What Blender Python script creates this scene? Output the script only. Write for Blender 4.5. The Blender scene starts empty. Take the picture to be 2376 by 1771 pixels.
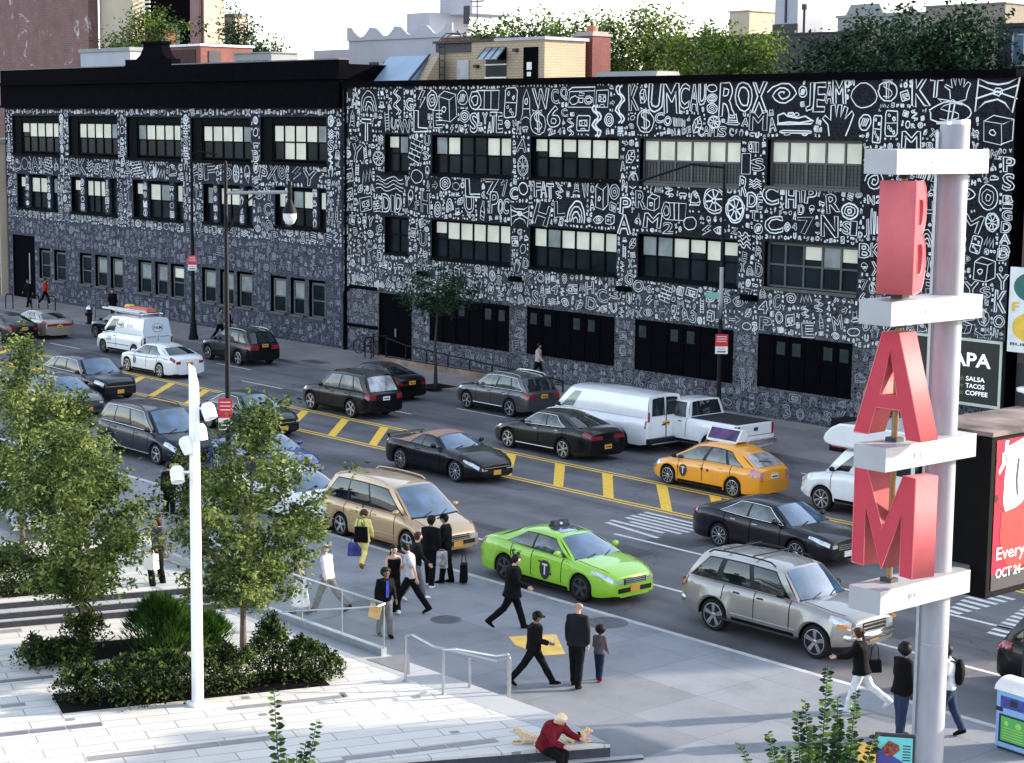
import bpy, bmesh, math, random
from math import sin, cos, tan, pi, radians, sqrt, atan2, hypot
from mathutils import Vector, Matrix, Euler
from mathutils import noise as mnoise
random.seed(7)
scene = bpy.context.scene
COL = scene.collection

# ---------------------------------------------------------------- camera, world, sun, exposure
CAM_H = 11.3
F_PX, PX_W, PX_H = 4347.0, 2376.0, 1771.0
c_r = Vector((0.65717519, 0.75366365, 0.01057688))
c_u = Vector((-0.10845325, 0.08066326, 0.99082356))
c_f = Vector((-0.74589454, 0.65229176, -0.13474717))
cam_d = bpy.data.cameras.new('camera'); cam = bpy.data.objects.new('camera', cam_d); COL.objects.link(cam)
cam_d.sensor_width = 36.0; cam_d.lens = 36.0 * F_PX / PX_W
cam_d.clip_start = 0.5; cam_d.clip_end = 6000
cam.matrix_world = Matrix(((c_r.x, c_u.x, -c_f.x, 0), (c_r.y, c_u.y, -c_f.y, 0), (c_r.z, c_u.z, -c_f.z, CAM_H), (0, 0, 0, 1)))
scene.camera = cam

SUN_AZ, SUN_EL = radians(62), radians(20)          # azimuth counter-clockwise from +X
world = bpy.data.worlds.new('World'); scene.world = world; world.use_nodes = True
wn = world.node_tree; bg = wn.nodes['Background']
sky = wn.nodes.new('ShaderNodeTexSky'); sky.sky_type = 'NISHITA'; sky.sun_disc = False
sky.sun_elevation = SUN_EL; sky.sun_rotation = pi / 2 - SUN_AZ
sky.air_density = 1.0; sky.dust_density = 1.0; sky.ozone_density = 1.0
hs = wn.nodes.new('ShaderNodeHueSaturation'); hs.inputs['Saturation'].default_value = 0.62; wn.links.new(sky.outputs[0], hs.inputs['Color']); wn.links.new(hs.outputs[0], bg.inputs[0]); bg.inputs[1].default_value = 0.15
sd = bpy.data.lights.new('sun', 'SUN'); sd.energy = 2.7; sd.angle = radians(1.0); sd.color = (1.0, 0.87, 0.70)
sun = bpy.data.objects.new('sun', sd); COL.objects.link(sun)
sun.rotation_euler = Vector((-cos(SUN_EL) * cos(SUN_AZ), -cos(SUN_EL) * sin(SUN_AZ), -sin(SUN_EL))).to_track_quat('-Z', 'Y').to_euler()
scene.view_settings.view_transform = 'Standard'; scene.view_settings.look = 'None'
scene.view_settings.exposure = 1.9; scene.view_settings.gamma = 1.0
scene.render.resolution_x = 1024; scene.render.resolution_y = 763
scene.render.engine = 'CYCLES'
scene.cycles.max_bounces = 6; scene.cycles.transparent_max_bounces = 12

def ray(px, py):
    return c_f + c_r * ((px - 1188.0) / F_PX) - c_u * ((py - 885.5) / F_PX)
def G(px, py, z=0.0):
    d = ray(px, py); t = (z - CAM_H) / d.z
    return (d.x * t, d.y * t)
def FY(px, py, Y=55.3):
    d = ray(px, py); t = Y / d.y
    return (d.x * t, CAM_H + d.z * t)

# ---------------------------------------------------------------- materials
MATS = {}
def mat(name, rgb, rough=0.55, metal=0.0, coat=0.0, var=0.12, scale=3.0, spec=0.5, bump=0.0, emit=0.0, detail=5.0, stretch=None):
    if name in MATS: return MATS[name]
    m = bpy.data.materials.new(name); m.use_nodes = True; nt = m.node_tree; b = nt.nodes['Principled BSDF']
    b.inputs['Roughness'].default_value = rough; b.inputs['Metallic'].default_value = metal
    b.inputs['Coat Weight'].default_value = coat; b.inputs['Coat Roughness'].default_value = 0.04
    b.inputs['Specular IOR Level'].default_value = spec
    tc = nt.nodes.new('ShaderNodeTexCoord'); nz = nt.nodes.new('ShaderNodeTexNoise')
    nz.inputs['Scale'].default_value = scale; nz.inputs['Detail'].default_value = detail
    if stretch:
        mp = nt.nodes.new('ShaderNodeMapping'); mp.inputs['Scale'].default_value = stretch
        nt.links.new(tc.outputs['Object'], mp.inputs[0]); nt.links.new(mp.outputs[0], nz.inputs['Vector'])
    else: nt.links.new(tc.outputs['Object'], nz.inputs['Vector'])
    r = nt.nodes.new('ShaderNodeValToRGB'); r.color_ramp.elements[0].position = 0.3; r.color_ramp.elements[1].position = 0.7
    r.color_ramp.elements[0].color = tuple(c * (1 - var) for c in rgb) + (1,); r.color_ramp.elements[1].color = tuple(min(1, c * (1 + var)) for c in rgb) + (1,)
    nt.links.new(nz.outputs['Fac'], r.inputs[0]); nt.links.new(r.outputs[0], b.inputs['Base Color'])
    if bump:
        bp = nt.nodes.new('ShaderNodeBump'); bp.inputs['Strength'].default_value = bump; bp.inputs['Distance'].default_value = 0.02
        nt.links.new(nz.outputs['Fac'], bp.inputs['Height']); nt.links.new(bp.outputs[0], b.inputs['Normal'])
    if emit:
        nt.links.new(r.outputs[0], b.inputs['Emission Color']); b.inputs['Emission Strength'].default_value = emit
    MATS[name] = m; return m
def N(nt, t, **kw):
    n = nt.nodes.new(t)
    for k, v in kw.items():
        if k.startswith('i_'): n.inputs[int(k[2:])].default_value = v
        else: setattr(n, k, v)
    return n
def ramp(nt, src, stops, interp='LINEAR'):
    r = nt.nodes.new('ShaderNodeValToRGB'); cr = r.color_ramp; cr.interpolation = interp
    while len(cr.elements) < len(stops): cr.elements.new(0.5)
    for e, (p, c) in zip(cr.elements, stops):
        e.position = p; e.color = (c[0], c[1], c[2], 1) if hasattr(c, '__len__') else (c, c, c, 1)
    if src is not None: nt.links.new(src, r.inputs[0])
    return r
def brick_mat(name, c1, c2, mortar, scale=1.0, bw=0.22, bh=0.075, ms=0.012, rough=0.85, axis='XZ', blotch=0.35, extra=None):
    if name in MATS: return MATS[name]
    m = bpy.data.materials.new(name); m.use_nodes = True; nt = m.node_tree; b = nt.nodes['Principled BSDF']; b.inputs['Roughness'].default_value = rough
    g = nt.nodes.new('ShaderNodeNewGeometry'); s = nt.nodes.new('ShaderNodeSeparateXYZ'); nt.links.new(g.outputs['Position'], s.inputs[0])
    ad = N(nt, 'ShaderNodeMath', operation='ADD'); nt.links.new(s.outputs[0], ad.inputs[0]); nt.links.new(s.outputs[1], ad.inputs[1])
    c = nt.nodes.new('ShaderNodeCombineXYZ')
    nt.links.new((ad.outputs[0]), c.inputs[0]); nt.links.new(s.outputs[2], c.inputs[1])
    br = nt.nodes.new('ShaderNodeTexBrick'); br.inputs['Color1'].default_value = c1 + (1,); br.inputs['Color2'].default_value = c2 + (1,); br.inputs['Mortar'].default_value = mortar + (1,)
    br.inputs['Scale'].default_value = scale; br.inputs['Brick Width'].default_value = bw; br.inputs['Row Height'].default_value = bh; br.inputs['Mortar Size'].default_value = ms
    nt.links.new(c.outputs[0], br.inputs['Vector'])
    nz = nt.nodes.new('ShaderNodeTexNoise'); nz.inputs['Scale'].default_value = 0.6; nz.inputs['Detail'].default_value = 6; nt.links.new(g.outputs['Position'], nz.inputs['Vector'])
    r = ramp(nt, nz.outputs['Fac'], [(0.3, 1 - blotch), (0.7, 1.0)])
    mx = nt.nodes.new('ShaderNodeMix'); mx.data_type = 'RGBA'; mx.blend_type = 'MULTIPLY'; mx.inputs['Factor'].default_value = 1
    nt.links.new(br.outputs['Color'], mx.inputs['A']); nt.links.new(r.outputs[0], mx.inputs['B'])
    out = mx.outputs['Result']
    if extra: out = extra(nt, g, out)
    nt.links.new(out, b.inputs['Base Color'])
    bp = nt.nodes.new('ShaderNodeBump'); bp.inputs['Strength'].default_value = 0.4; bp.inputs['Distance'].default_value = 0.01
    nt.links.new(br.outputs['Fac'], bp.inputs['Height']); bp.invert = True; nt.links.new(bp.outputs[0], b.inputs['Normal'])
    MATS[name] = m; return m
def leaf_mat(name, cA, cB, cC, scale=1.2, trans=0.35):
    if name in MATS: return MATS[name]
    m = bpy.data.materials.new(name); m.use_nodes = True; nt = m.node_tree; b = nt.nodes['Principled BSDF']; b.inputs['Roughness'].default_value = 0.6; b.inputs['Specular IOR Level'].default_value = 0.2
    g = nt.nodes.new('ShaderNodeNewGeometry'); nz = nt.nodes.new('ShaderNodeTexNoise'); nz.inputs['Scale'].default_value = scale; nt.links.new(g.outputs['Position'], nz.inputs['Vector'])
    rnd = N(nt, 'ShaderNodeMath', operation='MULTIPLY_ADD'); rnd.inputs[1].default_value = 0.35; nt.links.new(g.outputs['Random Per Island'], rnd.inputs[0]); 
    sb = N(nt, 'ShaderNodeMath', operation='SUBTRACT'); sb.inputs[1].default_value = 0.17; nt.links.new(nz.outputs['Fac'], sb.inputs[0]); nt.links.new(sb.outputs[0], rnd.inputs[2])
    r = ramp(nt, rnd.outputs[0], [(0.3, cA), (0.52, cB), (0.72, cC)]); nt.links.new(r.outputs[0], b.inputs['Base Color'])
    tr = nt.nodes.new('ShaderNodeBsdfTranslucent'); nt.links.new(r.outputs[0], tr.inputs[0])
    mx = nt.nodes.new('ShaderNodeMixShader'); mx.inputs[0].default_value = trans
    nt.links.new(b.outputs[0], mx.inputs[1]); nt.links.new(tr.outputs[0], mx.inputs[2]); nt.links.new(mx.outputs[0], nt.nodes['Material Output'].inputs[0])
    MATS[name] = m; return m
def sheet_glass(name, tint, gloss=0.08, rough=0.0):
    if name in MATS: return MATS[name]
    m = bpy.data.materials.new(name); m.use_nodes = True; nt = m.node_tree; nt.nodes.remove(nt.nodes['Principled BSDF'])
    t = nt.nodes.new('ShaderNodeBsdfTransparent'); t.inputs[0].default_value = tint + (1,)
    g = nt.nodes.new('ShaderNodeBsdfGlossy'); g.inputs['Roughness'].default_value = rough; g.inputs[0].default_value = (0.9, 0.95, 1, 1)
    fr = nt.nodes.new('ShaderNodeFresnel'); fr.inputs[0].default_value = 1.5
    ad = N(nt, 'ShaderNodeMath', operation='ADD'); ad.inputs[1].default_value = gloss; nt.links.new(fr.outputs[0], ad.inputs[0]); ad.use_clamp = True
    mx = nt.nodes.new('ShaderNodeMixShader'); nt.links.new(ad.outputs[0], mx.inputs[0]); nt.links.new(t.outputs[0], mx.inputs[1]); nt.links.new(g.outputs[0], mx.inputs[2])
    nt.links.new(mx.outputs[0], nt.nodes['Material Output'].inputs[0]); MATS[name] = m; return m

# ---------------------------------------------------------------- mesh helpers
class MB:
    def __init__(s): s.v = []; s.f = []; s.m = []
    def add(s, vs, fs, mi=0, M=None):
        o = len(s.v)
        if M is not None: vs = [M @ Vector(v) for v in vs]
        s.v.extend([tuple(v) for v in vs]); s.f.extend([tuple(i + o for i in f) for f in fs]); s.m.extend([mi] * len(fs)); return s
    def box(s, x0, y0, z0, x1, y1, z1, mi=0, M=None, tx=0.0, ty=0.0):
        vs = [(x0, y0, z0), (x1, y0, z0), (x1, y1, z0), (x0, y1, z0), (x0 + tx, y0 + ty, z1), (x1 - tx, y0 + ty, z1), (x1 - tx, y1 - ty, z1), (x0 + tx, y1 - ty, z1)]
        return s.add(vs, [(3, 2, 1, 0), (4, 5, 6, 7), (0, 1, 5, 4), (1, 2, 6, 5), (2, 3, 7, 6), (3, 0, 4, 7)], mi, M)
    def quad(s, a, b, c, d, mi=0): return s.add([a, b, c, d], [(0, 1, 2, 3)], mi)
    def tube(s, pts, r, n=8, mi=0, caps=True, sx=1.0):
        pts = [Vector(p) for p in pts]; rs = r if hasattr(r, '__len__') else [r] * len(pts)
        o = len(s.v); up = Vector((0, 0, 1)); prev = None
        for i, p in enumerate(pts):
            t = (pts[min(i + 1, len(pts) - 1)] - pts[max(i - 1, 0)])
            if t.length < 1e-9: t = Vector((0, 0, 1))
            t.normalize()
            if prev is None:
                a = Vector((1, 0, 0)) if abs(t.x) < 0.9 else Vector((0, 1, 0)); a = (a - t * a.dot(t)).normalized()
            else: a = (prev - t * prev.dot(t)); a = a.normalized() if a.length > 1e-6 else Vector((1, 0, 0))
            prev = a; b = t.cross(a)
            for k in range(n):
                th = 2 * pi * k / n; s.v.append(tuple(p + (a * cos(th) * sx + b * sin(th)) * rs[i]))
        for i in range(len(pts) - 1):
            for k in range(n):
                k2 = (k + 1) % n; s.f.append((o + i * n + k, o + i * n + k2, o + (i + 1) * n + k2, o + (i + 1) * n + k)); s.m.append(mi)
        if caps:
            s.f.append(tuple(o + k for k in reversed(range(n)))); s.m.append(mi)
            e = o + (len(pts) - 1) * n; s.f.append(tuple(e + k for k in range(n))); s.m.append(mi)
        return s
    def lathe(s, prof, n=16, mi=0, M=None, caps=True):
        vs = []; fs = []
        for r, z in prof:
            for k in range(n): vs.append((r * cos(2 * pi * k / n), r * sin(2 * pi * k / n), z))
        for i in range(len(prof) - 1):
            for k in range(n): k2 = (k + 1) % n; fs.append((i * n + k, i * n + k2, (i + 1) * n + k2, (i + 1) * n + k))
        if caps: fs.append(tuple(reversed(range(n)))); fs.append(tuple((len(prof) - 1) * n + k for k in range(n)))
        return s.add(vs, fs, mi, M)
    def prism(s, poly, z0, z1, mi=0, M=None, mi_side=None):
        n = len(poly); vs = [(x, y, z0) for x, y in poly] + [(x, y, z1) for x, y in poly]
        s.add(vs, [tuple(reversed(range(n))), tuple(range(n, 2 * n))], mi, M); o = len(s.v) - 2 * n
        for k in range(n):
            k2 = (k + 1) % n; s.f.append((o + k, o + k2, o + n + k2, o + n + k)); s.m.append(mi if mi_side is None else mi_side)
        return s
    def grid(s, P, nu, nv, mi=0, flip=False):
        vs = [P(i / nu, j / nv) for j in range(nv + 1) for i in range(nu + 1)]
        fs = []
        for j in range(nv):
            for i in range(nu):
                q = (j * (nu + 1) + i, j * (nu + 1) + i + 1, (j + 1) * (nu + 1) + i + 1, (j + 1) * (nu + 1) + i)
                fs.append(tuple(reversed(q)) if flip else q)
        return s.add(vs, fs, mi)
    def ell(s, c, r, mi=0, n=10, m=6, M=None):
        vs = []; fs = []
        for j in range(m + 1):
            ph = pi * j / m - pi / 2
            for k in range(n): th = 2 * pi * k / n; vs.append((c[0] + r[0] * cos(ph) * cos(th), c[1] + r[1] * cos(ph) * sin(th), c[2] + r[2] * sin(ph)))
        for j in range(m):
            for k in range(n): k2 = (k + 1) % n; fs.append((j * n + k, j * n + k2, (j + 1) * n + k2, (j + 1) * n + k))
        return s.add(vs, fs, mi, M)
    def build(s, name, mats, parent=None, smooth=None, bevel=0.0, weld=False, solid=0.0):
        me = bpy.data.meshes.new(name); me.from_pydata(s.v, [], s.f)
        if not isinstance(mats, (list, tuple)): mats = [mats]
        for m in mats: me.materials.append(m)
        me.polygons.foreach_set('material_index', s.m)
        if weld:
            bm = bmesh.new(); bm.from_mesh(me); bmesh.ops.remove_doubles(bm, verts=bm.verts, dist=0.0008); bmesh.ops.recalc_face_normals(bm, faces=bm.faces); bm.to_mesh(me); bm.free()
        if smooth is not None:
            me.polygons.foreach_set('use_smooth', [True] * len(me.polygons))
            if smooth < 180: me.set_sharp_from_angle(angle=radians(smooth))
        me.update(); o = bpy.data.objects.new(name, me); COL.objects.link(o)
        if parent is not None: o.parent = parent
        if bevel:
            md = o.modifiers.new('b', 'BEVEL'); md.width = bevel; md.segments = 2; md.limit_method = 'ANGLE'
        return o
def tag(o, label=None, cat=None, group=None, kind=None):
    if label: o['label'] = label
    if cat: o['category'] = cat
    if group: o['group'] = group
    if kind: o['kind'] = kind
    return o
def thing(name, label, cat, loc=(0, 0, 0), rz=0.0, group=None):
    o = bpy.data.objects.new(name, None); COL.objects.link(o); o.empty_display_size = 0.3
    o.location = loc; o.rotation_euler = (0, 0, rz); return tag(o, label, cat, group)
def copy_tree(o, parent=None):
    c = o.copy(); COL.objects.link(c); c.parent = parent
    for ch in [q for q in bpy.data.objects if q.parent == o]: copy_tree(ch, c)
    return c
def RZ(a, loc=(0, 0, 0)): return Matrix.Translation(loc) @ Matrix.Rotation(a, 4, 'Z')

# text outlines from the built-in font
_tc = {}
def text_mesh(ch, bold=0.0):
    k = (ch, bold)
    if k in _tc: return _tc[k]
    cu = bpy.data.curves.new('t', 'FONT'); cu.body = ch; cu.resolution_u = 3; cu.size = 1.0; cu.offset = bold
    ob = bpy.data.objects.new('t', cu); COL.objects.link(ob); dg = bpy.context.evaluated_depsgraph_get()
    me = ob.evaluated_get(dg).to_mesh(); vs = [(v.co.x, v.co.y) for v in me.vertices]; fs = [tuple(p.vertices) for p in me.polygons]
    cnt = {}
    for p in me.polygons:
        for e in p.edge_keys: cnt[e] = cnt.get(e, 0) + 1
    be = [e for e, c in cnt.items() if c == 1]
    ob.evaluated_get(dg).to_mesh_clear(); bpy.data.objects.remove(ob); bpy.data.curves.remove(cu)
    adj = {}
    for a, b in be: adj.setdefault(a, []).append(b); adj.setdefault(b, []).append(a)
    loops = []; seen = set()
    for st in adj:
        if st in seen: continue
        lp = [st]; seen.add(st); cur = st
        while True:
            nx = [q for q in adj[cur] if q not in seen]
            if not nx: break
            cur = nx[0]; seen.add(cur); lp.append(cur)
        if len(lp) > 2: loops.append([vs[i] for i in lp] + [vs[lp[0]]])
    xs = [v[0] for v in vs] or [0, 1]; ys = [v[1] for v in vs] or [0, 1]
    _tc[k] = (vs, fs, loops, (min(xs), min(ys), max(xs), max(ys))); return _tc[k]
def put_text(mb, body, P, w=None, h=1.0, mi=0, bold=0.0):
    """flat filled lettering; P maps (u,v) in metres to 3D; fitted to height h (and width w)"""
    vs, fs, lp, bb = text_mesh(body, bold); sy = h / max(1e-6, bb[3] - bb[1]); sx = sy if w is None else w / max(1e-6, bb[2] - bb[0])
    mb.add([P((x - bb[0]) * sx, (y - bb[1]) * sy) for x, y in vs], fs, mi)
    return (bb[2] - bb[0]) * sx
# ---------------------------------------------------------------- setting: ground, road, pavements, plaza
WALK = 0.12; PZ = 0.40; YF = 55.3
def asphalt(name, c, seed=0.0):
    m = bpy.data.materials.new(name); m.use_nodes = True; nt = m.node_tree; b = nt.nodes['Principled BSDF']; b.inputs['Roughness'].default_value = 0.75
    g = nt.nodes.new('ShaderNodeNewGeometry')
    n1 = N(nt, 'ShaderNodeTexNoise'); n1.inputs['Scale'].default_value = 60; nt.links.new(g.outputs['Position'], n1.inputs['Vector'])
    mp = N(nt, 'ShaderNodeMapping'); mp.inputs['Scale'].default_value = (0.06, 0.9, 1); mp.inputs['Location'].default_value = (seed, 0, 0); nt.links.new(g.outputs['Position'], mp.inputs[0])
    n2 = N(nt, 'ShaderNodeTexNoise'); n2.inputs['Scale'].default_value = 1.1; n2.inputs['Detail'].default_value = 6; nt.links.new(mp.outputs[0], n2.inputs['Vector'])
    n3 = N(nt, 'ShaderNodeTexNoise'); n3.inputs['Scale'].default_value = 0.5; n3.inputs['Detail'].default_value = 8; nt.links.new(g.outputs['Position'], n3.inputs['Vector'])
    r1 = ramp(nt, n1.outputs['Fac'], [(0.3, tuple(x * .8 for x in c)), (0.7, tuple(x * 1.2 for x in c))])
    r2 = ramp(nt, n2.outputs['Fac'], [(0.3, 0.6), (0.7, 1.3)]); r3 = ramp(nt, n3.outputs['Fac'], [(0.3, 0.6), (0.45, 0.92), (0.62, 1.12)])
    # cracks
    vo = N(nt, 'ShaderNodeTexVoronoi', feature='DISTANCE_TO_EDGE'); vo.inputs['Scale'].default_value = 0.14
    wp = N(nt, 'ShaderNodeVectorMath', operation='MULTIPLY_ADD'); wp.inputs[1].default_value = (2.2, 2.2, 2.2); nt.links.new(n3.outputs['Color'], wp.inputs[0]); nt.links.new(g.outputs['Position'], wp.inputs[2]); nt.links.new(wp.outputs[0], vo.inputs['Vector'])
    r4 = ramp(nt, vo.outputs['Distance'], [(0.0, 0.55), (0.004, 1.0)])
    cur = r1.outputs[0]
    for r in (r2, r3, r4):
        mx = N(nt, 'ShaderNodeMix', data_type='RGBA', blend_type='MULTIPLY'); mx.inputs['Factor'].default_value = 1; nt.links.new(cur, mx.inputs['A']); nt.links.new(r.outputs[0], mx.inputs['B']); cur = mx.outputs['Result']
    nt.links.new(cur, b.inputs['Base Color'])
    bp = N(nt, 'ShaderNodeBump'); bp.inputs['Strength'].default_value = 0.25; bp.inputs['Distance'].default_value = 0.01; nt.links.new(n1.outputs['Fac'], bp.inputs['Height']); nt.links.new(bp.outputs[0], b.inputs['Normal'])
    return m
def concrete(name, c, slab=1.5, var=0.15, joint=0.7, ang=0.0, rough=0.7, sy=None):
    m = bpy.data.materials.new(name); m.use_nodes = True; nt = m.node_tree; b = nt.nodes['Principled BSDF']; b.inputs['Roughness'].default_value = rough
    g = nt.nodes.new('ShaderNodeNewGeometry'); mp = N(nt, 'ShaderNodeMapping', vector_type='POINT'); mp.inputs['Rotation'].default_value = (0, 0, -ang); nt.links.new(g.outputs['Position'], mp.inputs[0])
    br = N(nt, 'ShaderNodeTexBrick'); br.offset = 0.0 if sy is None else 0.5; br.inputs['Scale'].default_value = 1; br.inputs['Brick Width'].default_value = slab; br.inputs['Row Height'].default_value = sy or slab; br.inputs['Mortar Size'].default_value = 0.012; br.inputs['Bias'].default_value = 0.0
    k = 1 + var * .5
    br.inputs['Color1'].default_value = tuple(min(1, x * k) for x in c) + (1,); br.inputs['Color2'].default_value = tuple(x * (1 - var * .5) for x in c) + (1,); br.inputs['Mortar'].default_value = tuple(x * joint for x in c) + (1,)
    nt.links.new(mp.outputs[0], br.inputs['Vector'])
    n = N(nt, 'ShaderNodeTexNoise'); n.inputs['Scale'].default_value = 0.55; n.inputs['Detail'].default_value = 9; n.inputs['Roughness'].default_value = 0.65; nt.links.new(g.outputs['Position'], n.inputs['Vector'])
    r = ramp(nt, n.outputs['Fac'], [(0.32, 1 - var), (0.5, 1.0), (0.68, 1 + var * 0.4)])
    n2 = N(nt, 'ShaderNodeTexNoise'); n2.inputs['Scale'].default_value = 45; nt.links.new(g.outputs['Position'], n2.inputs['Vector']); r2 = ramp(nt, n2.outputs['Fac'], [(0.3, 0.92), (0.7, 1.05)])
    vo = N(nt, 'ShaderNodeTexVoronoi'); vo.inputs['Scale'].default_value = 2.2; nt.links.new(g.outputs['Position'], vo.inputs['Vector']); r3 = ramp(nt, vo.outputs['Distance'], [(0.03, 1 - var * 1.6), (0.05, 1.0)])
    cur = br.outputs['Color']
    for q in (r, r2, r3):
        mx = N(nt, 'ShaderNodeMix', data_type='RGBA', blend_type='MULTIPLY'); mx.inputs['Factor'].default_value = 1; nt.links.new(cur, mx.inputs['A']); nt.links.new(q.outputs[0], mx.inputs['B']); cur = mx.outputs['Result']
    nt.links.new(cur, b.inputs['Base Color']); return m
A_ROAD = asphalt('road_asphalt', (0.128, 0.124, 0.136)); A_GND = asphalt('ground_asphalt', (0.11, 0.11, 0.11), 9)
C_WALK = concrete('walk_concrete', (0.195, 0.208, 0.232), 1.9, 0.27, 0.72); C_FAR = concrete('far_walk_concrete', (0.25, 0.225, 0.22), 1.5, 0.22, 0.75)
PA = radians(71.0); uu = Vector((cos(PA), sin(PA), 0)); vv = Vector((sin(PA), -cos(PA), 0))
C_PLAZA = concrete('plaza_stone', (0.53, 0.515, 0.49), 1.25, 0.10, 0.42, PA, 0.6, 0.42); C_COPE = concrete('coping_stone', (0.34, 0.35, 0.37), 1.8, 0.08, 0.7)
C_DARK = mat('dark_granite', (0.028, 0.03, 0.042), 0.5, var=0.3, scale=8); C_GREY = mat('grey_granite', (0.22, 0.215, 0.22), 0.6, var=0.12, scale=6)
C_KERB = mat('kerb_stone', (0.42, 0.42, 0.42), 0.7, var=0.2, scale=4)
W_PAINT = mat('road_white_paint', (0.62, 0.62, 0.60), 0.7, var=0.25, scale=9); Y_PAINT = mat('road_yellow_paint', (0.92, 0.54, 0.055), 0.7, var=0.18, scale=8)

def slab(name, poly, z0, z1, m, kind='structure'):
    b = MB(); b.prism(poly, z0, z1); o = b.build(name, m); o['kind'] = kind; return o
b = MB(); b.add([(-3000, -600, -0.03), (1500, -600, -0.03), (1500, 4000, -0.03), (-3000, 4000, -0.03)], [(0, 1, 2, 3)]); tag(b.build('ground', A_GND), kind='structure')
b = MB(); b.add([(-320, 20, 0), (160, 20, 0), (160, 60, 0), (-320, 60, 0)], [(0, 1, 2, 3)]); tag(b.build('road', A_ROAD), kind='structure')
NC = 29.65
slab('near_pavement', [(-200, -40), (30, -40), (30, NC - 0.16), (-200, NC - 0.16)], -0.02, WALK, C_WALK)
farc = [(-320, 51.6), (-105, 51.0), (-56, 50.1), (-40, 49.1), (-30, 48.4), (-24, 48.1)]
slab('far_pavement', [(p[0], p[1] + 0.15) for p in farc] + [(-24, 57), (-320, 57)], -0.02, WALK, C_FAR)
slab('near_kerb', [(-200, NC - 0.16), (30, NC - 0.16), (30, NC), (-200, NC)], -0.01, WALK + 0.004, C_KERB)
slab('far_kerb', farc + [(p[0], p[1] + 0.15) for p in reversed(farc)], -0.01, WALK + 0.004, mat('far_kerb_stone', (0.16, 0.16, 0.17), 0.8))
# road markings
yb = MB()
def strip(b, p, q, w, z=0.004, mi=0):
    p = Vector((p[0], p[1], 0)); q = Vector((q[0], q[1], 0)); d = (q - p).normalized(); n = Vector((-d.y, d.x, 0)) * w / 2; Z = Vector((0, 0, z))
    b.quad(p - n + Z, q - n + Z, q + n + Z, p + n + Z, mi)
for y in (39.38, 39.62): strip(yb, (-250, y), (-20, y), 0.11)
for y in (42.40, 42.64): strip(yb, (-250, y), (-20, y), 0.11)
for k in range(22):
    xb = -40.85 - 2.42 * k if k < 4 else -40.85 - 2.42 * 4 - 2.62 * (k - 4)
    sl = 2.9 if k > 1 else 2.8
    xa = {0: -38.3, 1: -40.8, 2: -43.1, 3: -45.6, 4: -52.9, 5: -55.4, 6: -58.2, 7: -65.4, 8: -68.2}
    x0 = [-36.0, -38.3, -40.8, -43.1, -45.6, -48.3, -50.6, -52.9, -55.4, -58.1, -60.6, -63.0, -65.45, -68.25, -70.8, -73.4, -76.0, -78.7, -81.2, -83.8, -86.5, -89.2][k]
    yb.quad((x0 - 0.22, 39.68, 0.004), (x0 + 0.24, 39.68, 0.004), (x0 - 2.55, 42.34, 0.004), (x0 - 3.05, 42.34, 0.004))
tag(yb.build('yellow_road_markings', Y_PAINT), kind='structure')
wb = MB()
strip(wb, (-36.9, 36.15), (10, 36.35), 0.13); strip(wb, (-46, 32.7), (10, 33.1), 0.12)
for x in range(-120, -20, 1):
    if x % 9 == 0: strip(wb, (x + 2.1, 45.2), (x + 5.3, 45.2), 0.11)
    if x % 9 == 4: strip(wb, (x + 1.2, 47.6), (x + 4.2, 47.6), 0.10)
for (x0, x1, y) in ((-38.5, -35.9, 38.95), (-38.4, -35.75, 38.62), (-38.4, -35.7, 38.3), (-38.3, -35.7, 37.98), (-37.8, -35.7, 37.66), (-38.3, -36.1, 37.36)): strip(wb, (x0, y), (x1, y - 0.05), 0.16)
strip(wb, (-38.15, 37.05), (-35.75, 36.72), 0.16)
for k in range(7): strip(wb, (-26.6 + 0.12 * k, 37.75 - 0.36 * k + 0.9), (-25.45, 37.7 - 0.36 * k + 0.9), 0.17)
for k in range(12): strip(wb, (-25.2 + 0.1 * k, 39.2 + 0.0 * k - 0.33 * k), (-24.2 + 0.1 * k, 39.2 - 0.33 * k), 0.17)
tag(wb.build('white_road_markings', W_PAINT), kind='structure')
b = MB(); RP = random.Random(4)
for (px_, py_, w_, l_, r_) in ((640, 905, 1.1, 3.2, 0), (1130, 1110, 1.3, 4.5, .05), (1420, 1270, .9, 2.6, 0), (1180, 1235, .5, 6.5, .02), (1560, 1260, 1.4, 1.6, .1), (905, 1010, .7, 3.0, 0), (1990, 1440, 1.2, 3.4, 0), (620, 1090, .6, 5.0, -.02), (1340, 1010, .8, 2.0, 0)):
    X_, Y_ = G(px_, py_); pts_ = [(-l_ / 2, -w_ / 2), (l_ / 2, -w_ / 2), (l_ / 2, w_ / 2), (-l_ / 2, w_ / 2)]
    b.add([(X_ + a_ * cos(r_) - c_ * sin(r_) + RP.uniform(-.05, .05), Y_ + a_ * sin(r_) + c_ * cos(r_) + RP.uniform(-.05, .05), .002) for a_, c_ in pts_], [(0, 1, 2, 3)])
tag(b.build('road_patches', asphalt('patch_asphalt', (0.085, 0.083, 0.092), 5)), kind='structure')
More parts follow.
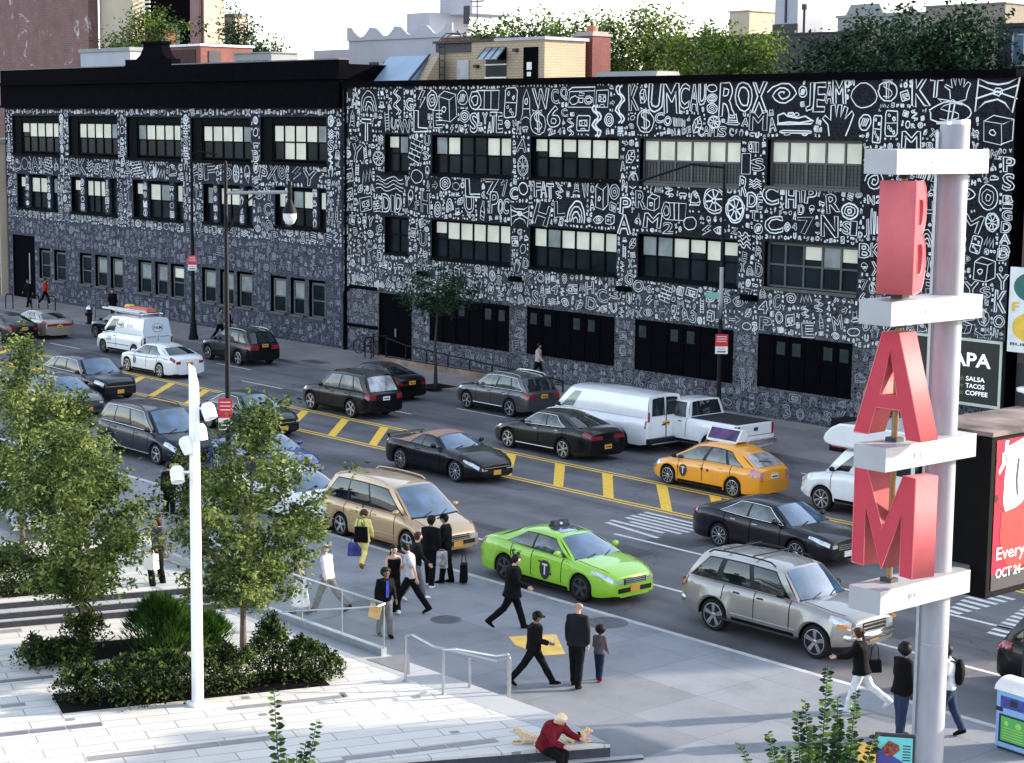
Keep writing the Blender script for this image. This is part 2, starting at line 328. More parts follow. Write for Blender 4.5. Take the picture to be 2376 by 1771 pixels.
# yellow pad on pavement, manholes, joints
b = MB(); P4 = [G(1180, 1478, WALK), G(1290, 1472, WALK), G(1312, 1518, WALK), G(1262, 1522, WALK), G(1195, 1497, WALK)]
b.add([(p[0], p[1], WALK + 0.004) for p in P4], [tuple(reversed(range(len(P4))))]); tag(b.build('yellow_pavement_pad', mat('pad_yellow', (0.80, 0.50, 0.10), 0.7, var=.15)), kind='structure')
def manhole(px, py, r, lab, m):
    x, y = G(px, py, WALK); b = MB(); b.lathe([(r, 0), (r, 0.006), (r * 0.86, 0.006), (r * 0.86, 0.003), (0.02, 0.003)], 28, 0, Matrix.Translation((x, y, WALK + 0.001)))
    for k in range(-4, 5):
        w = sqrt(max(0, (r * .8) ** 2 - (k * r * .18) ** 2)); b.box(x - w, y + k * r * .18 - .012, WALK + .004, x + w, y + k * r * .18 + .012, WALK + .009)
    tag(b.build('manhole_cover', m), lab, 'manhole cover', 'manhole covers in the near pavement')
MH = mat('cast_iron', (0.10, 0.10, 0.115), 0.6, 0.2, var=0.3, scale=10)
manhole(1035, 1438, 0.36, 'small dark round manhole cover in the pavement left of the green taxi front', MH); manhole(1407, 1445, 0.50, 'large grey round manhole cover near the kerb in front of the green taxi', MH)
x, y = G(730, 840, WALK); b = MB(); b.box(x - .8, y - .4, WALK, x + .8, y + .4, WALK + .006); [b.box(x - .75 + k * .2, y - .36, WALK + .006, x - .65 + k * .2, y + .36, WALK + .012) for k in range(8)]
tag(b.build('pavement_grate', MH), 'dark rectangular grate in the far pavement beside the parked black crossover', 'grate')

# ---- plaza (rotated stone grid) : coordinates a along uu, b along vv
def AB(px, py, z): x, y = G(px, py, z); p = Vector((x, y, 0)); return p.dot(uu), p.dot(vv)
def XY(a, bb): p = uu * a + vv * bb; return (p.x, p.y)
r1 = (AB(946, 1763, PZ), AB(1416, 1728, PZ)); eb1 = (r1[0][1] + r1[1][1]) / 2
e1 = G(1416, 1728, PZ); e2 = G(1494, 1756, PZ - .22)
EY = 23.0
def line_pt(pa, d, y): t = (y - pa[1]) / d[1]; return (pa[0] + d[0] * t, y)
s1 = G(946, 1763, PZ); dS = Vector((e1[0] - s1[0], e1[1] - s1[1])).normalized()
sB = (e1[0] - dS[0] * 22, e1[1] - dS[1] * 22)
slab('plaza', [(-120, -40), sB, (e1[0], e1[1]), (e1[0] - 0.5, EY - 0.75), (-120, EY - 0.75)][::1], 0.0, PZ, C_PLAZA)
slab('plaza_coping', [(-120, EY - 0.748), (e1[0] - 0.5, EY - 0.748), (e1[0] - 0.15, e1[1] + 0.02), (-25.0, EY), (-120, EY)], 0.0, PZ + 0.003, C_COPE)
# seat steps towards the right
nS = Vector((dS[1], -dS[0]))
def step_block(name, p_end, length, depth, z0, z1, m, lab=None):
    p = Vector(p_end); q = p - dS * length; poly = [tuple(q), tuple(p), tuple(p + nS * depth), tuple(q + nS * depth)]
    return slab(name, poly[::-1] if False else [poly[3], poly[2], poly[1], poly[0]], z0, z1, m)
b = MB(); p0 = Vector(e1); q0 = p0 - dS * 22; o1 = nS * 0.012
b.add([(q0.x + o1.x, q0.y + o1.y, 0.05), (p0.x + o1.x, p0.y + o1.y, 0.05), (p0.x + o1.x, p0.y + o1.y, PZ - 0.05), (q0.x + o1.x, q0.y + o1.y, PZ - 0.05)], [(0, 1, 2, 3)])
tag(b.build('plaza_riser', C_DARK), kind='structure')
p2 = Vector(e2) - nS * 0.02
d2 = (p2 - p0).dot(nS)
pA = p0 + nS * 0.014 + dS * 0.9
slab('plaza_lower_step', [tuple(pA - dS * 23), tuple(pA + nS * (d2 - .014)), tuple(pA)] if False else [tuple(p0 + nS * .014 - dS * 22), tuple(p0 + nS * d2 - dS * 22), tuple(p0 + nS * d2 + dS * ((p2 - p0).dot(dS))), tuple(p0 + nS * .014 + dS * ((p2 - p0).dot(dS)))], 0.0, PZ - 0.22, C_COPE)
p3 = p0 + nS * (d2 + 0.012) + dS * ((p2 - p0).dot(dS)); q3 = p3 - dS * 22
b = MB(); b.add([(q3.x, q3.y, -0.2), (p3.x, p3.y, -0.2), (p3.x, p3.y, PZ - 0.245), (q3.x, q3.y, PZ - 0.245)], [(0, 1, 2, 3)]); tag(b.build('plaza_lower_riser', C_DARK), kind='structure')
# dark / grey strips in paving
b = MB()
def pstrip(p, q, w, mi=0, n=1):
    a0, b0 = AB(p[0], p[1], PZ); a1, b1 = AB(q[0], q[1], PZ); bm_ = (b0 + b1) / 2
    for k in range(n):
        s0 = a0 + (a1 - a0) * k / n + 0.008; s1_ = a0 + (a1 - a0) * (k + 1) / n - 0.008
        P = [XY(s0, bm_ - w / 2), XY(s1_, bm_ - w / 2), XY(s1_, bm_ + w / 2), XY(s0, bm_ + w / 2)]
        b.add([(x, y, PZ + 0.004) for x, y in P], [(3, 2, 1, 0)] if False else [(0, 1, 2, 3)], mi)
for s in (((200, 1759), (659, 1711), .24, 0, 3), ((-20, 1708), (238, 1680), .22, 1, 3), ((527, 1645), (800, 1616), .2, 0, 2), ((-20, 1583), (125, 1571), .2, 1, 1), ((790, 1757), (1160, 1722), .22, 0, 3), ((-10, 1466), (52, 1463), .26, 0, 1), ((640, 1790), (800, 1765), .2, 0, 1), ((485, 1425), (545, 1421), .22, 0, 1), ((130, 1593), (160, 1590), .18, 0, 1), ((150, 1671), (175, 1669), .14, 0, 1), ((600, 1660), (620, 1657), .16, 0, 1), ((560, 1621), (580, 1618), .18, 0, 1), ((955, 1619), (975, 1616), .18, 0, 1), ((1045, 1702), (1065, 1697), .14, 0, 1), ((790, 1613), (805, 1612), .3, 1, 1), ((80, 1557), (95, 1555), .14, 0, 1), ((0, 1640), (60, 1634), .2, 0, 1)): pstrip(*s)
tag(b.build('plaza_paving_bands', [C_GREY, mat('blue_granite', (0.13, 0.135, 0.16), 0.6, var=.15)]), kind='structure')
# upper terrace and steps (left)
T1 = AB(515, 1398, PZ + .15)[1]; T2 = AB(500, 1380, PZ + .30)[1]; T3 = AB(420, 1364, PZ + .45)[1]
aR = AB(548, 1403, PZ)[0]
def abslab(name, a0, a1, b0, b1, z0, z1, m): return slab(name, [XY(a0, b0), XY(a0, b1), XY(a1, b1), XY(a1, b0)], z0, z1, m)
aL = -60
for i, (bb, zz) in enumerate(((T1, .15), (T2, .30), (T3, .45))):
    b0 = (T2, T3, T3 - 6)[i]
    a1 = aR - 0.35 * i
    abslab('terrace' if i == 2 else 'terrace_step', aL, a1, b0 + (0.001 if i < 2 else 0), bb, PZ, PZ + zz, C_COPE if i < 2 else C_PLAZA)
    b = MB(); P0 = XY(aL, bb + .01); P1 = XY(a1, bb + .01); b.add([(P0[0], P0[1], PZ + zz - .15), (P1[0], P1[1], PZ + zz - .15), (P1[0], P1[1], PZ + zz - .02), (P0[0], P0[1], PZ + zz - .02)], [(0, 1, 2, 3)]); tag(b.build('terrace_riser', C_DARK), kind='structure')
# far-left stair flight
fx, fy = G(40, 1245, PZ + .45); b = MB()
for k in range(6): b.box(-9, -0.35 * k - .35, 0, 0, -0.35 * k, 0.9 - 0.15 * k, 0); b.box(-9, -0.35 * k - .36, 0.76 - 0.15 * k, 0, -0.35 * k - .35, 0.88 - 0.15 * k, 1)
o = b.build('plaza_stair_flight', [C_COPE, C_DARK]); o.location = (fx, fy + 2.2, PZ + .45); o.rotation_euler = (0, 0, radians(-18)); o['kind'] = 'structure'

# ---- glass balustrade with steel shoe and handrail
STEEL = mat('brushed_steel', (0.42, 0.43, 0.45), 0.28, 0.9, var=0.08, scale=12); STEEL_D = mat('dull_steel', (0.42, 0.44, 0.48), 0.4, 0.7, var=.1, scale=8)
GLASS = sheet_glass('balustrade_glass', (0.80, 0.86, 0.88), 0.02)
ga = thing('glass_balustrade', 'long clear glass balustrade with steel handrail along the white plaza edge', 'balustrade')
zb = PZ + 0.003
gp = [(-40.2, EY - .12, zb + .50), (-37.6, EY - .12, zb + .48), (-36.0, EY - .12, zb), (-30.1, EY - .12, zb)]
sh = MB()
for i in range(3):
    (x0, y0, z0), (x1, y1, z1) = gp[i], gp[i + 1]
    sh.add([(x0, y0 - .07, z0), (x1, y1 - .07, z1), (x1, y1 + .07, z1), (x0, y0 + .07, z0), (x0, y0 - .07, z0 + .16), (x1, y1 - .07, z1 + .16), (x1, y1 + .07, z1 + .16), (x0, y0 + .07, z0 + .16)], [(3, 2, 1, 0), (4, 5, 6, 7), (0, 1, 5, 4), (1, 2, 6, 5), (2, 3, 7, 6), (3, 0, 4, 7)])
sh.build('steel_shoe', STEEL_D, ga)
seg = [(-40.2, -38.9), (-38.88, -37.6), (-37.58, -36.0)] + [(-36 + 1.475 * k + .01, -36 + 1.475 * (k + 1) - .01) for k in range(4)]
def gz(x):
    for i in range(3):
        if gp[i][0] <= x <= gp[i + 1][0] + 1e-6: t = (x - gp[i][0]) / (gp[i + 1][0] - gp[i][0]); return gp[i][2] + (gp[i + 1][2] - gp[i][2]) * t
    return zb
for x0, x1 in seg:
    q = MB(); y = EY - .12; q.quad((x0, y, gz(x0) + .12), (x1, y, gz(x1) + .12), (x1, y, gz(x1) + 1.08), (x0, y, gz(x0) + 1.08)); q.build('glass_panel', GLASS, ga)
    q = MB(); q.box(x1 - .005, y - .006, gz(x1) + .14, x1 + .015, y + .006, gz(x1) + 1.08); q.build('panel_edge', mat('glass_edge', (0.25, 0.32, 0.34), .3), ga)
q = MB(); q.tube([(x, EY - .12, gz(x) + 1.11) for x in (-40.2, -38.9, -37.6, -36.8, -36.0, -33, -30.08)], .024, 10); q.tube([(-30.08, EY - .12, zb + 1.11), (-30.02, EY - .35, zb + 1.1), (-30.9, EY - 2.1, zb + 1.1)], .02, 8); q.build('handrail', STEEL, ga)
# the two steel handrails by the ramp
def handrail(pts, posts, label):
    t = thing('steel_handrail', label, 'handrail', (posts[0][0], posts[0][1], 0), 0, 'steel handrails by the plaza ramp')
    O = Vector((posts[0][0], posts[0][1], 0))
    q = MB(); q.tube([Vector(p) - O for p in pts], .026, 10); q.build('rail', STEEL, t)
    for (x, y, z0, z1) in posts:
        q = MB(); q.tube([(x - O.x, y - O.y, z0), (x - O.x, y - O.y, z1)], .03, 10); q.lathe([(.07, z0), (.07, z0 + .02), (.03, z0 + .03)], 12, 0, Matrix.Translation((x - O.x, y - O.y, 0))); q.build('post', STEEL, t)
h0 = G(941, 1581, PZ); h1 = G(1014, 1607, PZ - .1); h2 = G(1182, 1636, WALK); h1b = G(1088, 1614, WALK)
def mid(a, b_, t): return (a[0] + (b_[0] - a[0]) * t, a[1] + (b_[1] - a[1]) * t)
handrail([(h0[0] - .0, h0[1], PZ + .92), (h0[0] + .22, h0[1], PZ + .99), (h1[0] - .1, h1[1], PZ + .80), (h2[0] - .35, h2[1] - .03, WALK + .80), (h2[0], h2[1], WALK + .94)],
         [(h0[0], h0[1], PZ, PZ + .92), (h2[0], h2[1], WALK, WALK + .94), (mid(h0, h2, .62)[0], mid(h0, h2, .62)[1], WALK, WALK + .86)], 'front steel handrail of the pair, longer, sloping down to the pavement')
k0 = G(1017, 1575, WALK + .1); k1 = G(1105, 1600, WALK)
k0 = (h0[0] + 1.12, h0[1] + .05); k1 = (h0[0] + 1.95, h0[1] + 1.0)
handrail([(k0[0], k0[1], PZ + .88), (k0[0] + .25, k0[1] + .1, PZ + .93), (k1[0] - .3, k1[1] - .1, WALK + 1.0), (k1[0], k1[1], WALK + 1.08)], [(k0[0], k0[1], PZ - .05, PZ + .88), (k1[0], k1[1], WALK, WALK + 1.08)], 'rear shorter steel handrail of the pair behind the longer one')
slab('ramp_wedge', [G(850, 1531, PZ), G(950, 1519, PZ), G(951, 1566, PZ)][::-1], PZ + .004, PZ + .010, mat('wedge_stone', (.15, .15, .16), .6))
# ---------------------------------------------------------------- mural buildings
rnd = random.Random(11)
def circ(cx, cy, r, n=18, a0=0, a1=2 * pi, ry=None):
    ry = r if ry is None else ry
    return [(cx + r * cos(a0 + (a1 - a0) * k / n), cy + ry * sin(a0 + (a1 - a0) * k / n)) for k in range(n + 1)]
def rect(x0, y0, x1, y1): return [(x0, y0), (x1, y0), (x1, y1), (x0, y1), (x0, y0)]
def rrect(x0, y0, x1, y1, r):
    P = []
    for cx, cy, a in ((x1 - r, y1 - r, 0), (x0 + r, y1 - r, pi / 2), (x0 + r, y0 + r, pi), (x1 - r, y0 + r, 1.5 * pi)): P += circ(cx, cy, r, 4, a, a + pi / 2)
    return P + [P[0]]
S_CURVE = [(.72, .76), (.6, .84), (.45, .84), (.32, .76), (.3, .65), (.4, .56), (.58, .5), (.7, .42), (.7, .3), (.58, .2), (.42, .18), (.28, .26)]
def doodle(kind, R):
    L = []
    if kind == 'ring': L = [circ(.5, .5, .48), circ(.5, .5, .3), circ(.5, .5, .12)]
    elif kind == 'wheel':
        L = [circ(.5, .5, .48, 24), circ(.5, .5, .40, 24), circ(.5, .5, .08, 8)] + [[(.5 + .08 * cos(a), .5 + .08 * sin(a)), (.5 + .4 * cos(a), .5 + .4 * sin(a))] for a in [k * pi / 4 + .2 for k in range(8)]]
    elif kind == 'dollar': L = [circ(.5, .45, .45, 22), [(.3, .88), (.2, 1), (.45, .92), (.5, 1), (.6, .9), (.8, .98), (.7, .85)], S_CURVE, [(.45, .92), (.45, .08)], [(.56, .92), (.56, .08)]]
    elif kind == 'domino': L = [rrect(.15, .02, .85, .98, .12), [(.15, .5), (.85, .5)]] + [circ(.5 + dx, y, .06, 8) for dx, y in ((-.15, .82), (.15, .68), (0, .25), (-.15, .36), (.15, .14))]
    elif kind == 'box3': L = [[(.05, .1), (.6, .0), (.6, .7), (.05, .8), (.05, .1)], [(.05, .8), (.35, 1), (.95, .88), (.6, .7)], [(.95, .88), (.95, .2), (.6, 0)], circ(.32, .4, .1, 8)]
    elif kind == 'boombox': L = [rect(.0, .1, 1, .8), [(.0, .8), (.1, .95), (1, .95), (1, .8)], circ(.22, .42, .17, 14), circ(.78, .42, .17, 14), circ(.78, .42, .1, 10), rect(.42, .3, .58, .5), rect(.4, .6, .6, .72)]
    elif kind == 'cassette': L = [rrect(.02, .12, .98, .88, .06), circ(.32, .5, .1, 10), circ(.68, .5, .1, 10), rect(.2, .35, .8, .66), [(.3, .12), (.36, .24), (.64, .24), (.7, .12)]]
    elif kind == 'waves': L = [[(x / 12, .15 + .2 * j + .1 * sin(x * .9 + j * .4)) for x in range(13)] for j in range(4)]
    elif kind == 'zig': L = [[(k / 6, .2 + .6 * (k % 2)) for k in range(7)], [(k / 6, .05 + .6 * (k % 2)) for k in range(7)]]
    elif kind == 'bolt': L = [[(.55, 1), (.15, .45), (.45, .5), (.3, 0), (.85, .62), (.52, .58), (.8, 1), (.55, 1)]]
    elif kind == 'leaf': L = [[(.1, .05), (.05, .4), (.25, .8), (.8, .98), (.95, .5), (.7, .15), (.1, .05)], [(.1, .05), (.8, .95)], [(.3, .3), (.3, .65)], [(.5, .55), (.55, .85)], [(.35, .32), (.7, .35)], [(.55, .55), (.88, .6)]]
    elif kind == 'drop': L = [circ(.5, .33, .3, 14, -pi * .2, pi * 1.2) + [(.5, 1), (.5 + .3 * cos(-pi * .2), .33 + .3 * sin(-pi * .2))], circ(.42, .3, .1, 8)]
    elif kind == 'arch': L = [circ(.5, .05, r, 14, 0, pi, r * 1.9) for r in (.48, .36, .24, .12)]
    elif kind == 'ladder': L = [[(.25, 0), (.25, 1)], [(.75, 0), (.75, 1)]] + [[(.25, y), (.75, y)] for y in (.1, .25, .4, .55, .7, .85)]
    elif kind == 'bottle': L = [[(.3, 0), (.7, 0), (.7, .55), (.58, .72), (.58, .98), (.42, .98), (.42, .72), (.3, .55), (.3, 0)], rect(.3, .18, .7, .42)]
    elif kind == 'eye': L = [[(0, .5), (.25, .75), (.5, .82), (.75, .75), (1, .5), (.75, .25), (.5, .18), (.25, .25), (0, .5)], circ(.5, .5, .22, 12), circ(.5, .5, .08, 8)]
    elif kind == 'arrow': L = [[(0, .4), (.55, .4), (.55, .15), (1, .5), (.55, .85), (.55, .6), (0, .6), (0, .4)]]
    elif kind == 'spiral': L = [[(.5 + (.04 + .44 * k / 26) * cos(k * .6), .5 + (.04 + .44 * k / 26) * sin(k * .6)) for k in range(27)]]
    elif kind == 'shoe': L = [[(.0, .2), (.05, .65), (.2, .8), (.3, .6), (.55, .5), (.75, .62), (.98, .35), (.9, .18), (.0, .12), (.0, .2)], [(.0, .2), (.3, .26), (.6, .24), (.95, .34)], circ(.38, .72, .09, 8), circ(.55, .68, .09, 8)]
    elif kind == 'hand': L = [[(.2, 0), (.15, .35), (.0, .55), (.08, .62), (.25, .5), (.22, .9), (.32, .95), (.38, .6), (.42, .98), (.53, .98), (.53, .6), (.62, .92), (.72, .88), (.66, .5), (.8, .75), (.9, .68), (.75, .3), (.7, 0)]]
    elif kind == 'hat': L = [[(0, .2), (.2, .12), (.8, .12), (1, .2), (.8, .3), (.2, .3), (0, .2)], [(.2, .3), (.28, .85), (.5, .75), (.72, .85), (.8, .3)], [(.22, .42), (.78, .42)]]
    elif kind == 'barrel': L = [circ(.2, .5, .18, 12, ry=.45), circ(.2, .5, .1, 10, ry=.25), [(.2, .95), (.95, .95), (.95, .05), (.2, .05)], [(.5, .95), (.5, .05)], [(.7, .95), (.7, .05)]]
    elif kind == 'squig': L = [[(.3 + .25 * sin(k * .9), k / 14) for k in range(15)], [(.55 + .25 * sin(k * .9), k / 14) for k in range(15)]]
    elif kind == 'dots': L = [circ(R.uniform(.15, .85), R.uniform(.1, .9), R.uniform(.06, .14), 8) for _ in range(5)]
    elif kind == 'stripes': L = [circ(.5, .5, .47, 16)] + [[(.18 + k * .14, .25), (.36 + k * .14, .75)] for k in range(4)]
    elif kind == 'bricks': L = [rect(0, y, 1, y + .25) for y in (0, .25, .5, .75)] + [[(x, y), (x, y + .25)] for x, y in ((.5, 0), (.25, .25), (.75, .25), (.5, .5), (.25, .75), (.75, .75))]
    elif kind == 'fan': L = [[(.05, .05), (.0, .95), (.25, .8), (.5, .78), (.75, .8), (1, .95), (.95, .05), (.75, .3), (.5, .4), (.25, .3), (.05, .05)], circ(.5, .58, .1, 10)] + [[(.5, .58), (x, y)] for x, y in ((.0, .75), (.02, .4), (1, .75), (.98, .4))]
    elif kind == 'bars': L = [rect(.05 + k * .2, 0, .05 + k * .2 + .1, R.uniform(.5, 1)) for k in range(5)]
    elif kind == 'cone': L = [[(.5, 0), (.15, .55), (.85, .55), (.5, 0)], circ(.5, .68, .3, 12), [(.3, .33), (.6, .52)], [(.7, .33), (.4, .52)]]
    elif kind == 'board': L = [rrect(.0, .35, 1, .6, .12), circ(.22, .22, .1, 8), circ(.78, .22, .1, 8)]
    elif kind == 'rocket': L = [[(.5, 1), (.25, .7), (.25, .25), (.1, 0), (.4, .12), (.6, .12), (.9, 0), (.75, .25), (.75, .7), (.5, 1)], circ(.5, .6, .1, 8), [(.25, .35), (.75, .35)]]
    else: L = [circ(.5, .5, .46, 14, ry=.36)]
    return L
DK = ['ring', 'wheel', 'dollar', 'domino', 'box3', 'boombox', 'cassette', 'waves', 'zig', 'bolt', 'leaf', 'drop', 'arch', 'ladder', 'bottle', 'eye', 'arrow', 'spiral', 'shoe', 'hand', 'hat', 'barrel', 'squig', 'dots', 'stripes', 'bricks', 'bars', 'cone', 'board', 'rocket', 'oval']
class Mural:
    def __init__(s, x0, x1, z0, z1, holes):
        s.mb = MB(); s.x0 = x0; s.z0 = z0; s.c = 0.07; s.nx = int((x1 - x0) / s.c) + 1; s.nz = int((z1 - z0) / s.c) + 1; s.x1 = x1; s.z1 = z1
        s.occ = bytearray(s.nx * s.nz)
        for h in holes: s.mark(h[0] - .03, h[2] - .03, h[1] + .03, h[3] + .03)
    def cells(s, a, b, c, d):
        i0 = max(0, int((a - s.x0) / s.c)); i1 = min(s.nx - 1, int((c - s.x0) / s.c)); j0 = max(0, int((b - s.z0) / s.c)); j1 = min(s.nz - 1, int((d - s.z0) / s.c)); return i0, i1, j0, j1
    def mark(s, a, b, c, d):
        i0, i1, j0, j1 = s.cells(a, b, c, d)
        for j in range(j0, j1 + 1):
            s.occ[j * s.nx + i0:j * s.nx + i1 + 1] = b'\x01' * (i1 - i0 + 1)
    def free(s, a, b, c, d):
        if a < s.x0 or c > s.x1 or b < s.z0 or d > s.z1: return False
        i0, i1, j0, j1 = s.cells(a, b, c, d)
        for j in range(j0, j1 + 1):
            if any(s.occ[j * s.nx + i0:j * s.nx + i1 + 1]): return False
        return True
    def line(s, pts, w, mi=1):
        y = YF - 0.004 - 0.0012 * (len(s.mb.v) % 7)
        n = len(pts); closed = hypot(pts[0][0] - pts[-1][0], pts[0][1] - pts[-1][1]) < 1e-6; vs = []
        for i, (x, z) in enumerate(pts):
            if closed: p = pts[(i - 1) % (n - 1)]; q = pts[(i + 1) % (n - 1)] if i < n - 1 else pts[1]
            else: p = pts[max(0, i - 1)]; q = pts[min(n - 1, i + 1)]
            dx, dz = q[0] - p[0], q[1] - p[1]; l = hypot(dx, dz) or 1; nx_, nz_ = -dz / l * w / 2, dx / l * w / 2
            vs += [(x + nx_, y, z + nz_), (x - nx_, y, z - nz_)]
        s.mb.add(vs, [(2 * i, 2 * i + 2, 2 * i + 3, 2 * i + 1) for i in range(n - 1)], mi)
    def put(s, kind, a, b, c, d, w, mi=1, rot=0.0, mark=True):
        if mark: s.mark(a, b, c, d)
        if len(kind) == 1 or kind.startswith('='):
            ch = kind.lstrip('='); _, _, loops, bb = text_mesh(ch, 0.02)
            Ls = [[((x - bb[0]) / max(1e-6, bb[2] - bb[0]), (y - bb[1]) / max(1e-6, bb[3] - bb[1])) for x, y in lp] for lp in loops]
        else: Ls = doodle(kind, rnd)
        cr_, sr_ = cos(rot), sin(rot)
        sk_ = rnd.uniform(-.12, .12); J_ = .028 if (c - a) > .35 else .04
        for lp in Ls:
            P = []
            for x, y in lp:
                x -= .5; y -= .5; x, y = x * cr_ - y * sr_, x * sr_ + y * cr_
                x += sk_ * y + rnd.uniform(-J_, J_); y += rnd.uniform(-J_, J_)
                P.append((a + (x + .5) * (c - a), b + (y + .5) * (d - b)))
            if abs(lp[0][0] - lp[-1][0]) < 1e-6 and abs(lp[0][1] - lp[-1][1]) < 1e-6: P[-1] = P[0]
            s.line(P, w * rnd.uniform(.65, 1.3), mi)
    def fill(s, x0, x1, z0, z1, sizes, letters, wl=0.035, mi=1, tries=1.0, R=None):
        R = R or rnd; area = (x1 - x0) * (z1 - z0)
        for sz in sizes:
            for _ in range(int(area / (sz * sz) * 5 * tries)):
                w = sz * R.uniform(.65, 1.25); h = sz * R.uniform(.75, 1.2); a = R.uniform(x0, x1 - w * .6); b = R.uniform(z0, z1 - h * .6)
                if b + h > z1 + .1 or a + w > x1 + .1: continue
                if s.free(a, b, a + w, b + h):
                    k = R.choice('ABCDEFGHKLMNOPRSTUWXYZ23467') if R.random() < letters else R.choice(DK)
                    s.put(k, a + .015, b + .015, a + w - .015, b + h - .015, wl * R.uniform(.8, 1.25) * (1 if sz > .35 else .8), mi, R.uniform(-.25, .25))
    def filler(s, x0, x1, z0, z1, n, w, mi=1):
        for _ in range(n):
            a = rnd.uniform(x0, x1); b = rnd.uniform(z0, z1)
            if not s.free(a - .045, b - .045, a + .045, b + .045): continue
            s.mark(a - .02, b - .02, a + .02, b + .02); k = rnd.random(); t = rnd.uniform(0, 3.14); r = rnd.uniform(.04, .075)
            if k < .45: s.line([(a - r * cos(t), b - r * sin(t)), (a, b), (a + r * cos(t + .5), b + r * sin(t + .5))], w, mi)
            elif k < .8: s.line(circ(a, b, r, 5, t, t + 3.6), w, mi)
            else: s.line(circ(a, b, r * .45, 6), w, mi)
    def px(s, ox, oy, sc, items, w=0.04):
        for it in items:
            k, a, c, t, bt = it[:5]; p = FY(ox + a / sc, oy + t / sc); q = FY(ox + c / sc, oy + bt / sc)
            s.put(k, p[0], q[1], q[0], p[1], it[5] * .8 if len(it) > 5 else w)

def wall_mat(name, base, speck, z_lo, z_hi, s_lo, s_hi):
    m = bpy.data.materials.new(name); m.use_nodes = True; nt = m.node_tree; b = nt.nodes['Principled BSDF']; b.inputs['Roughness'].default_value = 0.85; b.inputs['Specular IOR Level'].default_value = 0.12
    g = nt.nodes.new('ShaderNodeNewGeometry'); sp = N(nt, 'ShaderNodeSeparateXYZ'); nt.links.new(g.outputs['Position'], sp.inputs[0])
    masks = []
    for sc, wd, off in ((2.2, .020, 0), (4.4, .032, 7.3), (7.5, .045, 3.1)):
        mp = N(nt, 'ShaderNodeMapping'); mp.inputs['Location'].default_value = (off, off, off); nt.links.new(g.outputs['Position'], mp.inputs[0])
        n = N(nt, 'ShaderNodeTexNoise'); n.inputs['Scale'].default_value = sc; n.inputs['Detail'].default_value = 1.0; n.inputs['Distortion'].default_value = 1.6; nt.links.new(mp.outputs[0], n.inputs['Vector'])
        r = ramp(nt, n.outputs['Fac'], [(.5 - wd * 1.3, 0), (.5 - wd * .4, 1), (.5 + wd * .4, 1), (.5 + wd * 1.3, 0)]); masks.append(r.outputs[0])
    c = N(nt, 'ShaderNodeCombineXYZ'); nt.links.new(sp.outputs[0], c.inputs[0]); nt.links.new(sp.outputs[2], c.inputs[1])
    br = N(nt, 'ShaderNodeTexBrick'); br.inputs['Scale'].default_value = 1; br.inputs['Brick Width'].default_value = .42; br.inputs['Row Height'].default_value = .14; br.inputs['Mortar Size'].default_value = .02; br.inputs['Color1'].default_value = (0, 0, 0, 1); br.inputs['Color2'].default_value = (.1, .1, .1, 1); br.inputs['Mortar'].default_value = (.75, .75, .75, 1); nt.links.new(c.outputs[0], br.inputs['Vector'])
    n4 = N(nt, 'ShaderNodeTexNoise'); n4.inputs['Scale'].default_value = 2.6; n4.inputs['Detail'].default_value = 3; nt.links.new(g.outputs['Position'], n4.inputs['Vector']); r4 = ramp(nt, n4.outputs['Fac'], [(.44, 0), (.56, 1)])
    bm_ = N(nt, 'ShaderNodeMath', operation='MULTIPLY'); nt.links.new(br.outputs[0], bm_.inputs[0]); nt.links.new(r4.outputs[0], bm_.inputs[1]); masks.append(bm_.outputs[0])
    cur = masks[0]
    for q in masks[1:]:
        mxn = N(nt, 'ShaderNodeMath', operation='MAXIMUM'); nt.links.new(cur, mxn.inputs[0]); nt.links.new(q, mxn.inputs[1]); cur = mxn.outputs[0]
    mr = N(nt, 'ShaderNodeMapRange'); mr.inputs[1].default_value = z_lo; mr.inputs[2].default_value = z_hi; mr.inputs[3].default_value = s_lo; mr.inputs[4].default_value = s_hi; nt.links.new(sp.outputs[2], mr.inputs[0])
    mu = N(nt, 'ShaderNodeMath', operation='MULTIPLY'); nt.links.new(cur, mu.inputs[0]); nt.links.new(mr.outputs[0], mu.inputs[1])
    mx = N(nt, 'ShaderNodeMix', data_type='RGBA'); nt.links.new(mu.outputs[0], mx.inputs['Factor']); mx.inputs['A'].default_value = base + (1,); mx.inputs['B'].default_value = speck + (1,)
    nt.links.new(mx.outputs['Result'], b.inputs['Base Color']); return m
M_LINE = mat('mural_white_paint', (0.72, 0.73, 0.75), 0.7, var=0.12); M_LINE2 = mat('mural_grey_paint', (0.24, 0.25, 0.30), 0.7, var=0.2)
M_BLK = mat('black_painted_masonry', (0.0022, 0.0022, 0.0035), 0.9, var=.3, spec=.03); W_R = wall_mat('mural_wall_right', (0.004, 0.004, 0.007), (0.36, 0.37, 0.42), 3.0, 6.5, .34, .05); W_L = wall_mat('mural_wall_left', (0.007, 0.008, 0.015), (0.20, 0.21, 0.27), 4.5, 9.0, .45, .12)
FRM = mat('dark_window_frame', (0.004, 0.005, 0.006), 0.8, var=.2, spec=.05); FRM_G = mat('grey_window_frame', (0.05, 0.052, 0.055), 0.5, var=.2)
GL_D = mat('dark_window_glass', (0.005, 0.010, 0.016), 0.2, var=.6, scale=.8, spec=.08); BLIND = mat('pale_blind', (0.68, 0.65, 0.53), 0.8, var=.14, scale=.9); BLIND2 = mat('grey_blind', (0.20, 0.22, 0.22), 0.7, var=.4, scale=1.3); BARS = mat('window_bars', (0.012, .012, .014), .6); GRYP = mat('grilled_pane', (0.045, 0.05, 0.05), .6, var=.4, scale=2)
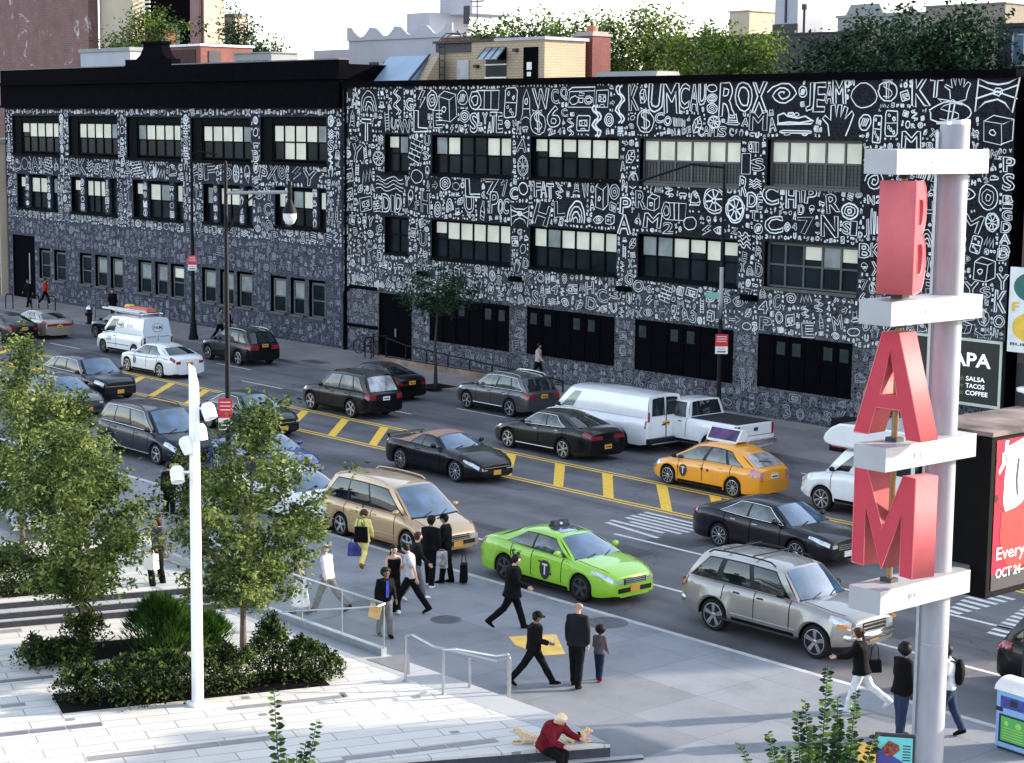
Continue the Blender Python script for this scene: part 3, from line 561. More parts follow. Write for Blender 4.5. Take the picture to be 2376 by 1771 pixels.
def wall_grid(mb, x0, x1, z0, z1, holes, mi=0, depth=.28):
    xs = sorted(set([x0, x1] + [h[0] for h in holes] + [h[1] for h in holes])); zs = sorted(set([z0, z1] + [h[2] for h in holes] + [h[3] for h in holes]))
    for i in range(len(xs) - 1):
        for j in range(len(zs) - 1):
            cx, cz = (xs[i] + xs[i + 1]) / 2, (zs[j] + zs[j + 1]) / 2
            if any(h[0] < cx < h[1] and h[2] < cz < h[3] for h in holes): continue
            mb.quad((xs[i], YF, zs[j]), (xs[i + 1], YF, zs[j]), (xs[i + 1], YF, zs[j + 1]), (xs[i], YF, zs[j + 1]), mi)
    for h in holes:
        a, b_, c, d = h[:4]; Y2 = YF + depth
        mb.quad((a, YF, c), (a, YF, d), (a, Y2, d), (a, Y2, c), 2); mb.quad((b_, YF, d), (b_, YF, c), (b_, Y2, c), (b_, Y2, d), 2)
        mb.quad((a, YF, d), (b_, YF, d), (b_, Y2, d), (a, Y2, d), 2); mb.quad((a, Y2, c), (b_, Y2, c), (b_, YF, c), (a, YF, c), 2)
        mb.quad((a, Y2, c), (b_, Y2, c), (b_, Y2, d), (a, Y2, d), 2)
def window(parent, x0, x1, z0, z1, n, styles, frame=FRM, sill=True, split=.5, groups=None, grille=False, y=None):
    """multi-light window: dark frame, each upper light blind or dark glass, lower light dark or grilled"""
    y = YF + .20 if y is None else y; m = MB(); t = .07
    m.box(x0, y, z0, x1, y + .06, z0 + t); m.box(x0, y, z1 - t * 1.6, x1, y + .06, z1); pitch = (x1 - x0) / n
    zm = z0 + (z1 - z0) * (1 - split)
    for k in range(n + 1):
        w = .085 if 0 < k < n else .11; xx = x0 + k * pitch; xx = min(max(xx, x0 + w / 2), x1 - w / 2); m.box(xx - w / 2, y - .015, z0 + t, xx + w / 2, y + .06, z1 - t * 1.6)
    m.box(x0 + .11, y - .01, zm - .035, x1 - .11, y + .055, zm + .035)
    if sill: m.box(x0 - .05, YF - .09, z0 - .12, x1 + .05, YF + .2, z0 - .002)
    f = m.build('window', frame, parent)
    for k in range(n):
        a, b_ = x0 + k * pitch + .05, x0 + (k + 1) * pitch - .05; s = styles[k % len(styles)]; p = MB()
        zt, zl = z1 - t * 1.6, z0 + t
        if s == 'b': p.quad((a, y + .03, zm), (b_, y + .03, zm), (b_, y + .03, zt), (a, y + .03, zt), 1)
        elif s == 'h': zz = zm + (zt - zm) * .35; p.quad((a, y + .03, zz), (b_, y + .03, zz), (b_, y + .03, zt), (a, y + .03, zt), 1); p.quad((a, y + .035, zm), (b_, y + .035, zm), (b_, y + .035, zz), (a, y + .035, zz), 0)
        elif s == 'g': p.quad((a, y + .03, zm), (b_, y + .03, zm), (b_, y + .03, zt), (a, y + .03, zt), 2)
        elif s == 'f': p.quad((a, y + .03, zl), (b_, y + .03, zl), (b_, y + .03, zt), (a, y + .03, zt), 1)
        else: p.quad((a, y + .04, zm), (b_, y + .04, zm), (b_, y + .04, zt), (a, y + .04, zt), 0)
        if s != 'f':
            if grille:
                p.quad((a, y + .045, zl), (b_, y + .045, zl), (b_, y + .045, zm), (a, y + .045, zm), 3)
                for q in range(4): xx = a + (b_ - a) * (.18 + .64 * q / 3); p.box(xx - .012, y + .02, zl, xx + .012, y + .04, zm, 4)
                for q in range(6): zz = zl + (zm - zl) * (q + .5) / 6; p.box(a, y + .018, zz - .012, b_, y + .036, zz + .012, 4)
            else: p.quad((a, y + .04, zl), (b_, y + .04, zl), (b_, y + .04, zm), (a, y + .04, zm), 0)
        p.build('pane', [GL_D, BLIND, BLIND2, GRYP, BARS], f)
# --- right, taller-windowed building
RX0, RX1, RTOP = -76.22, -37.33, 13.36
WR3 = [(-72.72, -70.94, 9.08, 10.88), (-69.1, -63.48, 9.08, 10.88), (-62.14, -56.62, 9.08, 10.88), (-55.34, -49.8, 9.08, 10.88), (-48.4, -43.84, 9.15, 10.92)]
WR2 = [(-72.72, -70.92, 5.2, 6.92), (-69.1, -63.47, 5.15, 6.95), (-62.12, -56.64, 5.15, 6.95), (-55.36, -49.81, 5.15, 6.95), (-48.4, -43.86, 5.25, 7.0)]
WR1 = [(-73.2, -70.6, 0.13, 3.2), (-69.2, -63.47, 1.2, 3.3), (-62.25, -56.66, 1.25, 3.35), (-55.42, -49.9, 1.25, 3.38), (-48.6, -43.95, 1.3, 3.4)]
mbR = thing('mural_building', 'long three-storey black building with crisp white doodle mural and wide window bands', 'building')
mu = Mural(RX0 + .1, RX1 - .05, .15, 13.15, WR3 + WR2 + WR1)
mu.px(780, 180, 3.695, [('T', 220, 300, 360, 540, .08), ('arch', 210, 350, 110, 300), ('dots', 425, 480, 100, 200), ('squig', 490, 570, 100, 320), ('G', 595, 660, 180, 285, .06), ('bolt', 690, 780, 110, 260), ('ring', 778, 868, 112, 280, .06), ('box3', 875, 1035, 110, 385, .05), ('stripes', 1040, 1130, 110, 240), ('barrel', 1140, 1410, 108, 285, .05), ('domino', 1425, 1570, 90, 350, .05), ('rocket', 1575, 1685, 95, 370, .05), ('W', 1690, 1830, 95, 270, .06), ('C', 1845, 1905, 100, 225), ('Q', 1925, 1982, 85, 195), ('boombox', 1995, 2215, 75, 280, .05),
 ('W', 540, 645, 360, 475, .06), ('L', 670, 780, 280, 465, .10), ('E', 835, 910, 285, 430, .06), ('ring', 1060, 1145, 280, 385), ('S', 1150, 1210, 305, 470, .06), ('L', 1215, 1250, 300, 410, .06), ('Y', 1255, 1300, 300, 400), ('A', 1300, 1330, 380, 480), ('T', 1320, 1375, 300, 470, .07), ('E', 1375, 1425, 300, 470, .07), ('dollar', 1660, 1805, 275, 490, .055), ('6', 1812, 1920, 245, 430, .06), ('squig', 1980, 2055, 350, 495), ('cassette', 2065, 2175, 310, 475, .05),
 ('waves', 340, 575, 820, 990, .05), ('D', 395, 465, 1000, 1155, .06), ('I', 470, 500, 1010, 1150, .06), ('D', 510, 560, 1000, 1160, .06), ('ring', 890, 980, 850, 965, .06), ('7', 1285, 1395, 870, 1010, .07), ('L', 1110, 1230, 870, 1030, .06), ('U', 1100, 1180, 1010, 1160, .06), ('P', 1320, 1390, 975, 1165, .06), ('O', 1390, 1430, 1040, 1170, .05), ('C', 1432, 1480, 1040, 1170, .05), ('oval', 1565, 1645, 880, 1025, .05), ('F', 1700, 1755, 880, 1030, .08), ('A', 1755, 1805, 890, 1030, .07), ('T', 1805, 1865, 910, 1040, .08), ('arch', 1985, 2135, 1045, 1260, .07), ('oval', 640, 745, 770, 930, .05), ('fan', 1500, 1650, 1080, 1290, .05)])
mu.px(1360, 160, 2.996, [('squig', 40, 120, 250, 470, .10), ('squig', 205, 285, 110, 380, .10), ('ring', 130, 190, 310, 400), ('cassette', 70, 155, 130, 285), ('K', 300, 365, 120, 290, .06), ('U', 435, 535, 105, 295, .07), ('M', 545, 645, 105, 310, .08), ('C', 650, 715, 105, 275, .07), ('A', 725, 780, 105, 295, .07), ('U', 785, 832, 105, 250, .07), ('oval', 840, 912, 100, 170), ('ring', 840, 912, 175, 235), ('ring', 840, 912, 240, 310), ('R', 932, 1040, 92, 335, .07), ('O', 1042, 1152, 92, 295, .07), ('X', 1155, 1255, 95, 305, .07), ('spiral', 1262, 1478, 88, 265, .055), ('stripes', 1480, 1535, 120, 200), ('J', 1535, 1580, 95, 290, .05), ('E', 1588, 1660, 95, 300, .06), ('A', 1668, 1715, 115, 240, .06), ('M', 1720, 1800, 75, 240, .06), ('O', 1800, 1835, 70, 130), ('N', 1840, 1865, 68, 115, .04), ('oval', 1838, 2025, 70, 305, .055), ('dollar', 2030, 2165, 70, 225, .05),
 ('dollar', 350, 475, 270, 445, .055), ('C', 482, 540, 305, 375), ('O', 545, 592, 330, 395), ('bars', 605, 690, 325, 400), ('leaf', 740, 805, 330, 450), ('wheel', 848, 935, 325, 415), ('C', 780, 815, 405, 470, .04), ('A', 818, 855, 400, 470, .04), ('P', 860, 890, 405, 470, .04), ('I', 893, 915, 405, 470, .04), ('S', 920, 975, 400, 472, .045), ('hat', 970, 1070, 300, 400), ('M', 1140, 1255, 290, 430), ('shoe', 1330, 1580, 280, 405, .06), ('board', 1350, 1570, 405, 470), ('hand', 1650, 1885, 240, 470, .055), ('stripes', 1897, 1980, 315, 430), ('domino', 1985, 2060, 320, 515), ('domino', 2065, 2180, 290, 470),
 ('P', 240, 310, 895, 1010, .08), ('A', 220, 310, 1015, 1150, .07), ('box3', 65, 155, 780, 985), ('box3', 425, 512, 870, 990, .05), ('barrel', 525, 700, 920, 1060, .05), ('wheel', 815, 965, 815, 1015, .07), ('wheel', 975, 1100, 880, 1075, .08), ('R', 1072, 1120, 745, 885, .05), ('D', 1125, 1185, 860, 960, .06), ('E', 1190, 1225, 870, 975, .06), ('C', 1228, 1335, 815, 945, .05), ('H', 1395, 1458, 825, 970, .06), ('T', 1465, 1520, 830, 930, .06), ('P', 1525, 1600, 830, 935, .06), ('ring', 1775, 1890, 930, 1050, .07), ('S', 1785, 1835, 1060, 1150, .06), ('I', 1840, 1880, 1060, 1160, .05), ('I', 1085, 1140, 590, 730, .06), ('B', 1900, 1975, 1212, 1315, .06), ('K', 1980, 2045, 1210, 1310, .06), ('M', 405, 520, 1000, 1110), ('oval', 675, 770, 1010, 1140, .06), ('waves', 1060, 1140, 1110, 1260, .05)])
mu.px(1576, 0, 2.754, [('K', 1495, 1600, 490, 680, .06), ('T', 1605, 1680, 490, 620, .06), ('hand', 1700, 1880, 490, 630, .05), ('dollar', 1590, 1880, 635, 800, .06), ('fan', 1905, 2160, 490, 730, .06), ('box3', 1945, 2140, 735, 930, .05), ('M', 1425, 1540, 840, 950, .05), ('P', 2075, 2145, 1005, 1100, .06), ('S', 2070, 2140, 1110, 1220, .06), ('B', 2070, 2130, 1250, 1300, .05), ('I', 2070, 2130, 1305, 1335, .05), ('G', 2065, 2125, 1345, 1410, .05), ('D', 2060, 2120, 1415, 1490, .05), ('A', 2050, 2115, 1495, 1560, .05), ('D', 2045, 2110, 1565, 1650, .05)])
mu.px(2176, 560, 3.305, [('D', 460, 545, 55, 150, .05), ('Y', 455, 540, 250, 370, .05), ('K', 440, 525, 375, 550, .06), ('box3', 275, 445, 120, 320), ('O', 430, 510, 565, 665, .05)])
mu.fill(RX0, RX1, 10.95, 13.15, (.9, .55, .35, .24, .17, .11), .3, .036, 1, 2.4)
mu.fill(RX0, RX1, 7.0, 10.9, (.85, .6, .45, .32, .22, .15, .11), .3, .033, 1, 2.2)
mu.fill(RX0, RX1, 3.3, 7.0, (.55, .42, .32, .22, .15, .11), .3, .026, 1, 1.8)
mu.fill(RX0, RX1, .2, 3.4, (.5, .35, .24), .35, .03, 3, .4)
mu.filler(RX0 + .1, RX1 - .1, 6.9, 13.1, 9000, .026); mu.filler(RX0 + .1, RX1 - .1, 3.4, 6.9, 5500, .022)
mw = MB(); wall_grid(mw, RX0, RX1, -.05, RTOP, WR3 + WR2 + WR1)
mw.v, mw.f, mw.m = mw.v, mw.f, mw.m
mw.quad((RX1, YF, -.05), (RX1, YF + 22, -.05), (RX1, YF + 22, RTOP), (RX1, YF, RTOP), 2); mw.quad((RX0, YF + 22, -.05), (RX0, YF, -.05), (RX0, YF, RTOP), (RX0, YF + 22, RTOP), 2); mw.quad((RX1, YF + 22, -.05), (RX0, YF + 22, -.05), (RX0, YF + 22, RTOP), (RX1, YF + 22, RTOP), 2)
mw.add(mu.mb.v, mu.mb.f, 0); mw.m[-len(mu.mb.f):] = mu.mb.m
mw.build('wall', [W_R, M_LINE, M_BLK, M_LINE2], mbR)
p = MB(); p.box(RX0 + .3, YF + .3, 12.5, RX1 - .3, YF + 21.7, 12.6, 0); p.build('roof', mat('roof_felt', (.09, .09, .09), .9, var=.3, scale=.6), mbR)
p = MB(); p.box(RX0, YF - .14, 13.14, RX1 + .05, YF + .35, 13.42); p.box(RX1 - .35, YF + .351, 13.14, RX1 + .05, YF + 22, 13.42); p.build('parapet_coping', M_BLK, mbR)
bs = 'b'; ST = {0: ['h', 'g'], 1: ['g', 'b', 'd', 'd', 'b', 'b'], 2: ['h', 'b', 'h', 'b', 'b', 'b'], 3: ['b', 'b', 'b', 'b', 'b', 'b'], 4: ['b', 'b', 'b', 'b', 'b']}
ST2 = {0: ['d', 'd'], 1: ['h', 'b', 'b', 'b', 'b', 'b'], 2: ['b', 'g', 'b', 'b', 'b', 'b'], 3: ['g', 'g', 'b', 'h', 'b', 'h'], 4: ['d', 'd', 'h', 'g', 'h']}
NW = [2, 6, 6, 6, 5]
for i, w in enumerate(WR3): window(mbR, w[0], w[1], w[2], w[3], NW[i], ST[i], FRM_G if i >= 3 else FRM, True, .5, None, i >= 3)
for i, w in enumerate(WR2): window(mbR, w[0], w[1], w[2], w[3], NW[i], ST2[i], FRM_G if i == 4 else FRM, True, .5)
for i, w in enumerate(WR1):
    if i == 0:
        p = MB(); p.box(w[0] + .02, YF + .12, w[2], (w[0] + w[1]) / 2 - .01, YF + .18, w[3] - .02); p.box((w[0] + w[1]) / 2 + .01, YF + .12, w[2], w[1] - .02, YF + .18, w[3] - .02); d = p.build('door', M_BLK, mbR)
        p = MB(); p.box(w[0] + 1.2, YF + .06, 1.1, w[0] + 1.24, YF + .12, 1.5); p.build('door_handle', STEEL_D, d)
    else:
        p = MB(); p.box(w[0], YF + .02, w[2], w[1], YF + .10, w[3]); nn = 6
        for k in range(nn + 1): xx = w[0] + (w[1] - w[0]) * k / nn; p.box(max(w[0], xx - .03), YF - .01, w[2], min(w[1], xx + .03), YF + .02, w[3])
        f = p.build('shopfront_panel', M_BLK, mbR)
        for k in range(nn):
            if (k + i) % 3 != 1: q = MB(); xx = w[0] + (w[1] - w[0]) * (k + .22) / nn; q.quad((xx, YF + .014, w[3] - .75), (xx + .42, YF + .014, w[3] - .75), (xx + .42, YF + .014, w[3] - .25), (xx, YF + .014, w[3] - .25)); q.build('pane', mat('dim_green_glass', (.014, .024, .030), .3, var=.5, spec=.2), f)
p = MB(); p.tube([(-75.9, YF - .1, 0.1), (-75.9, YF - .1, 3.0), (-75.7, YF - .1, 3.25), (-75.4, YF - .1, 3.35), (-73.3, YF - .1, 3.35)], .09, 8); p.box(-75.9, YF - .14, 1.35, -73.25, YF - .04, 1.5); p.build('pipe_frame', M_BLK, mbR)
p = MB(); p.box(RX0 + .28, YF - .1, .1, RX0 + .38, YF - .02, 13.1); p.build('downpipe', M_BLK, mbR)
for x_, z_ in ((-69.5, 4.35), (-62.9, 4.55), (-56.0, 4.6), (-49.0, 4.75)):
    p = MB(); p.box(x_ - .35, YF - .35, z_ - .1, x_ + .35, YF - .02, z_ + .12, tx=.06); p.build('wall_lamp', M_BLK, mbR)
# --- left building with deep black cornice
LX0, LX1, LTOP = -113.0, -76.24, 14.5
WL3 = [(-111.9, -105.8, 9.3, 11.66), (-104.45, -98.6, 9.3, 11.66), (-97.45, -91.55, 9.3, 11.62), (-90.4, -84.45, 9.3, 11.6), (-83.5, -77.6, 9.35, 11.68)]
WL2 = [(-111.45, -106.1, 5.9, 8.0), (-104.3, -98.75, 5.9, 8.0), (-96.85, -91.4, 5.9, 8.02), (-89.2, -84.35, 5.95, 8.02), (-82.2, -77.65, 6.05, 8.08)]
WL1 = [(-108.7, -107.25), (-106.7, -105.2), (-103.4, -101.95), (-101.5, -100.05), (-99.65, -98.2), (-96.4, -94.9), (-94.5, -93.1), (-92.75, -91.3), (-89.45, -88.0), (-87.6, -86.2), (-85.9, -84.4), (-82.65, -81.2), (-80.8, -79.5), (-79.15, -77.7)]
WL1 = [(a, b_, 1.42, 3.42) for a, b_ in WL1]; DOORL = [(-112.3, -109.3, .12, 4.1)]
mbL = thing('mural_building', 'three-storey mural building on the left with deep plain black cornice and gable ornament', 'building')
ml = Mural(LX0 + .1, LX1 - .05, .2, 12.1, WL3 + WL2 + WL1 + DOORL)
for i in range(6):   # pier figures
    xx = [-112.5, -105.4, -98.0, -90.98, -83.98, -77.2][i] - .25
    for j, k in enumerate(['wheel', 'oval', 'S', 'B', 'hand']): ml.put(k if (i + j) % 2 else rnd.choice(DK), xx + .02, 11.3 - j * .62 - .1, xx + .5, 11.88 - j * .62 - .1, .045)
ml.fill(LX0, LX1, 8.05, 9.15, (.95, .7, .45, .3, .2, .13), .4, .032, 1, 2)
ml.fill(LX0, LX1, 9.15, 12.05, (.45, .3, .22, .15), .3, .03)
ml.fill(LX0, LX1, 5.2, 8.05, (.6, .42, .3, .2, .13), .35, .024, 1, 1.6)
ml.fill(LX0, LX1, 3.4, 5.6, (.5, .36, .26), .3, .03, 3, .6)
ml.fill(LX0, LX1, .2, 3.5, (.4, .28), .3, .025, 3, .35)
ml.filler(LX0 + .1, LX1 - .1, 5.2, 12.0, 9000, .022)
mw = MB(); wall_grid(mw, LX0, LX1, -.05, 12.15, WL3 + WL2 + WL1 + DOORL)
mw.quad((LX1, YF, -.05), (LX1, YF + 22, -.05), (LX1, YF + 22, 14.3), (LX1, YF, 14.3), 2); mw.quad((LX0, YF + 22, -.05), (LX0, YF, -.05), (LX0, YF, 14.3), (LX0, YF + 22, 14.3), 2); mw.quad((LX1, YF + 22, -.05), (LX0, YF + 22, -.05), (LX0, YF + 22, 14.0), (LX1, YF + 22, 14.0), 2)
mw.add(ml.mb.v, ml.mb.f, 0); mw.m[-len(ml.mb.f):] = ml.mb.m
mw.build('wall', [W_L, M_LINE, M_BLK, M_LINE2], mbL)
p = MB(); p.box(LX0 + .3, YF + .3, 13.3, LX1 - .3, YF + 21.7, 13.4, 0); p.build('roof', MATS['roof_felt'], mbL)
p = MB(); p.box(LX0 - .05, YF - .22, 12.15, LX1 + .03, YF + .4, 13.55); p.box(LX0 - .15, YF - .42, 13.55, LX1 + .1, YF + .42, 13.72); p.box(LX0 - .05, YF - .2, 13.72, LX1 + .03, YF + .4, LTOP)
p.box(LX0, YF - .32, 12.15, LX1, YF - .22, 12.3); p.build('cornice', M_BLK, mbL)
gp_ = [(-97.2, LTOP), (-97.2, 14.88), (-95.95, 14.88), (-95.5, 15.1), (-95.15, 15.5), (-95.1, 15.72), (-93.2, 15.72), (-93.15, 15.5), (-92.9, 15.1), (-92.5, 14.86), (-92.05, 14.86), (-92.05, LTOP)]
p = MB(); p.prism([(a, b_) for a, b_ in gp_], YF - .18, YF + .38, 0, Matrix(((1, 0, 0, 0), (0, 0, 1, 0), (0, 1, 0, 0), (0, 0, 0, 1)))); p.box(-95.25, YF - .26, 15.72, -93.05, YF + .42, 15.85); p.build('gable_ornament', M_BLK, mbL, weld=False)
p = MB(); p.box(LX0 - .05, YF - .24, LTOP, -97.25, YF + .42, LTOP + .06); p.box(-92.0, YF - .24, LTOP, LX1 + .03, YF + .42, LTOP + .06); p.build('cornice_coping', mat('worn_coping', (.10, .10, .11), .6), mbL)
SL = [['h', 'b', 'b', 'b', 'b'], ['b', 'b', 'b', 'b', 'g'], ['g', 'b', 'b', 'b', 'b'], ['b', 'b', 'b', 'b', 'g'], ['b', 'f', 'f', 'b', 'g']]
for i, w in enumerate(WL3): window(mbL, w[0] + .9, w[1] - .02, w[2] + .1, w[3] - .35, 5, SL[i], FRM, False, .5); p = MB(); p.box(w[0] - .05, YF - .1, w[2] - .16, w[1] + .05, YF + .1, w[2]); p.box(w[0], YF + .12, w[2], w[0] + .9, YF + .2, w[3]); p.box(w[0] + .901, YF + .15, w[3] - .35, w[1], YF + .2, w[3]); p.build('window_surround', FRM, mbL)
for i, w in enumerate(WL2):
    wd = w[1] - w[0]
    m1, m2 = w[0] + wd * .2, w[0] + wd * .74
    for xx in (m1, m2):
        p = MB(); mlm = Mural(w[0], w[1], w[2], w[3], []); p.box(xx, YF + .02, w[2], xx + wd * .09, YF + .26, w[3], 0)
        for j in range(4): mlm.put(rnd.choice(DK), xx + .03, w[2] + .08 + j * .5, xx + wd * .09 - .03, w[2] + .5 + j * .5, .035)
        for v in range(len(mlm.mb.v)): q = mlm.mb.v[v]; mlm.mb.v[v] = (q[0], YF + .014, q[2])
        p.add(mlm.mb.v, mlm.mb.f, 1); p.build('painted_mullion', [W_L, M_LINE], mbL)
    window(mbL, w[0] + .05, m1, w[2], w[3] - .1, 1, ['h', 'h', 'h', 'g', 'b'][i], FRM, False); window(mbL, m1 + wd * .09, m2, w[2], w[3] - .1, [2, 3, 2, 2, 2][i], [['b'], ['b'], ['b', 'g'], ['b', 'b'], ['g', 'b']][i], FRM, False); window(mbL, m2 + wd * .09, w[1], w[2], w[3] - .1, 1, ['g', 'd', 'b', 'b', 'b'][i], FRM, False)
    p = MB(); p.box(w[0] - .05, YF - .1, w[2] - .16, w[1] + .05, YF + .1, w[2]); p.build('sill', FRM, mbL)
for i, w in enumerate(WL1): window(mbL, w[0] + .12, w[1] - .12, w[2] + .1, w[3] - .15, 1, ['d', 'd', 'd', 'g', 'g', 'g', 'g', 'h', 'g', 'g', 'g', 'g', 'g', 'd'][i], FRM_G, True, .52, y=YF + .12)
p = MB(); p.box(-112.28, YF + .1, .12, -109.32, YF + .2, 4.08); d = p.build('door', M_BLK, mbL); p = MB(); p.box(-110.2, YF + .05, .9, -110.12, YF + .1, 3.0); p.build('door_handle', STEEL_D, d)
# ---------------------------------------------------------------- vehicles (local: +x forward, z up)
TYRE = mat('tyre_rubber', (0.012, 0.012, 0.013), 0.75, var=.2, spec=.2); RIM = mat('alloy_rim', (0.60, 0.61, 0.63), 0.25, 0.85, var=.08); RIM_D = mat('dark_rim', (0.10, 0.10, 0.11), 0.35, 0.7); UNDER = mat('car_underside', (0.006, 0.006, 0.006), 0.9, spec=.1)
CARGLASS = mat('tinted_car_glass', (0.010, 0.016, 0.022), 0.03, var=.6, scale=1.5, spec=.6, coat=.3); SHIELD = mat('windscreen_glass', (0.035, 0.10, 0.18), 0.03, var=.6, scale=2.0, spec=1.0, coat=1.0); CLEARG = mat('side_glass_grey', (0.07, 0.085, 0.085), 0.05, var=.8, scale=3.5, spec=.8)  # windscreen blue is the reflected sky, put into the base colour
CHROME = mat('chrome_trim', (0.72, 0.73, 0.75), 0.15, 0.95, var=.05); BLKTRIM = mat('black_plastic_trim', (0.012, 0.012, 0.013), 0.5, var=.2, spec=.3)
HEADL = mat('headlamp_lens', (0.55, 0.58, 0.62), 0.08, 0.3, var=.35, scale=12, coat=1.0); TAILL = mat('tail_lamp_lens', (0.26, 0.008, 0.015), 0.12, var=.3, scale=8, coat=.8); AMBER = mat('amber_lens', (0.75, 0.25, 0.03), 0.15); PLATE_Y = mat('yellow_plate', (0.72, 0.36, 0.05), 0.5, var=.1); PLATE_W = mat('white_plate', (0.7, 0.7, 0.7), 0.5); INK = mat('dark_ink', (0.02, 0.02, 0.03), 0.6)
GAP = mat('door_gap', (0.004, 0.004, 0.004), 0.9, spec=0)
def lerp(a, b, t): return a + (b - a) * t
def interp(T, x):
    if x <= T[0][0]: return T[0][1]
    for i in range(len(T) - 1):
        if x <= T[i + 1][0]:
            t = (x - T[i][0]) / (T[i + 1][0] - T[i][0]); t2 = t * t * (3 - 2 * t); t = lerp(t, t2, .35); return lerp(T[i][1], T[i + 1][1], t)
    return T[-1][1]
class Body:
    """lofted lower body: station x, half section parameter"""
    def __init__(s, L, W, top, zb, wheels, rw, taper_f=.22, taper_r=.14, crown=.03, flare=.0, shoulder=.12, lf=.75, lr=.5):
        s.L, s.W, s.top, s.zb, s.wheels, s.rw = L, W, top, zb, wheels, rw; s.tf, s.tr, s.crown, s.flare, s.sh, s.lf, s.lr = taper_f, taper_r, crown, flare, shoulder, lf, lr
    def hw(s, x):
        h = s.L / 2; w = s.W / 2; d = x - (h - s.lf)
        if d > 0: w *= 1 - s.tf * min(1, d / s.lf) ** 2.2
        d = -x - (h - s.lr)
        if d > 0: w *= 1 - s.tr * min(1, d / s.lr) ** 2.4
        return w
    def zlow(s, x):
        z = s.zb + (.08 * max(0, (abs(x) - s.L / 2 + .5) / .5) ** 2)
        for xw in s.wheels:
            R = s.rw * 1.16; d = abs(x - xw)
            if d < R: z = max(z, s.rw * .98 + sqrt(R * R - d * d) * .98)
        return z
    def sec(s, x, shrink=1.0, dz=0.0):
        w = s.hw(x) * shrink; zt = interp(s.top, x) - dz; zl = s.zlow(x); zs = zt - s.sh * (1 if zt > .6 else .7); zl = min(zl, zs - .06); lip = 0
        for xw in s.wheels:
            if abs(x - xw) < s.rw * 1.25: lip = s.flare
        P = [(0, s.zb + .02), (w * .78, s.zb + .02), (w * .80, max(zl - .02, s.zb + .02)), (w * .965 + lip, zl), (w * 1.0 + lip, lerp(zl, zs, .18)), (w * 1.0 + lip * .6, lerp(zl, zs, .45)), (w * .995, lerp(zl, zs, .7)), (w * .985, lerp(zl, zs, .88)), (w * .965, zs), (w * .925, lerp(zs, zt, .55)), (w * .86, lerp(zs, zt, .9)), (w * .72, zt + s.crown * .25), (w * .38, zt + s.crown * .8), (0, zt + s.crown)]
        return P
    def P(s, x, t, side=-1, off=0.0):
        S = s.sec(x); t = min(max(t, 0), len(S) - 1.001); i = int(t); f = t - i; y = lerp(S[i][0], S[i + 1][0], f); z = lerp(S[i][1], S[i + 1][1], f)
        dy, dz = S[i + 1][0] - S[i][0], S[i + 1][1] - S[i][1]; l = hypot(dy, dz) or 1; ny, nz = dz / l, -dy / l
        if ny < 0 and i > 3: pass
        return (x, side * (y + abs(ny) * off), z + (max(0, -dy / l) * off if i > 7 else 0))
    def stations(s):
        h = s.L / 2; X = set()
        n = int(s.L / .16)
        for k in range(n + 1): X.add(round(-h + .04 + (s.L - .08) * k / n, 4))
        for xw in s.wheels:
            for k in range(-8, 9): X.add(round(xw + s.rw * 1.16 * sin(k / 8 * pi / 2), 4))
            X.add(round(xw - s.rw * 1.165, 4)); X.add(round(xw + s.rw * 1.165, 4))
        return sorted(x for x in X if -h + .04 <= x <= h - .04)
    def mesh(s, mb):
        X = s.stations(); h = s.L / 2; rows = []
        rows.append((-h, s.sec(-h + .04, .90, .05))); rows.append((-h + .012, s.sec(-h + .04, .965, .02)))
        for x in X: rows.append((x, s.sec(x)))
        rows.append((h - .012, s.sec(h - .04, .965, .02))); rows.append((h, s.sec(h - .04, .90, .05)))
        n = len(rows[0][1]); V = []; F = []; MI = []
        for x, S in rows:
            V += [(x, -y, z) for y, z in S] + [(x, y, z) for y, z in reversed(S[1:-1])]
        m = 2 * n - 2
        for i in range(len(rows) - 1):
            for k in range(m):
                k2 = (k + 1) % m; F.append((i * m + k, i * m + k2, (i + 1) * m + k2, (i + 1) * m + k)); kk = k if k < n else m - 1 - k; MI.append(1 if kk in (0, 1, 2) else 0)
        F.append(tuple(range(m))); MI.append(0); F.append(tuple((len(rows) - 1) * m + k for k in reversed(range(m)))); MI.append(0)
        o = len(mb.v); mb.v += V; mb.f += [tuple(q + o for q in f) for f in F]; mb.m += MI
def patch(mb, fn, x0, x1, t0, t1, nx=6, nt=4, mi=0):
    mb.grid(lambda u, v: fn(lerp(x0, x1, u), lerp(t0, t1, v)), nx, nt, mi)
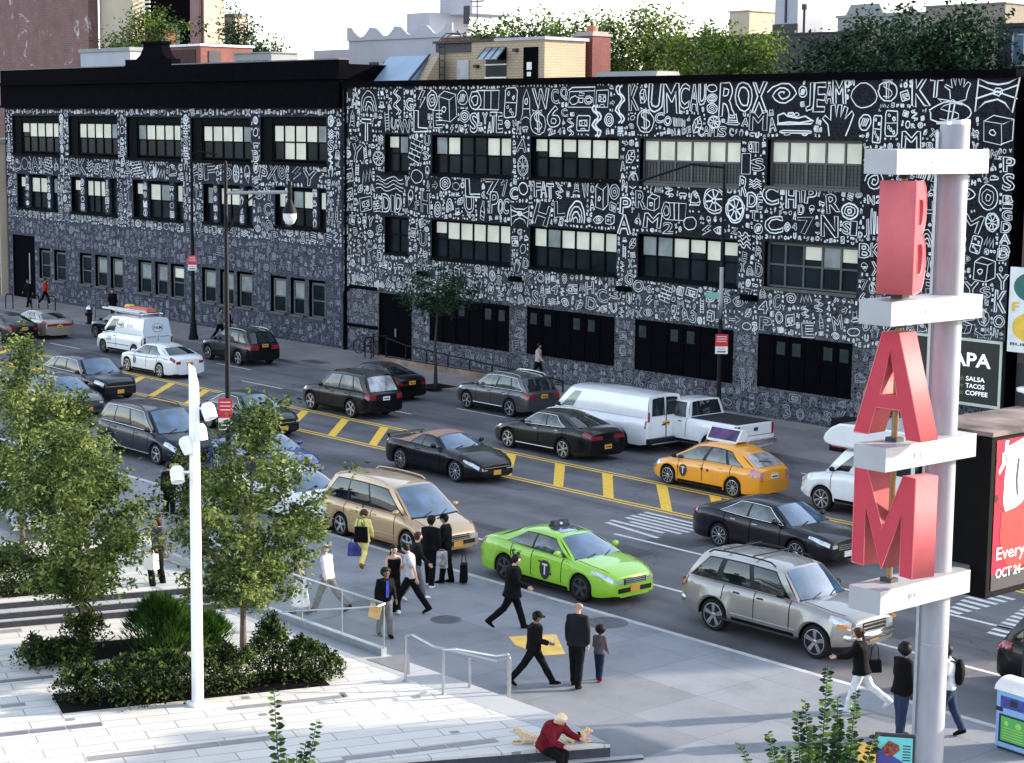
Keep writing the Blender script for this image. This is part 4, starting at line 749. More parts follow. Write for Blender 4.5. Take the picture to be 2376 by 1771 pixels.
def make_wheel(parent, x, y, r, w, spokes=7, rim=None, hub=.64, cover=False, style=0):
    s = -1 if y < 0 else 1; M = Matrix.Translation((x, y, r)) @ Matrix.Rotation(s * -pi / 2, 4, 'X')
    m = MB(); m.lathe([(r * .62, -w / 2), (r * .94, -w / 2), (r, -w * .34), (r, w * .30), (r * .94, w / 2), (r * .66, w / 2), (r * .62, w * .42)], 28, 0, M); t = m.build('wheel', TYRE, parent, 40)
    m = MB(); R = r * .73; m.lathe([(R * .2, w * .05), (R * .9, w * .05)], 20, 1, M); m.lathe([(R, w * .40), (R * 1.02, w * .52), (R * .94, w * .53), (R * .9, w * .3), (R * .9, w * .05)], 24, 0, M, caps=False)
    m.lathe([(R * .2, w * .1), (R * .2, w * .42), (R * .12, w * .46), (.01, w * .46)], 10, 0, M, caps=False)
    for k in range(spokes):
        a = 2 * pi * k / spokes + .3; M2 = M @ Matrix.Rotation(a, 4, 'Z')
        wd = R * (1.7 / spokes) if style == 0 else R * .11
        if style == 2:
            for dd in (-.10, .10): M3 = M @ Matrix.Rotation(a + dd, 4, 'Z'); m.add([(R * .15, -wd * .5, w * .36), (R * .93, -wd * .5, w * .42), (R * .93, wd * .5, w * .42), (R * .15, wd * .5, w * .36), (R * .15, -wd * .5, w * .44), (R * .93, -wd * .5, w * .5), (R * .93, wd * .5, w * .5), (R * .15, wd * .5, w * .44)], [(4, 5, 6, 7), (0, 1, 5, 4), (1, 2, 6, 5), (2, 3, 7, 6), (3, 0, 4, 7)], 0, M3)
        else: m.add([(R * .15, -wd * .35, w * .36), (R * .93, -wd * .6, w * .42), (R * .93, wd * .6, w * .42), (R * .15, wd * .35, w * .36), (R * .15, -wd * .35, w * .44), (R * .93, -wd * .55, w * .5), (R * .93, wd * .55, w * .5), (R * .15, wd * .35, w * .44)], [(4, 5, 6, 7), (0, 1, 5, 4), (1, 2, 6, 5), (2, 3, 7, 6), (3, 0, 4, 7)], 0, M2)
    m.build('rim', [rim or RIM, RIM_D], t)
def vehicle(name, label, cat, x, y, heading, S):
    """S: dict of measures. wheels positions, cabin points etc."""
    root = thing(name, label, cat, (x, y, 0), heading)
    L, W, H = S['L'], S['W'], S['H']; h = L / 2; wf = h - S['fo']; wr = wf - S['wb']; rw = S.get('rw', .33)
    B = Body(L, W, S['top'], S.get('zb', .2), (wf, wr), rw, S.get('tf', .22), S.get('tr', .14), S.get('crown', .03), S.get('flare', .0), S.get('sh', .12), S.get('lf', .75), S.get('lr', .5))
    paint = S['paint']; mb = MB(); B.mesh(mb)
    A0, A1, C0, C1 = S['cab']          # windscreen base, windscreen top, rear glass base, rear glass top (x)
    zr = H; zbA = interp(S['top'], A0); zbC = interp(S['top'], C0); wb_ = W / 2 * .90; wt = W / 2 * S.get('tumble', .70); rcr = S.get('rcr', .05); bowf, bowr = S.get('bow', .16), S.get('bowr', .10)
    def belt(u): xx = lerp(C0, A0, u); return Vector((xx, B.hw(xx) * .89, interp(S['top'], xx) - .015))
    def rail(u):
        xx = lerp(C1, A1, u); return Vector((xx, wt * (1 - .05 * (2 * u - 1) ** 2), zr - rcr - S.get('drop', .05) * max(0, (.5 - u) * 2) ** 2 * 1.0 - S.get('dropf', .06) * max(0, (u - .5) * 2) ** 2))
    def side(u, v, sd, off=0):
        P = belt(u).lerp(rail(u), v); P.y += .035 * sin(pi * v) + off; return (P.x, sd * P.y, P.z + off * .3)
    nu = 14
    for sd in (-1, 1): mb.grid(lambda u, v: side(u, v, sd), nu, 4, 0, flip=(sd > 0))
    def roof(u, a): P = rail(u); return (P.x, P.y * a, P.z + rcr * (1 - abs(a) ** 3.2))
    mb.grid(lambda u, v: roof(u, 2 * v - 1), nu, 12, S.get('roofmi', 0))
    def shield(a, b_, off=0):
        p, q = belt(1), rail(1); bx = p.x + bowf * (1 - a * a); tx = q.x + bowf * .35 * (1 - a * a); z0 = p.z - .01; z1 = q.z + rcr * (1 - abs(a) ** 3.2)
        return (lerp(bx, tx, b_) + off * .6, a * lerp(p.y, q.y, b_), lerp(z0, z1, b_) + off * .8 + .02 * sin(pi * b_))
    def back(a, b_, off=0):
        p, q = belt(0), rail(0); bx = p.x - bowr * (1 - a * a); tx = q.x - bowr * .3 * (1 - a * a); z0 = p.z - .01; z1 = q.z + rcr * (1 - abs(a) ** 3.2)
        return (lerp(bx, tx, b_) - off * .8, a * lerp(p.y, q.y, b_), lerp(z0, z1, b_) + off * .5 + .02 * sin(pi * b_))
    # roof front/rear filler between rail line and bowed glass top
    mb.grid(lambda u, v: (lambda P, Q: tuple(Vector(P).lerp(Vector(Q), v)))(roof(1, 2 * u - 1), shield(2 * u - 1, 1)), 12, 1, 0, flip=True)
    mb.grid(lambda u, v: (lambda P, Q: tuple(Vector(P).lerp(Vector(Q), v)))(roof(0, 2 * u - 1), back(2 * u - 1, 1)), 12, 1, 0)
    mb.grid(lambda u, v: shield(2 * u - 1, v), 12, 5, 0, flip=True); mb.grid(lambda u, v: back(2 * u - 1, v), 12, 5, 0)
    # door gaps
    for gx in S.get('gaps', ()):
        for sd in (-1, 1): mb.grid(lambda u, v: B.P(gx + (u - .5) * .022, lerp(3.6, 9.6, v), sd, .004), 1, 8, 2)
    for sd in (-1, 1):
        if S.get('sill', True): mb.grid(lambda u, v: B.P(lerp(wr + rw * 1.3, wf - rw * 1.3, u), lerp(3.05, 3.8, v), sd, .008), 6, 1, 1)
    gx = S.get('hoodgap')
    if gx:
        for sd in (-1, 1): mb.grid(lambda u, v: (lambda p: (p[0], p[1], p[2] + .004))(B.P(lerp(A0 + .1, h - .25, u), 10.55 + .12 * v, sd, .0)), 10, 1, 2)
    mb.build('body', [paint, UNDER, GAP, S.get('roofmat', paint)], root, 38, weld=True)
    # glass
    m = MB(); m.grid(lambda u, v: shield(lerp(-.90, .90, u), lerp(.05, .94, v), .010), 12, 5, 0, flip=True); m.grid(lambda u, v: shield(lerp(-.94, .94, u), lerp(.0, .06, v), .014), 12, 1, 1, flip=True)
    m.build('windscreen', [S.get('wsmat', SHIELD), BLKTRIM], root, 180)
    if S.get('rearglass', True):
        rg = S.get('rg', (-.86, .86, .10, .88)); m = MB(); m.grid(lambda u, v: back(lerp(rg[0], rg[1], u), lerp(rg[2], rg[3], v), .010), 10, 4, 0); m.build('rear_window', S.get('rgmat', CARGLASS), root, 180)
    for sd in (-1, 1):
        for q in S.get('win', ()):
            u0b, u1b, u0t, u1t = q[:4]; v0, v1 = (q[4], q[5]) if len(q) > 5 else (.07, .86)
            m = MB(); m.grid(lambda u, v: side(lerp(lerp(u0b, u0t, v), lerp(u1b, u1t, v), u), lerp(v0, v1, v), sd, .010), 6, 4, 0, flip=(sd > 0)); m.build('side_window', S.get('glass', CARGLASS), root, 180)
        if S.get('win') and S.get('dlo', True):
            q0, q1 = S['win'][0], S['win'][-1]; m = MB(); f = lambda u, v: side(lerp(lerp(q0[0] - .012, q0[2] - .012, v), lerp(q1[1] + .012, q1[3] + .012, v), u), lerp(.03, .91, v), sd, .005)
            m.grid(f, 14, 4, 0, flip=(sd > 0)); trim = S.get('trim')
            if trim:
                path = [f(k / 12, 0) for k in range(13)] + [f(1, k / 4) for k in range(1, 5)] + [f(1 - k / 12, 1) for k in range(1, 13)] + [f(0, 1 - k / 4) for k in range(1, 5)]
                m.tube([(p[0], p[1] + sd * .006, p[2]) for p in path], .013, 5, 1)
            m.build('window_frame', [BLKTRIM, CHROME], root, 180)
    # wheels
    for xw in (wf, wr):
        for sd in (-1, 1): make_wheel(root, xw, sd * (W / 2 - S.get('tw', .215) / 2 - .015 + S.get('flare', 0) * .5), rw, S.get('tw', .215), S.get('spokes', 7), S.get('rim', RIM), style=S.get('ws', 0))
    # lamps : patches on the body
    hx0, hx1, ht0, ht1 = S.get('head', (h - .52, h - .06, 6.6, 9.2)); tx0, tx1, tt0, tt1 = S.get('tail', (-h + .03, -h + .30, 7.6, 9.4))
    for sd in (-1, 1):
        m = MB(); m.grid(lambda u, v: B.P(lerp(hx0, hx1, u), lerp(lerp(ht0 + .9, ht0, u), ht1, v), sd, .012), 6, 4, 0, flip=(sd > 0))
        zt = interp(S['top'], h - .05); hwf = B.hw(h - .04) * .93
        if S.get('headface', True): a, b_ = S.get('hf', (.62, .97)); m.box(h - .02, min(sd * hwf * a, sd * hwf * b_), zt - S.get('hz', (.20, .06))[0], h + .012, max(sd * hwf * a, sd * hwf * b_), zt - S.get('hz', (.20, .06))[1], 0)
        m.build('headlight', HEADL, root, 60)
        m = MB(); m.grid(lambda u, v: B.P(lerp(tx0, tx1, u), lerp(tt0, tt1, v), sd, .012), 5, 4, 0, flip=(sd > 0)); ztr = interp(S['top'], -h + .05); hwr = B.hw(-h + .04) * .93; a, b_ = S.get('tfc', (.66, .97)); z0, z1 = S.get('tz', (.21, .09))
        m.box(-h - .012, min(sd * hwr * a, sd * hwr * b_), ztr - z0, -h + .02, max(sd * hwr * a, sd * hwr * b_), ztr - z1, 0); m.build('taillight', S.get('tailmat', TAILL), root, 60)
        # mirror
        mx = A0 - S.get('mx', .38); mz = interp(S['top'], mx) + .10; m = MB(); y0 = B.hw(mx) * .93; m.ell((mx, sd * (y0 + .13), mz), (.075, .11, .075), 0, 10, 6); m.box(mx - .02, min(sd * y0, sd * (y0 + .08)), mz - .09, mx + .03, max(sd * y0, sd * (y0 + .08)), mz - .04); m.build('mirror', S.get('mirmat', paint), root, 60)
        for gx in S.get('handles', ()):
            p = B.P(gx, 7.7, sd, .0); m = MB(); m.box(p[0] - .09, p[1] - .02, p[2] - .015, p[0] + .09, p[1] + .02, p[2] + .02); m.build('door_handle', S.get('hmat', paint), root, bevel=.008)
    # front face
    zt = interp(S['top'], h - .05); gw, g0, g1 = S.get('grille', (.42, .24, .08)); m = MB(); m.box(h - .03, -W * gw / 2 * 1.1, zt - g0, h + .014, W * gw / 2 * 1.1, zt - g1, 0)
    for k in range(S.get('gbars', 3)): zz = lerp(zt - g0, zt - g1, (k + .5) / S.get('gbars', 3)); m.box(h + .014, -W * gw / 2, zz - .012, h + .024, W * gw / 2, zz + .012, 1)
    m.box(h - .03, -W * .3, B.zb + .13, h + .012, W * .3, B.zb + .24, 0); m.build('grille', [BLKTRIM, S.get('gmat', CHROME)], root)
    zf = zt - g0 - .07; m = MB(); m.box(h, -.15, zf - .10 - S.get('pdz', .02), h + .03, .15, zf + .05 - S.get('pdz', .02)); m.build('front_plate', S.get('fplate', PLATE_Y), root)
    m = MB(); zz = S.get('rpz', .62); m.box(-h - .03, -.16, zz, -h, .16, zz + .15); m.box(-h - .034, -.12, zz + .05, -h - .03, .12, zz + .09, 1); m.build('rear_plate', [S.get('rplate', PLATE_Y), INK], root)
    if S.get('bumper'):
        for e in (-1, 1):
            m = MB(); hwf = B.hw(e * (h - .1)); m.add([], []); pts = [(e * (h - .42), -hwf - .01), (e * (h - .10), -hwf * .99), (e * (h + .03), -hwf * .84), (e * (h + .06), 0), (e * (h + .03), hwf * .84), (e * (h - .10), hwf * .99), (e * (h - .42), hwf + .01)]
            m.tube([(p[0], p[1], S['bumper']) for p in pts], .085, 8, 0, sx=.6); m.build('bumper', S.get('bmat', CHROME), root, 60)
    if S.get('rack'):
        m = MB()
        for sd in (-1, 1):
            m = MB(); m.tube([(lerp(C1, A1, u), sd * wt * .93, rail(u).z + rcr * .45 + (.06 if .1 < u < .86 else .0)) for u in (.06, .12, .3, .5, .7, .84, .9)], .02, 6); m.build('roof_rail', S.get('rackmat', BLKTRIM), root)
        if S['rack'] > 1:
            for u in (.25, .62): m = MB(); m.tube([(lerp(C1, A1, u), -wt * .93, zr + .05), (lerp(C1, A1, u), wt * .93, zr + .05)], .018, 6); m.build('roof_rail', S.get('rackmat', BLKTRIM), root)
    if S.get('wiper', True):
        m = MB()
        for a in (-.55, .12): m = MB(); p, q = Vector(shield(a, .03, .03)), Vector(shield(a + .42, .16, .03)); m.tube([p, q], .011, 5); m.build('wiper', BLKTRIM, root)
    if S.get('trimline'):
        m = MB(); t, mt = S['trimline']
        for sd in (-1, 1): m.tube([B.P(lerp(wr + rw * 1.25, wf - rw * 1.25, k / 8), t, sd, .006) for k in range(9)], .016, 5)
        m.build('side_trim', mt, root)
    root['_h'] = h
    del root['_h']
    return root, B, side, shield, back, roof, rail
def paintm(n, c, rough=.28, metal=.0, coat=1.0, var=.05):
    dk = sum(c) < .06; return mat(n, c, rough, metal, .42 if dk else coat, var, 2.0, spec=.25 if dk else .5)
P_BLACK = paintm('black_paint', (0.0018, 0.0018, 0.003)); P_NAVY = paintm('navy_black_paint', (0.004, 0.007, 0.018)); P_WHITE = paintm('white_paint', (0.74, 0.75, 0.77)); P_GREY = paintm('graphite_paint', (0.06, 0.06, 0.065), .3, .4); P_CHAMP = paintm('champagne_paint', (0.34, 0.30, 0.26), .3, .4)
P_GOLD = paintm('gold_paint', (0.50, 0.33, 0.17), .3, .35); P_PEWTER = paintm('pewter_paint', (0.32, 0.30, 0.275), .32, .5); P_GREEN = paintm('lime_green_paint', (0.30, 0.60, 0.028)); P_TAXI = paintm('taxi_yellow_paint', (0.86, 0.34, 0.012)); P_BLUE = paintm('bright_blue_paint', (0.012, 0.045, 0.25)); P_PLUM = paintm('plum_black_paint', (0.008, 0.006, 0.012)); P_SILV = paintm('silver_white_paint', (0.55, 0.57, 0.61), .3, .3)
def sedan(**k):
    L = k.get('L', 4.85); h = L / 2
    S = dict(L=L, W=1.83, H=1.46, fo=.93, wb=2.78, rw=.335, top=[(-h, .88), (-h + .25, 1.02), (-h + .9, 1.045), (-.4, .985), (h - 1.65, .965), (h - 1.2, .945), (h - .5, .865), (h - .12, .76), (h, .70)], lf=.9, tf=.30, lr=.6, tr=.18, rcr=.07, head=(h - .62, h - .06, 7.3, 9.1), hz=(.17, .08), cab=(h - 1.30, h - 2.05, -h + .58, -h + 1.36), win=[(.185, .49, .27, .51), (.52, .93, .54, .90)], tumble=.66, gaps=(h - 1.55, h - 2.62, -h + 1.30), handles=(h - 2.45, -h + 1.62), hoodgap=True, drop=.10, dropf=.05)
    S.update(k); return S
def suv(**k):
    L = k.get('L', 4.65); h = L / 2; H = k.get('H', 1.7)
    S = dict(L=L, W=1.87, H=H, fo=.90, wb=2.72, rw=.36, zb=.26, top=[(-h, .98), (-h + .2, 1.08), (-.3, 1.06), (h - 1.5, 1.04), (h - 1.0, 1.02), (h - .35, .94), (h - .08, .86), (h, .80)], rcr=.06, tf=.26, lf=.8, cab=(h - 1.28, h - 1.98, -h + .12, -h + .55), win=[(.07, .25, .14, .27), (.28, .56, .30, .57), (.59, .93, .60, .90)], tumble=.74, gaps=(h - 1.5, h - 2.45, -h + 1.1), handles=(h - 2.3, -h + 1.45), hoodgap=True, rack=1, bow=.14, bowr=.06, rpz=.75, drop=.06, tz=(.22, .02), tail=(-h + .03, -h + .22, 6.8, 9.6))
    S.update(k); return S
WH = []
def place(px_f, px_r, wheel, spec, head):
    """ground position from the contact pixel of one near-side wheel; returns centre x, y"""
    pass
def at_wheel(px, py, which, S, right):
    x, y = G(px, py, 0); h = S['L'] / 2; wf = h - S['fo']; wr = wf - S['wb']; lx = wf if which == 'f' else wr
    s = 1 if right else -1
    return x - s * lx, y + S['W'] / 2 - .1
def disc_T(mb, P, r, mi_d, mi_t):
    n = 24; c = P(0, 0, .0); mb.add([c] + [P(r * cos(2 * pi * k / n), r * sin(2 * pi * k / n), 0) for k in range(n)], [(0, k + 1, (k + 1) % n + 1) for k in range(n)], mi_d)
    for a, b_, c_, d in ((-.5, .28, .5, .5), (-.12, -.6, .12, .28)): mb.add([P(a * r, b_ * r, .004), P(c_ * r, b_ * r, .004), P(c_ * r, d * r, .004), P(a * r, d * r, .004)], [(0, 1, 2, 3)], mi_t)
# ---- near lanes, heading right (+X)
R0, L0 = 0.0, pi
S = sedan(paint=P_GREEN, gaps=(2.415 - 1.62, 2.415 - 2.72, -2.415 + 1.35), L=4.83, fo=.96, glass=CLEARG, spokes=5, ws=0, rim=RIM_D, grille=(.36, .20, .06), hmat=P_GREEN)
x, y = at_wheel(1350.6, 1396, 'f', S, True)
root, B, side, shield, back, roof, rail = vehicle('taxi_car', 'lime green taxi sedan with black round T door emblem by the near kerb', 'taxi', x, y, R0, S)
m = MB()
def onbody(cx, t0): 
    def f(a, b_, o): p = B.P(cx + a, t0 + b_ / .115, -1, .014 + o); return p
    return f
disc_T(m, onbody(.22, 5.7), .19, 0, 1)
for cx, t0, r in ((-.78, 6.9, .06), (-.95, 6.1, .05), (-.95, 7.4, .04), (-1.0, 6.7, .04)): disc_T(m, onbody(cx, t0), r, 0, 0)
for a0, a1, dt in ((.02, .14, .9), (.32, .46, -.8)): m.add([onbody(.22, 5.7 + dt)(a0 - .22 - .05, 0, 0), onbody(.22, 5.7 + dt)(a1 - .22, 0, 0), onbody(.22, 5.7 + dt)(a1 - .22, .035, 0), onbody(.22, 5.7 + dt)(a0 - .22 - .05, .035, 0)], [(0, 1, 2, 3)], 0)
m.build('door_emblem', [INK, PLATE_W], root)
m = MB(); m.grid(lambda u, v: tuple(Vector(roof(lerp(.60, .93, u), lerp(-.62, .62, v))) + Vector((0, 0, .008))), 6, 6); m.build('sunroof', SHIELD, root, 180)
m = MB(); z = 1.46; m.box(-.38, -.26, z, -.16, .26, z + .05, 0); m.box(-.36, -.24, z + .05, -.18, -.05, z + .15, 0, tx=.03); m.box(-.36, .05, z + .05, -.18, .24, z + .15, 0, tx=.03); m.box(-.34, -.05, z + .05, -.2, .05, z + .10, 1); m.build('roof_light', [INK, PLATE_W], root)
# gold minivan
h = 2.555; S = suv(L=5.11, W=1.92, H=1.76, fo=1.0, wb=3.0, rw=.33, zb=.2, paint=P_GOLD, top=[(-h, .94), (-h + .2, 1.04), (-.3, 1.02), (h - 1.6, 1.02), (h - 1.1, .98), (h - .35, .82), (h - .08, .68), (h, .60)], cab=(h - .98, h - 1.95, -h + .12, -h + .52), win=[(.045, .30, .10, .31), (.315, .58, .325, .60), (.60, .93, .62, .90)], tumble=.73, gaps=(h - 1.55, h - 2.6, -h + 1.3), handles=(h - 2.45, h - 2.75), rack=1, sill=False, spokes=5, rim=RIM, ws=0, grille=(.36, .18, .05), gbars=2, hmat=P_GOLD, trimline=(4.6, P_GOLD), rackmat=P_GOLD)
x, y = at_wheel(794.5, 1243.4, 'r', S, True); root, B, side, shield, back, roof, rail = vehicle('minivan', 'gold minivan with pale sunlit bonnet, stopped by the near kerb behind the walkers', 'minivan', x, y, R0, S)
# pewter off-roader
h = 2.45; S = suv(L=4.9, W=1.84, H=1.80, fo=.86, wb=2.94, rw=.375, zb=.34, paint=P_PEWTER, flare=.045, top=[(-h, 1.02), (-h + .2, 1.16), (-.3, 1.15), (h - 1.7, 1.14), (h - 1.1, 1.12), (h - .3, 1.03), (h - .08, .95), (h, .90)], cab=(h - 1.42, h - 2.0, -h + .12, -h + .55), win=[(.055, .275, .12, .28), (.33, .60, .34, .60), (.645, .93, .65, .90)], tumble=.74, gaps=(h - 1.6, h - 2.62, -h + 1.35), handles=(h - 2.45, -h + 1.75), rack=2, bumper=.58, spokes=5, grille=(.40, .30, .06), gbars=3, hmat=BLKTRIM, mirmat=BLKTRIM, tailmat=TAILL, ws=0, trimline=(4.3, CHROME), tw=.24)
x, y = at_wheel(1893.7, 1527, 'f', S, True); root, B, side, shield, back, roof, rail = vehicle('off_road_car', 'pewter four-wheel-drive with roof rack and chrome bumper in the kerb lane', 'car', x, y, R0 + radians(.5), S)
m = MB()
for sd in (-1, 1): m = MB(); m.tube([(wx, sd * .98, .36) for wx in (-1.15, -.9, 1.0, 1.15)], .035, 8); m.build('side_step', BLKTRIM, root); m = MB(); m.box(2.12, sd * .80 - .05, .80, 2.40, sd * .80 + .05, .86); m.build('indicator', AMBER, root)
# black saloon, plum sheen
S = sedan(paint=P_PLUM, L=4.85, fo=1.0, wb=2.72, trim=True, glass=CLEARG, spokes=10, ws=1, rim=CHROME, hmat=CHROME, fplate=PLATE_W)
x, y = at_wheel(1671.6, 1268.7, 'r', S, True); vehicle('saloon_car', 'glossy plum-black saloon with chrome-lined windows, between the yellow taxi and the roof-rack four-wheel-drive', 'car', x, y, R0, S)
# convertible coupe
h = 2.42; TAN = mat('tan_canvas', (0.36, 0.21, 0.15), 0.85, var=.12, scale=14, bump=.2); S = sedan(paint=P_BLACK, L=4.84, W=1.92, H=1.38, fo=.98, wb=2.85, rw=.36, roofmi=3, roofmat=TAN, top=[(-h, .93), (-h + .3, 1.0), (-h + .9, 1.0), (0, .96), (h - 1.7, .97), (h - .9, .90), (h - .3, .74), (h - .05, .62), (h, .56)], cab=(h - 1.62, h - 2.3, -h + .72, -h + 1.6), win=[(.30, .52, .36, .54), (.54, .93, .56, .90)], gaps=(h - 1.75, h - 3.05), handles=(h - 2.9,), spokes=10, ws=1, rim=RIM, grille=(.55, .14, .04), gbars=1, rg=(-.7, .7, .2, .75), tumble=.66)
x, y = at_wheel(933, 1089, 'r', S, True); root, B, side, shield, back, roof, rail = vehicle('convertible_car', 'black convertible coupe with closed tan canvas roof beside the yellow hatched median', 'car', x, y, R0, S)
m = MB()
for sd in (-1, 1): m.grid(lambda u, v: side(lerp(.0, .28, u), lerp(.0, 1.0, v), sd, .009), 6, 4, 0, flip=(sd > 0))
m.grid(lambda u, v: back(2 * u - 1, v, .004), 10, 4, 0); m.build('canvas_roof_side', TAN, root, 180)
m = MB(); m.box(-h + .02, -.75, 1.03, -h + .22, .75, 1.08, 0, tx=.03); m.box(-h + .05, -.72, .96, -h + .1, -.66, 1.05); m.box(-h + .05, .66, .96, -h + .1, .72, 1.05); m.build('spoiler', P_BLACK, root); m = MB(); m.box(h - 1.5, -.30, 1.0, h - .7, -.12, 1.012); m.box(h - 1.5, .12, 1.0, h - .7, .30, 1.012)
# black mid-size saloon partly behind the tree
S = sedan(paint=P_BLACK, L=4.87, trim=True, spokes=9, ws=0, grille=(.5, .22, .06), gbars=1)
x, y = at_wheel(488, 993, 'r', S, True); vehicle('saloon_car', 'black saloon with chrome grille partly hidden by the tree beside the white column', 'car', x, y, R0, S)
# dark minivan
h = 2.59; S = suv(L=5.18, W=2.0, H=1.78, fo=.98, wb=3.09, rw=.35, zb=.2, paint=P_NAVY, trim=True, top=[(-h, 1.0), (-h + .2, 1.08), (-.3, 1.06), (h - 1.6, 1.04), (h - 1.1, 1.0), (h - .35, .84), (h - .08, .70), (h, .62)], cab=(h - 1.05, h - 1.95, -h + .12, -h + .55), win=[(.045, .28, .10, .29), (.30, .57, .31, .59), (.60, .93, .62, .90)], spokes=5, ws=2, grille=(.6, .2, .05), gbars=2, tumble=.74, trimline=(3.9, CHROME))
x, y = at_wheel(367, 1078, 'f', S, True); vehicle('minivan', 'glossy dark blue-black minivan with chrome window line behind the white lamp column', 'minivan', x, y, R0, S)
# dark crossover estate
h = 2.63; S = suv(L=5.27, W=1.93, H=1.68, fo=1.0, wb=3.0, rw=.37, paint=P_NAVY, trim=True, cab=(h - 1.35, h - 2.1, -h + .12, -h + .9), spokes=8, grille=(.62, .28, .06), gbars=1, drop=.12, win=[(.07, .25, .14, .27), (.28, .56, .30, .57), (.59, .93, .60, .90)], rack=0)
x, y = G(209, 931, 0); vehicle('estate_car', 'blue-black estate car with winged chrome grille, left of the dark minivan', 'car', x - 1.65, y + .86, R0, S)
S = sedan(paint=P_GREY, L=4.8); x, y = G(175, 975, 0); vehicle('saloon_car', 'grey saloon mostly hidden behind the left tree crowns', 'car', x - 2.4, y + .6, R0, S)
S = sedan(paint=P_BLUE, L=4.5, H=1.45); x, y = G(757, 1149, 0); vehicle('saloon_car', 'bright blue car mostly hidden behind the tree crown, ahead of it the gold minivan', 'car', x - 3.9, y + .35, R0, S)
S = sedan(paint=P_WHITE, L=4.6); x, y = G(765, 1250, 0); vehicle('saloon_car', 'white car at the near kerb behind the gold minivan, hidden by the tree', 'car', x - 3.0, y + .95, R0, S)
h = 2.4; S = suv(L=4.8, W=1.93, paint=P_BLACK, rw=.38, spokes=5, tz=(.25, .08), tfc=(.5, .98), H=1.74, tail=(-h + .03, -h + .42, 7.4, 9.4)); x, y = G(2302, 1599, 0); vehicle('sport_utility_car', 'black sport utility car with red tail lamp cut off by the right picture edge', 'car', x + 2.38, y + .95, R0, S)
# ---- far lanes, heading left (-X)
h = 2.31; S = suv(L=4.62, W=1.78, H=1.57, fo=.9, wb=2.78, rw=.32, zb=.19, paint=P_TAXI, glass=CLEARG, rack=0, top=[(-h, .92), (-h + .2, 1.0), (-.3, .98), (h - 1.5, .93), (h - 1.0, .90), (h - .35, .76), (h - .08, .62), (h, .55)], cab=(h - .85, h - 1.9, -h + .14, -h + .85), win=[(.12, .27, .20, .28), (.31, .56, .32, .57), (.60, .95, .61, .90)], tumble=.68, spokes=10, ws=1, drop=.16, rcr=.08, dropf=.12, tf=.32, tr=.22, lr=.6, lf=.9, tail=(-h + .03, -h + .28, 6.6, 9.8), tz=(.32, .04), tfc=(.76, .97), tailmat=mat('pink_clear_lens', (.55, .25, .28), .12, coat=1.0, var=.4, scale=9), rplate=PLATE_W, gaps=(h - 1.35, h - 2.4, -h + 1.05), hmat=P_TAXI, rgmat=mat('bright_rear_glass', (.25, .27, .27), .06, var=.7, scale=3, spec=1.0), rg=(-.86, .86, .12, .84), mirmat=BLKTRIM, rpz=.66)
x, y = at_wheel(1702.4, 1155, 'r', S, False); root, B, side, shield, back, roof, rail = vehicle('taxi_car', 'yellow hatchback taxi with an advertising box on its roof, beside the median', 'taxi', x, y, L0, S)
m = MB()
def onbodyL(cx, t0):
    return lambda a, b_, o: B.P(cx - a, t0 + b_ / .115, 1, .014 + o)
disc_T(m, onbodyL(.72, 5.9), .165, 0, 1)
m.build('door_emblem', [INK, PLATE_W], root)
for cx, t0, r in ((-.08, 6.7, .05), (-.32, 6.5, .045), (.95, 6.3, .03)): m = MB(); disc_T(m, onbodyL(cx, t0), r, 0, 0); m.build('door_marking', [INK], root)
AD = mat('purple_advert', (0.075, 0.02, 0.11), .3, var=.95, scale=2.5)
m = MB(); z = 1.62; m.box(-.95, -.30, z - .06, .28, -.24, z + .02, 1); m.box(-.95, .24, z - .06, .28, .30, z + .02, 1); m.add([(-1.02, -.30, z), (.30, -.30, z), (.30, .30, z), (-1.02, .30, z), (-1.02, -.07, z + .36), (.30, -.07, z + .36), (.30, .07, z + .36), (-1.02, .07, z + .36)], [(3, 2, 1, 0), (4, 5, 6, 7), (0, 1, 5, 4), (1, 2, 6, 5), (2, 3, 7, 6), (3, 0, 4, 7)], 1)
for s_ in (-1, 1): m.add([(-.95, s_ * .293, z + .02), (.25, s_ * .293, z + .02), (.25, s_ * .090, z + .34), (-.95, s_ * .090, z + .34)], [(0, 1, 2, 3) if s_ < 0 else (3, 2, 1, 0)], 0)
m.build('advertising_box', [AD, PLATE_W], root)
m = MB(); m.tube([back(-.2, .30, .03), back(.45, .42, .03)], .014, 5); m.build('rear_wiper', BLKTRIM, root)
h = 2.57; S = sedan(paint=P_BLACK, L=5.15, W=1.93, H=1.54, fo=1.02, wb=2.87, rw=.36, trim=True, glass=CLEARG, spokes=6, top=[(-h, .98), (-h + .25, 1.10), (-h + .9, 1.12), (-.4, 1.06), (h - 1.65, 1.02), (h - 1.2, .99), (h - .5, .86), (h - .12, .74), (h, .68)], hmat=CHROME, cab=(h - 1.5, h - 2.2, -h + .72, -h + 1.5), trimline=(3.9, CHROME), rpz=.45, tfc=(.35, .97))
x, y = at_wheel(1309, 1065.7, 'r', S, False); vehicle('saloon_car', 'large black saloon with chrome sill strip in front of the white cargo van', 'car', x, y, L0, S)
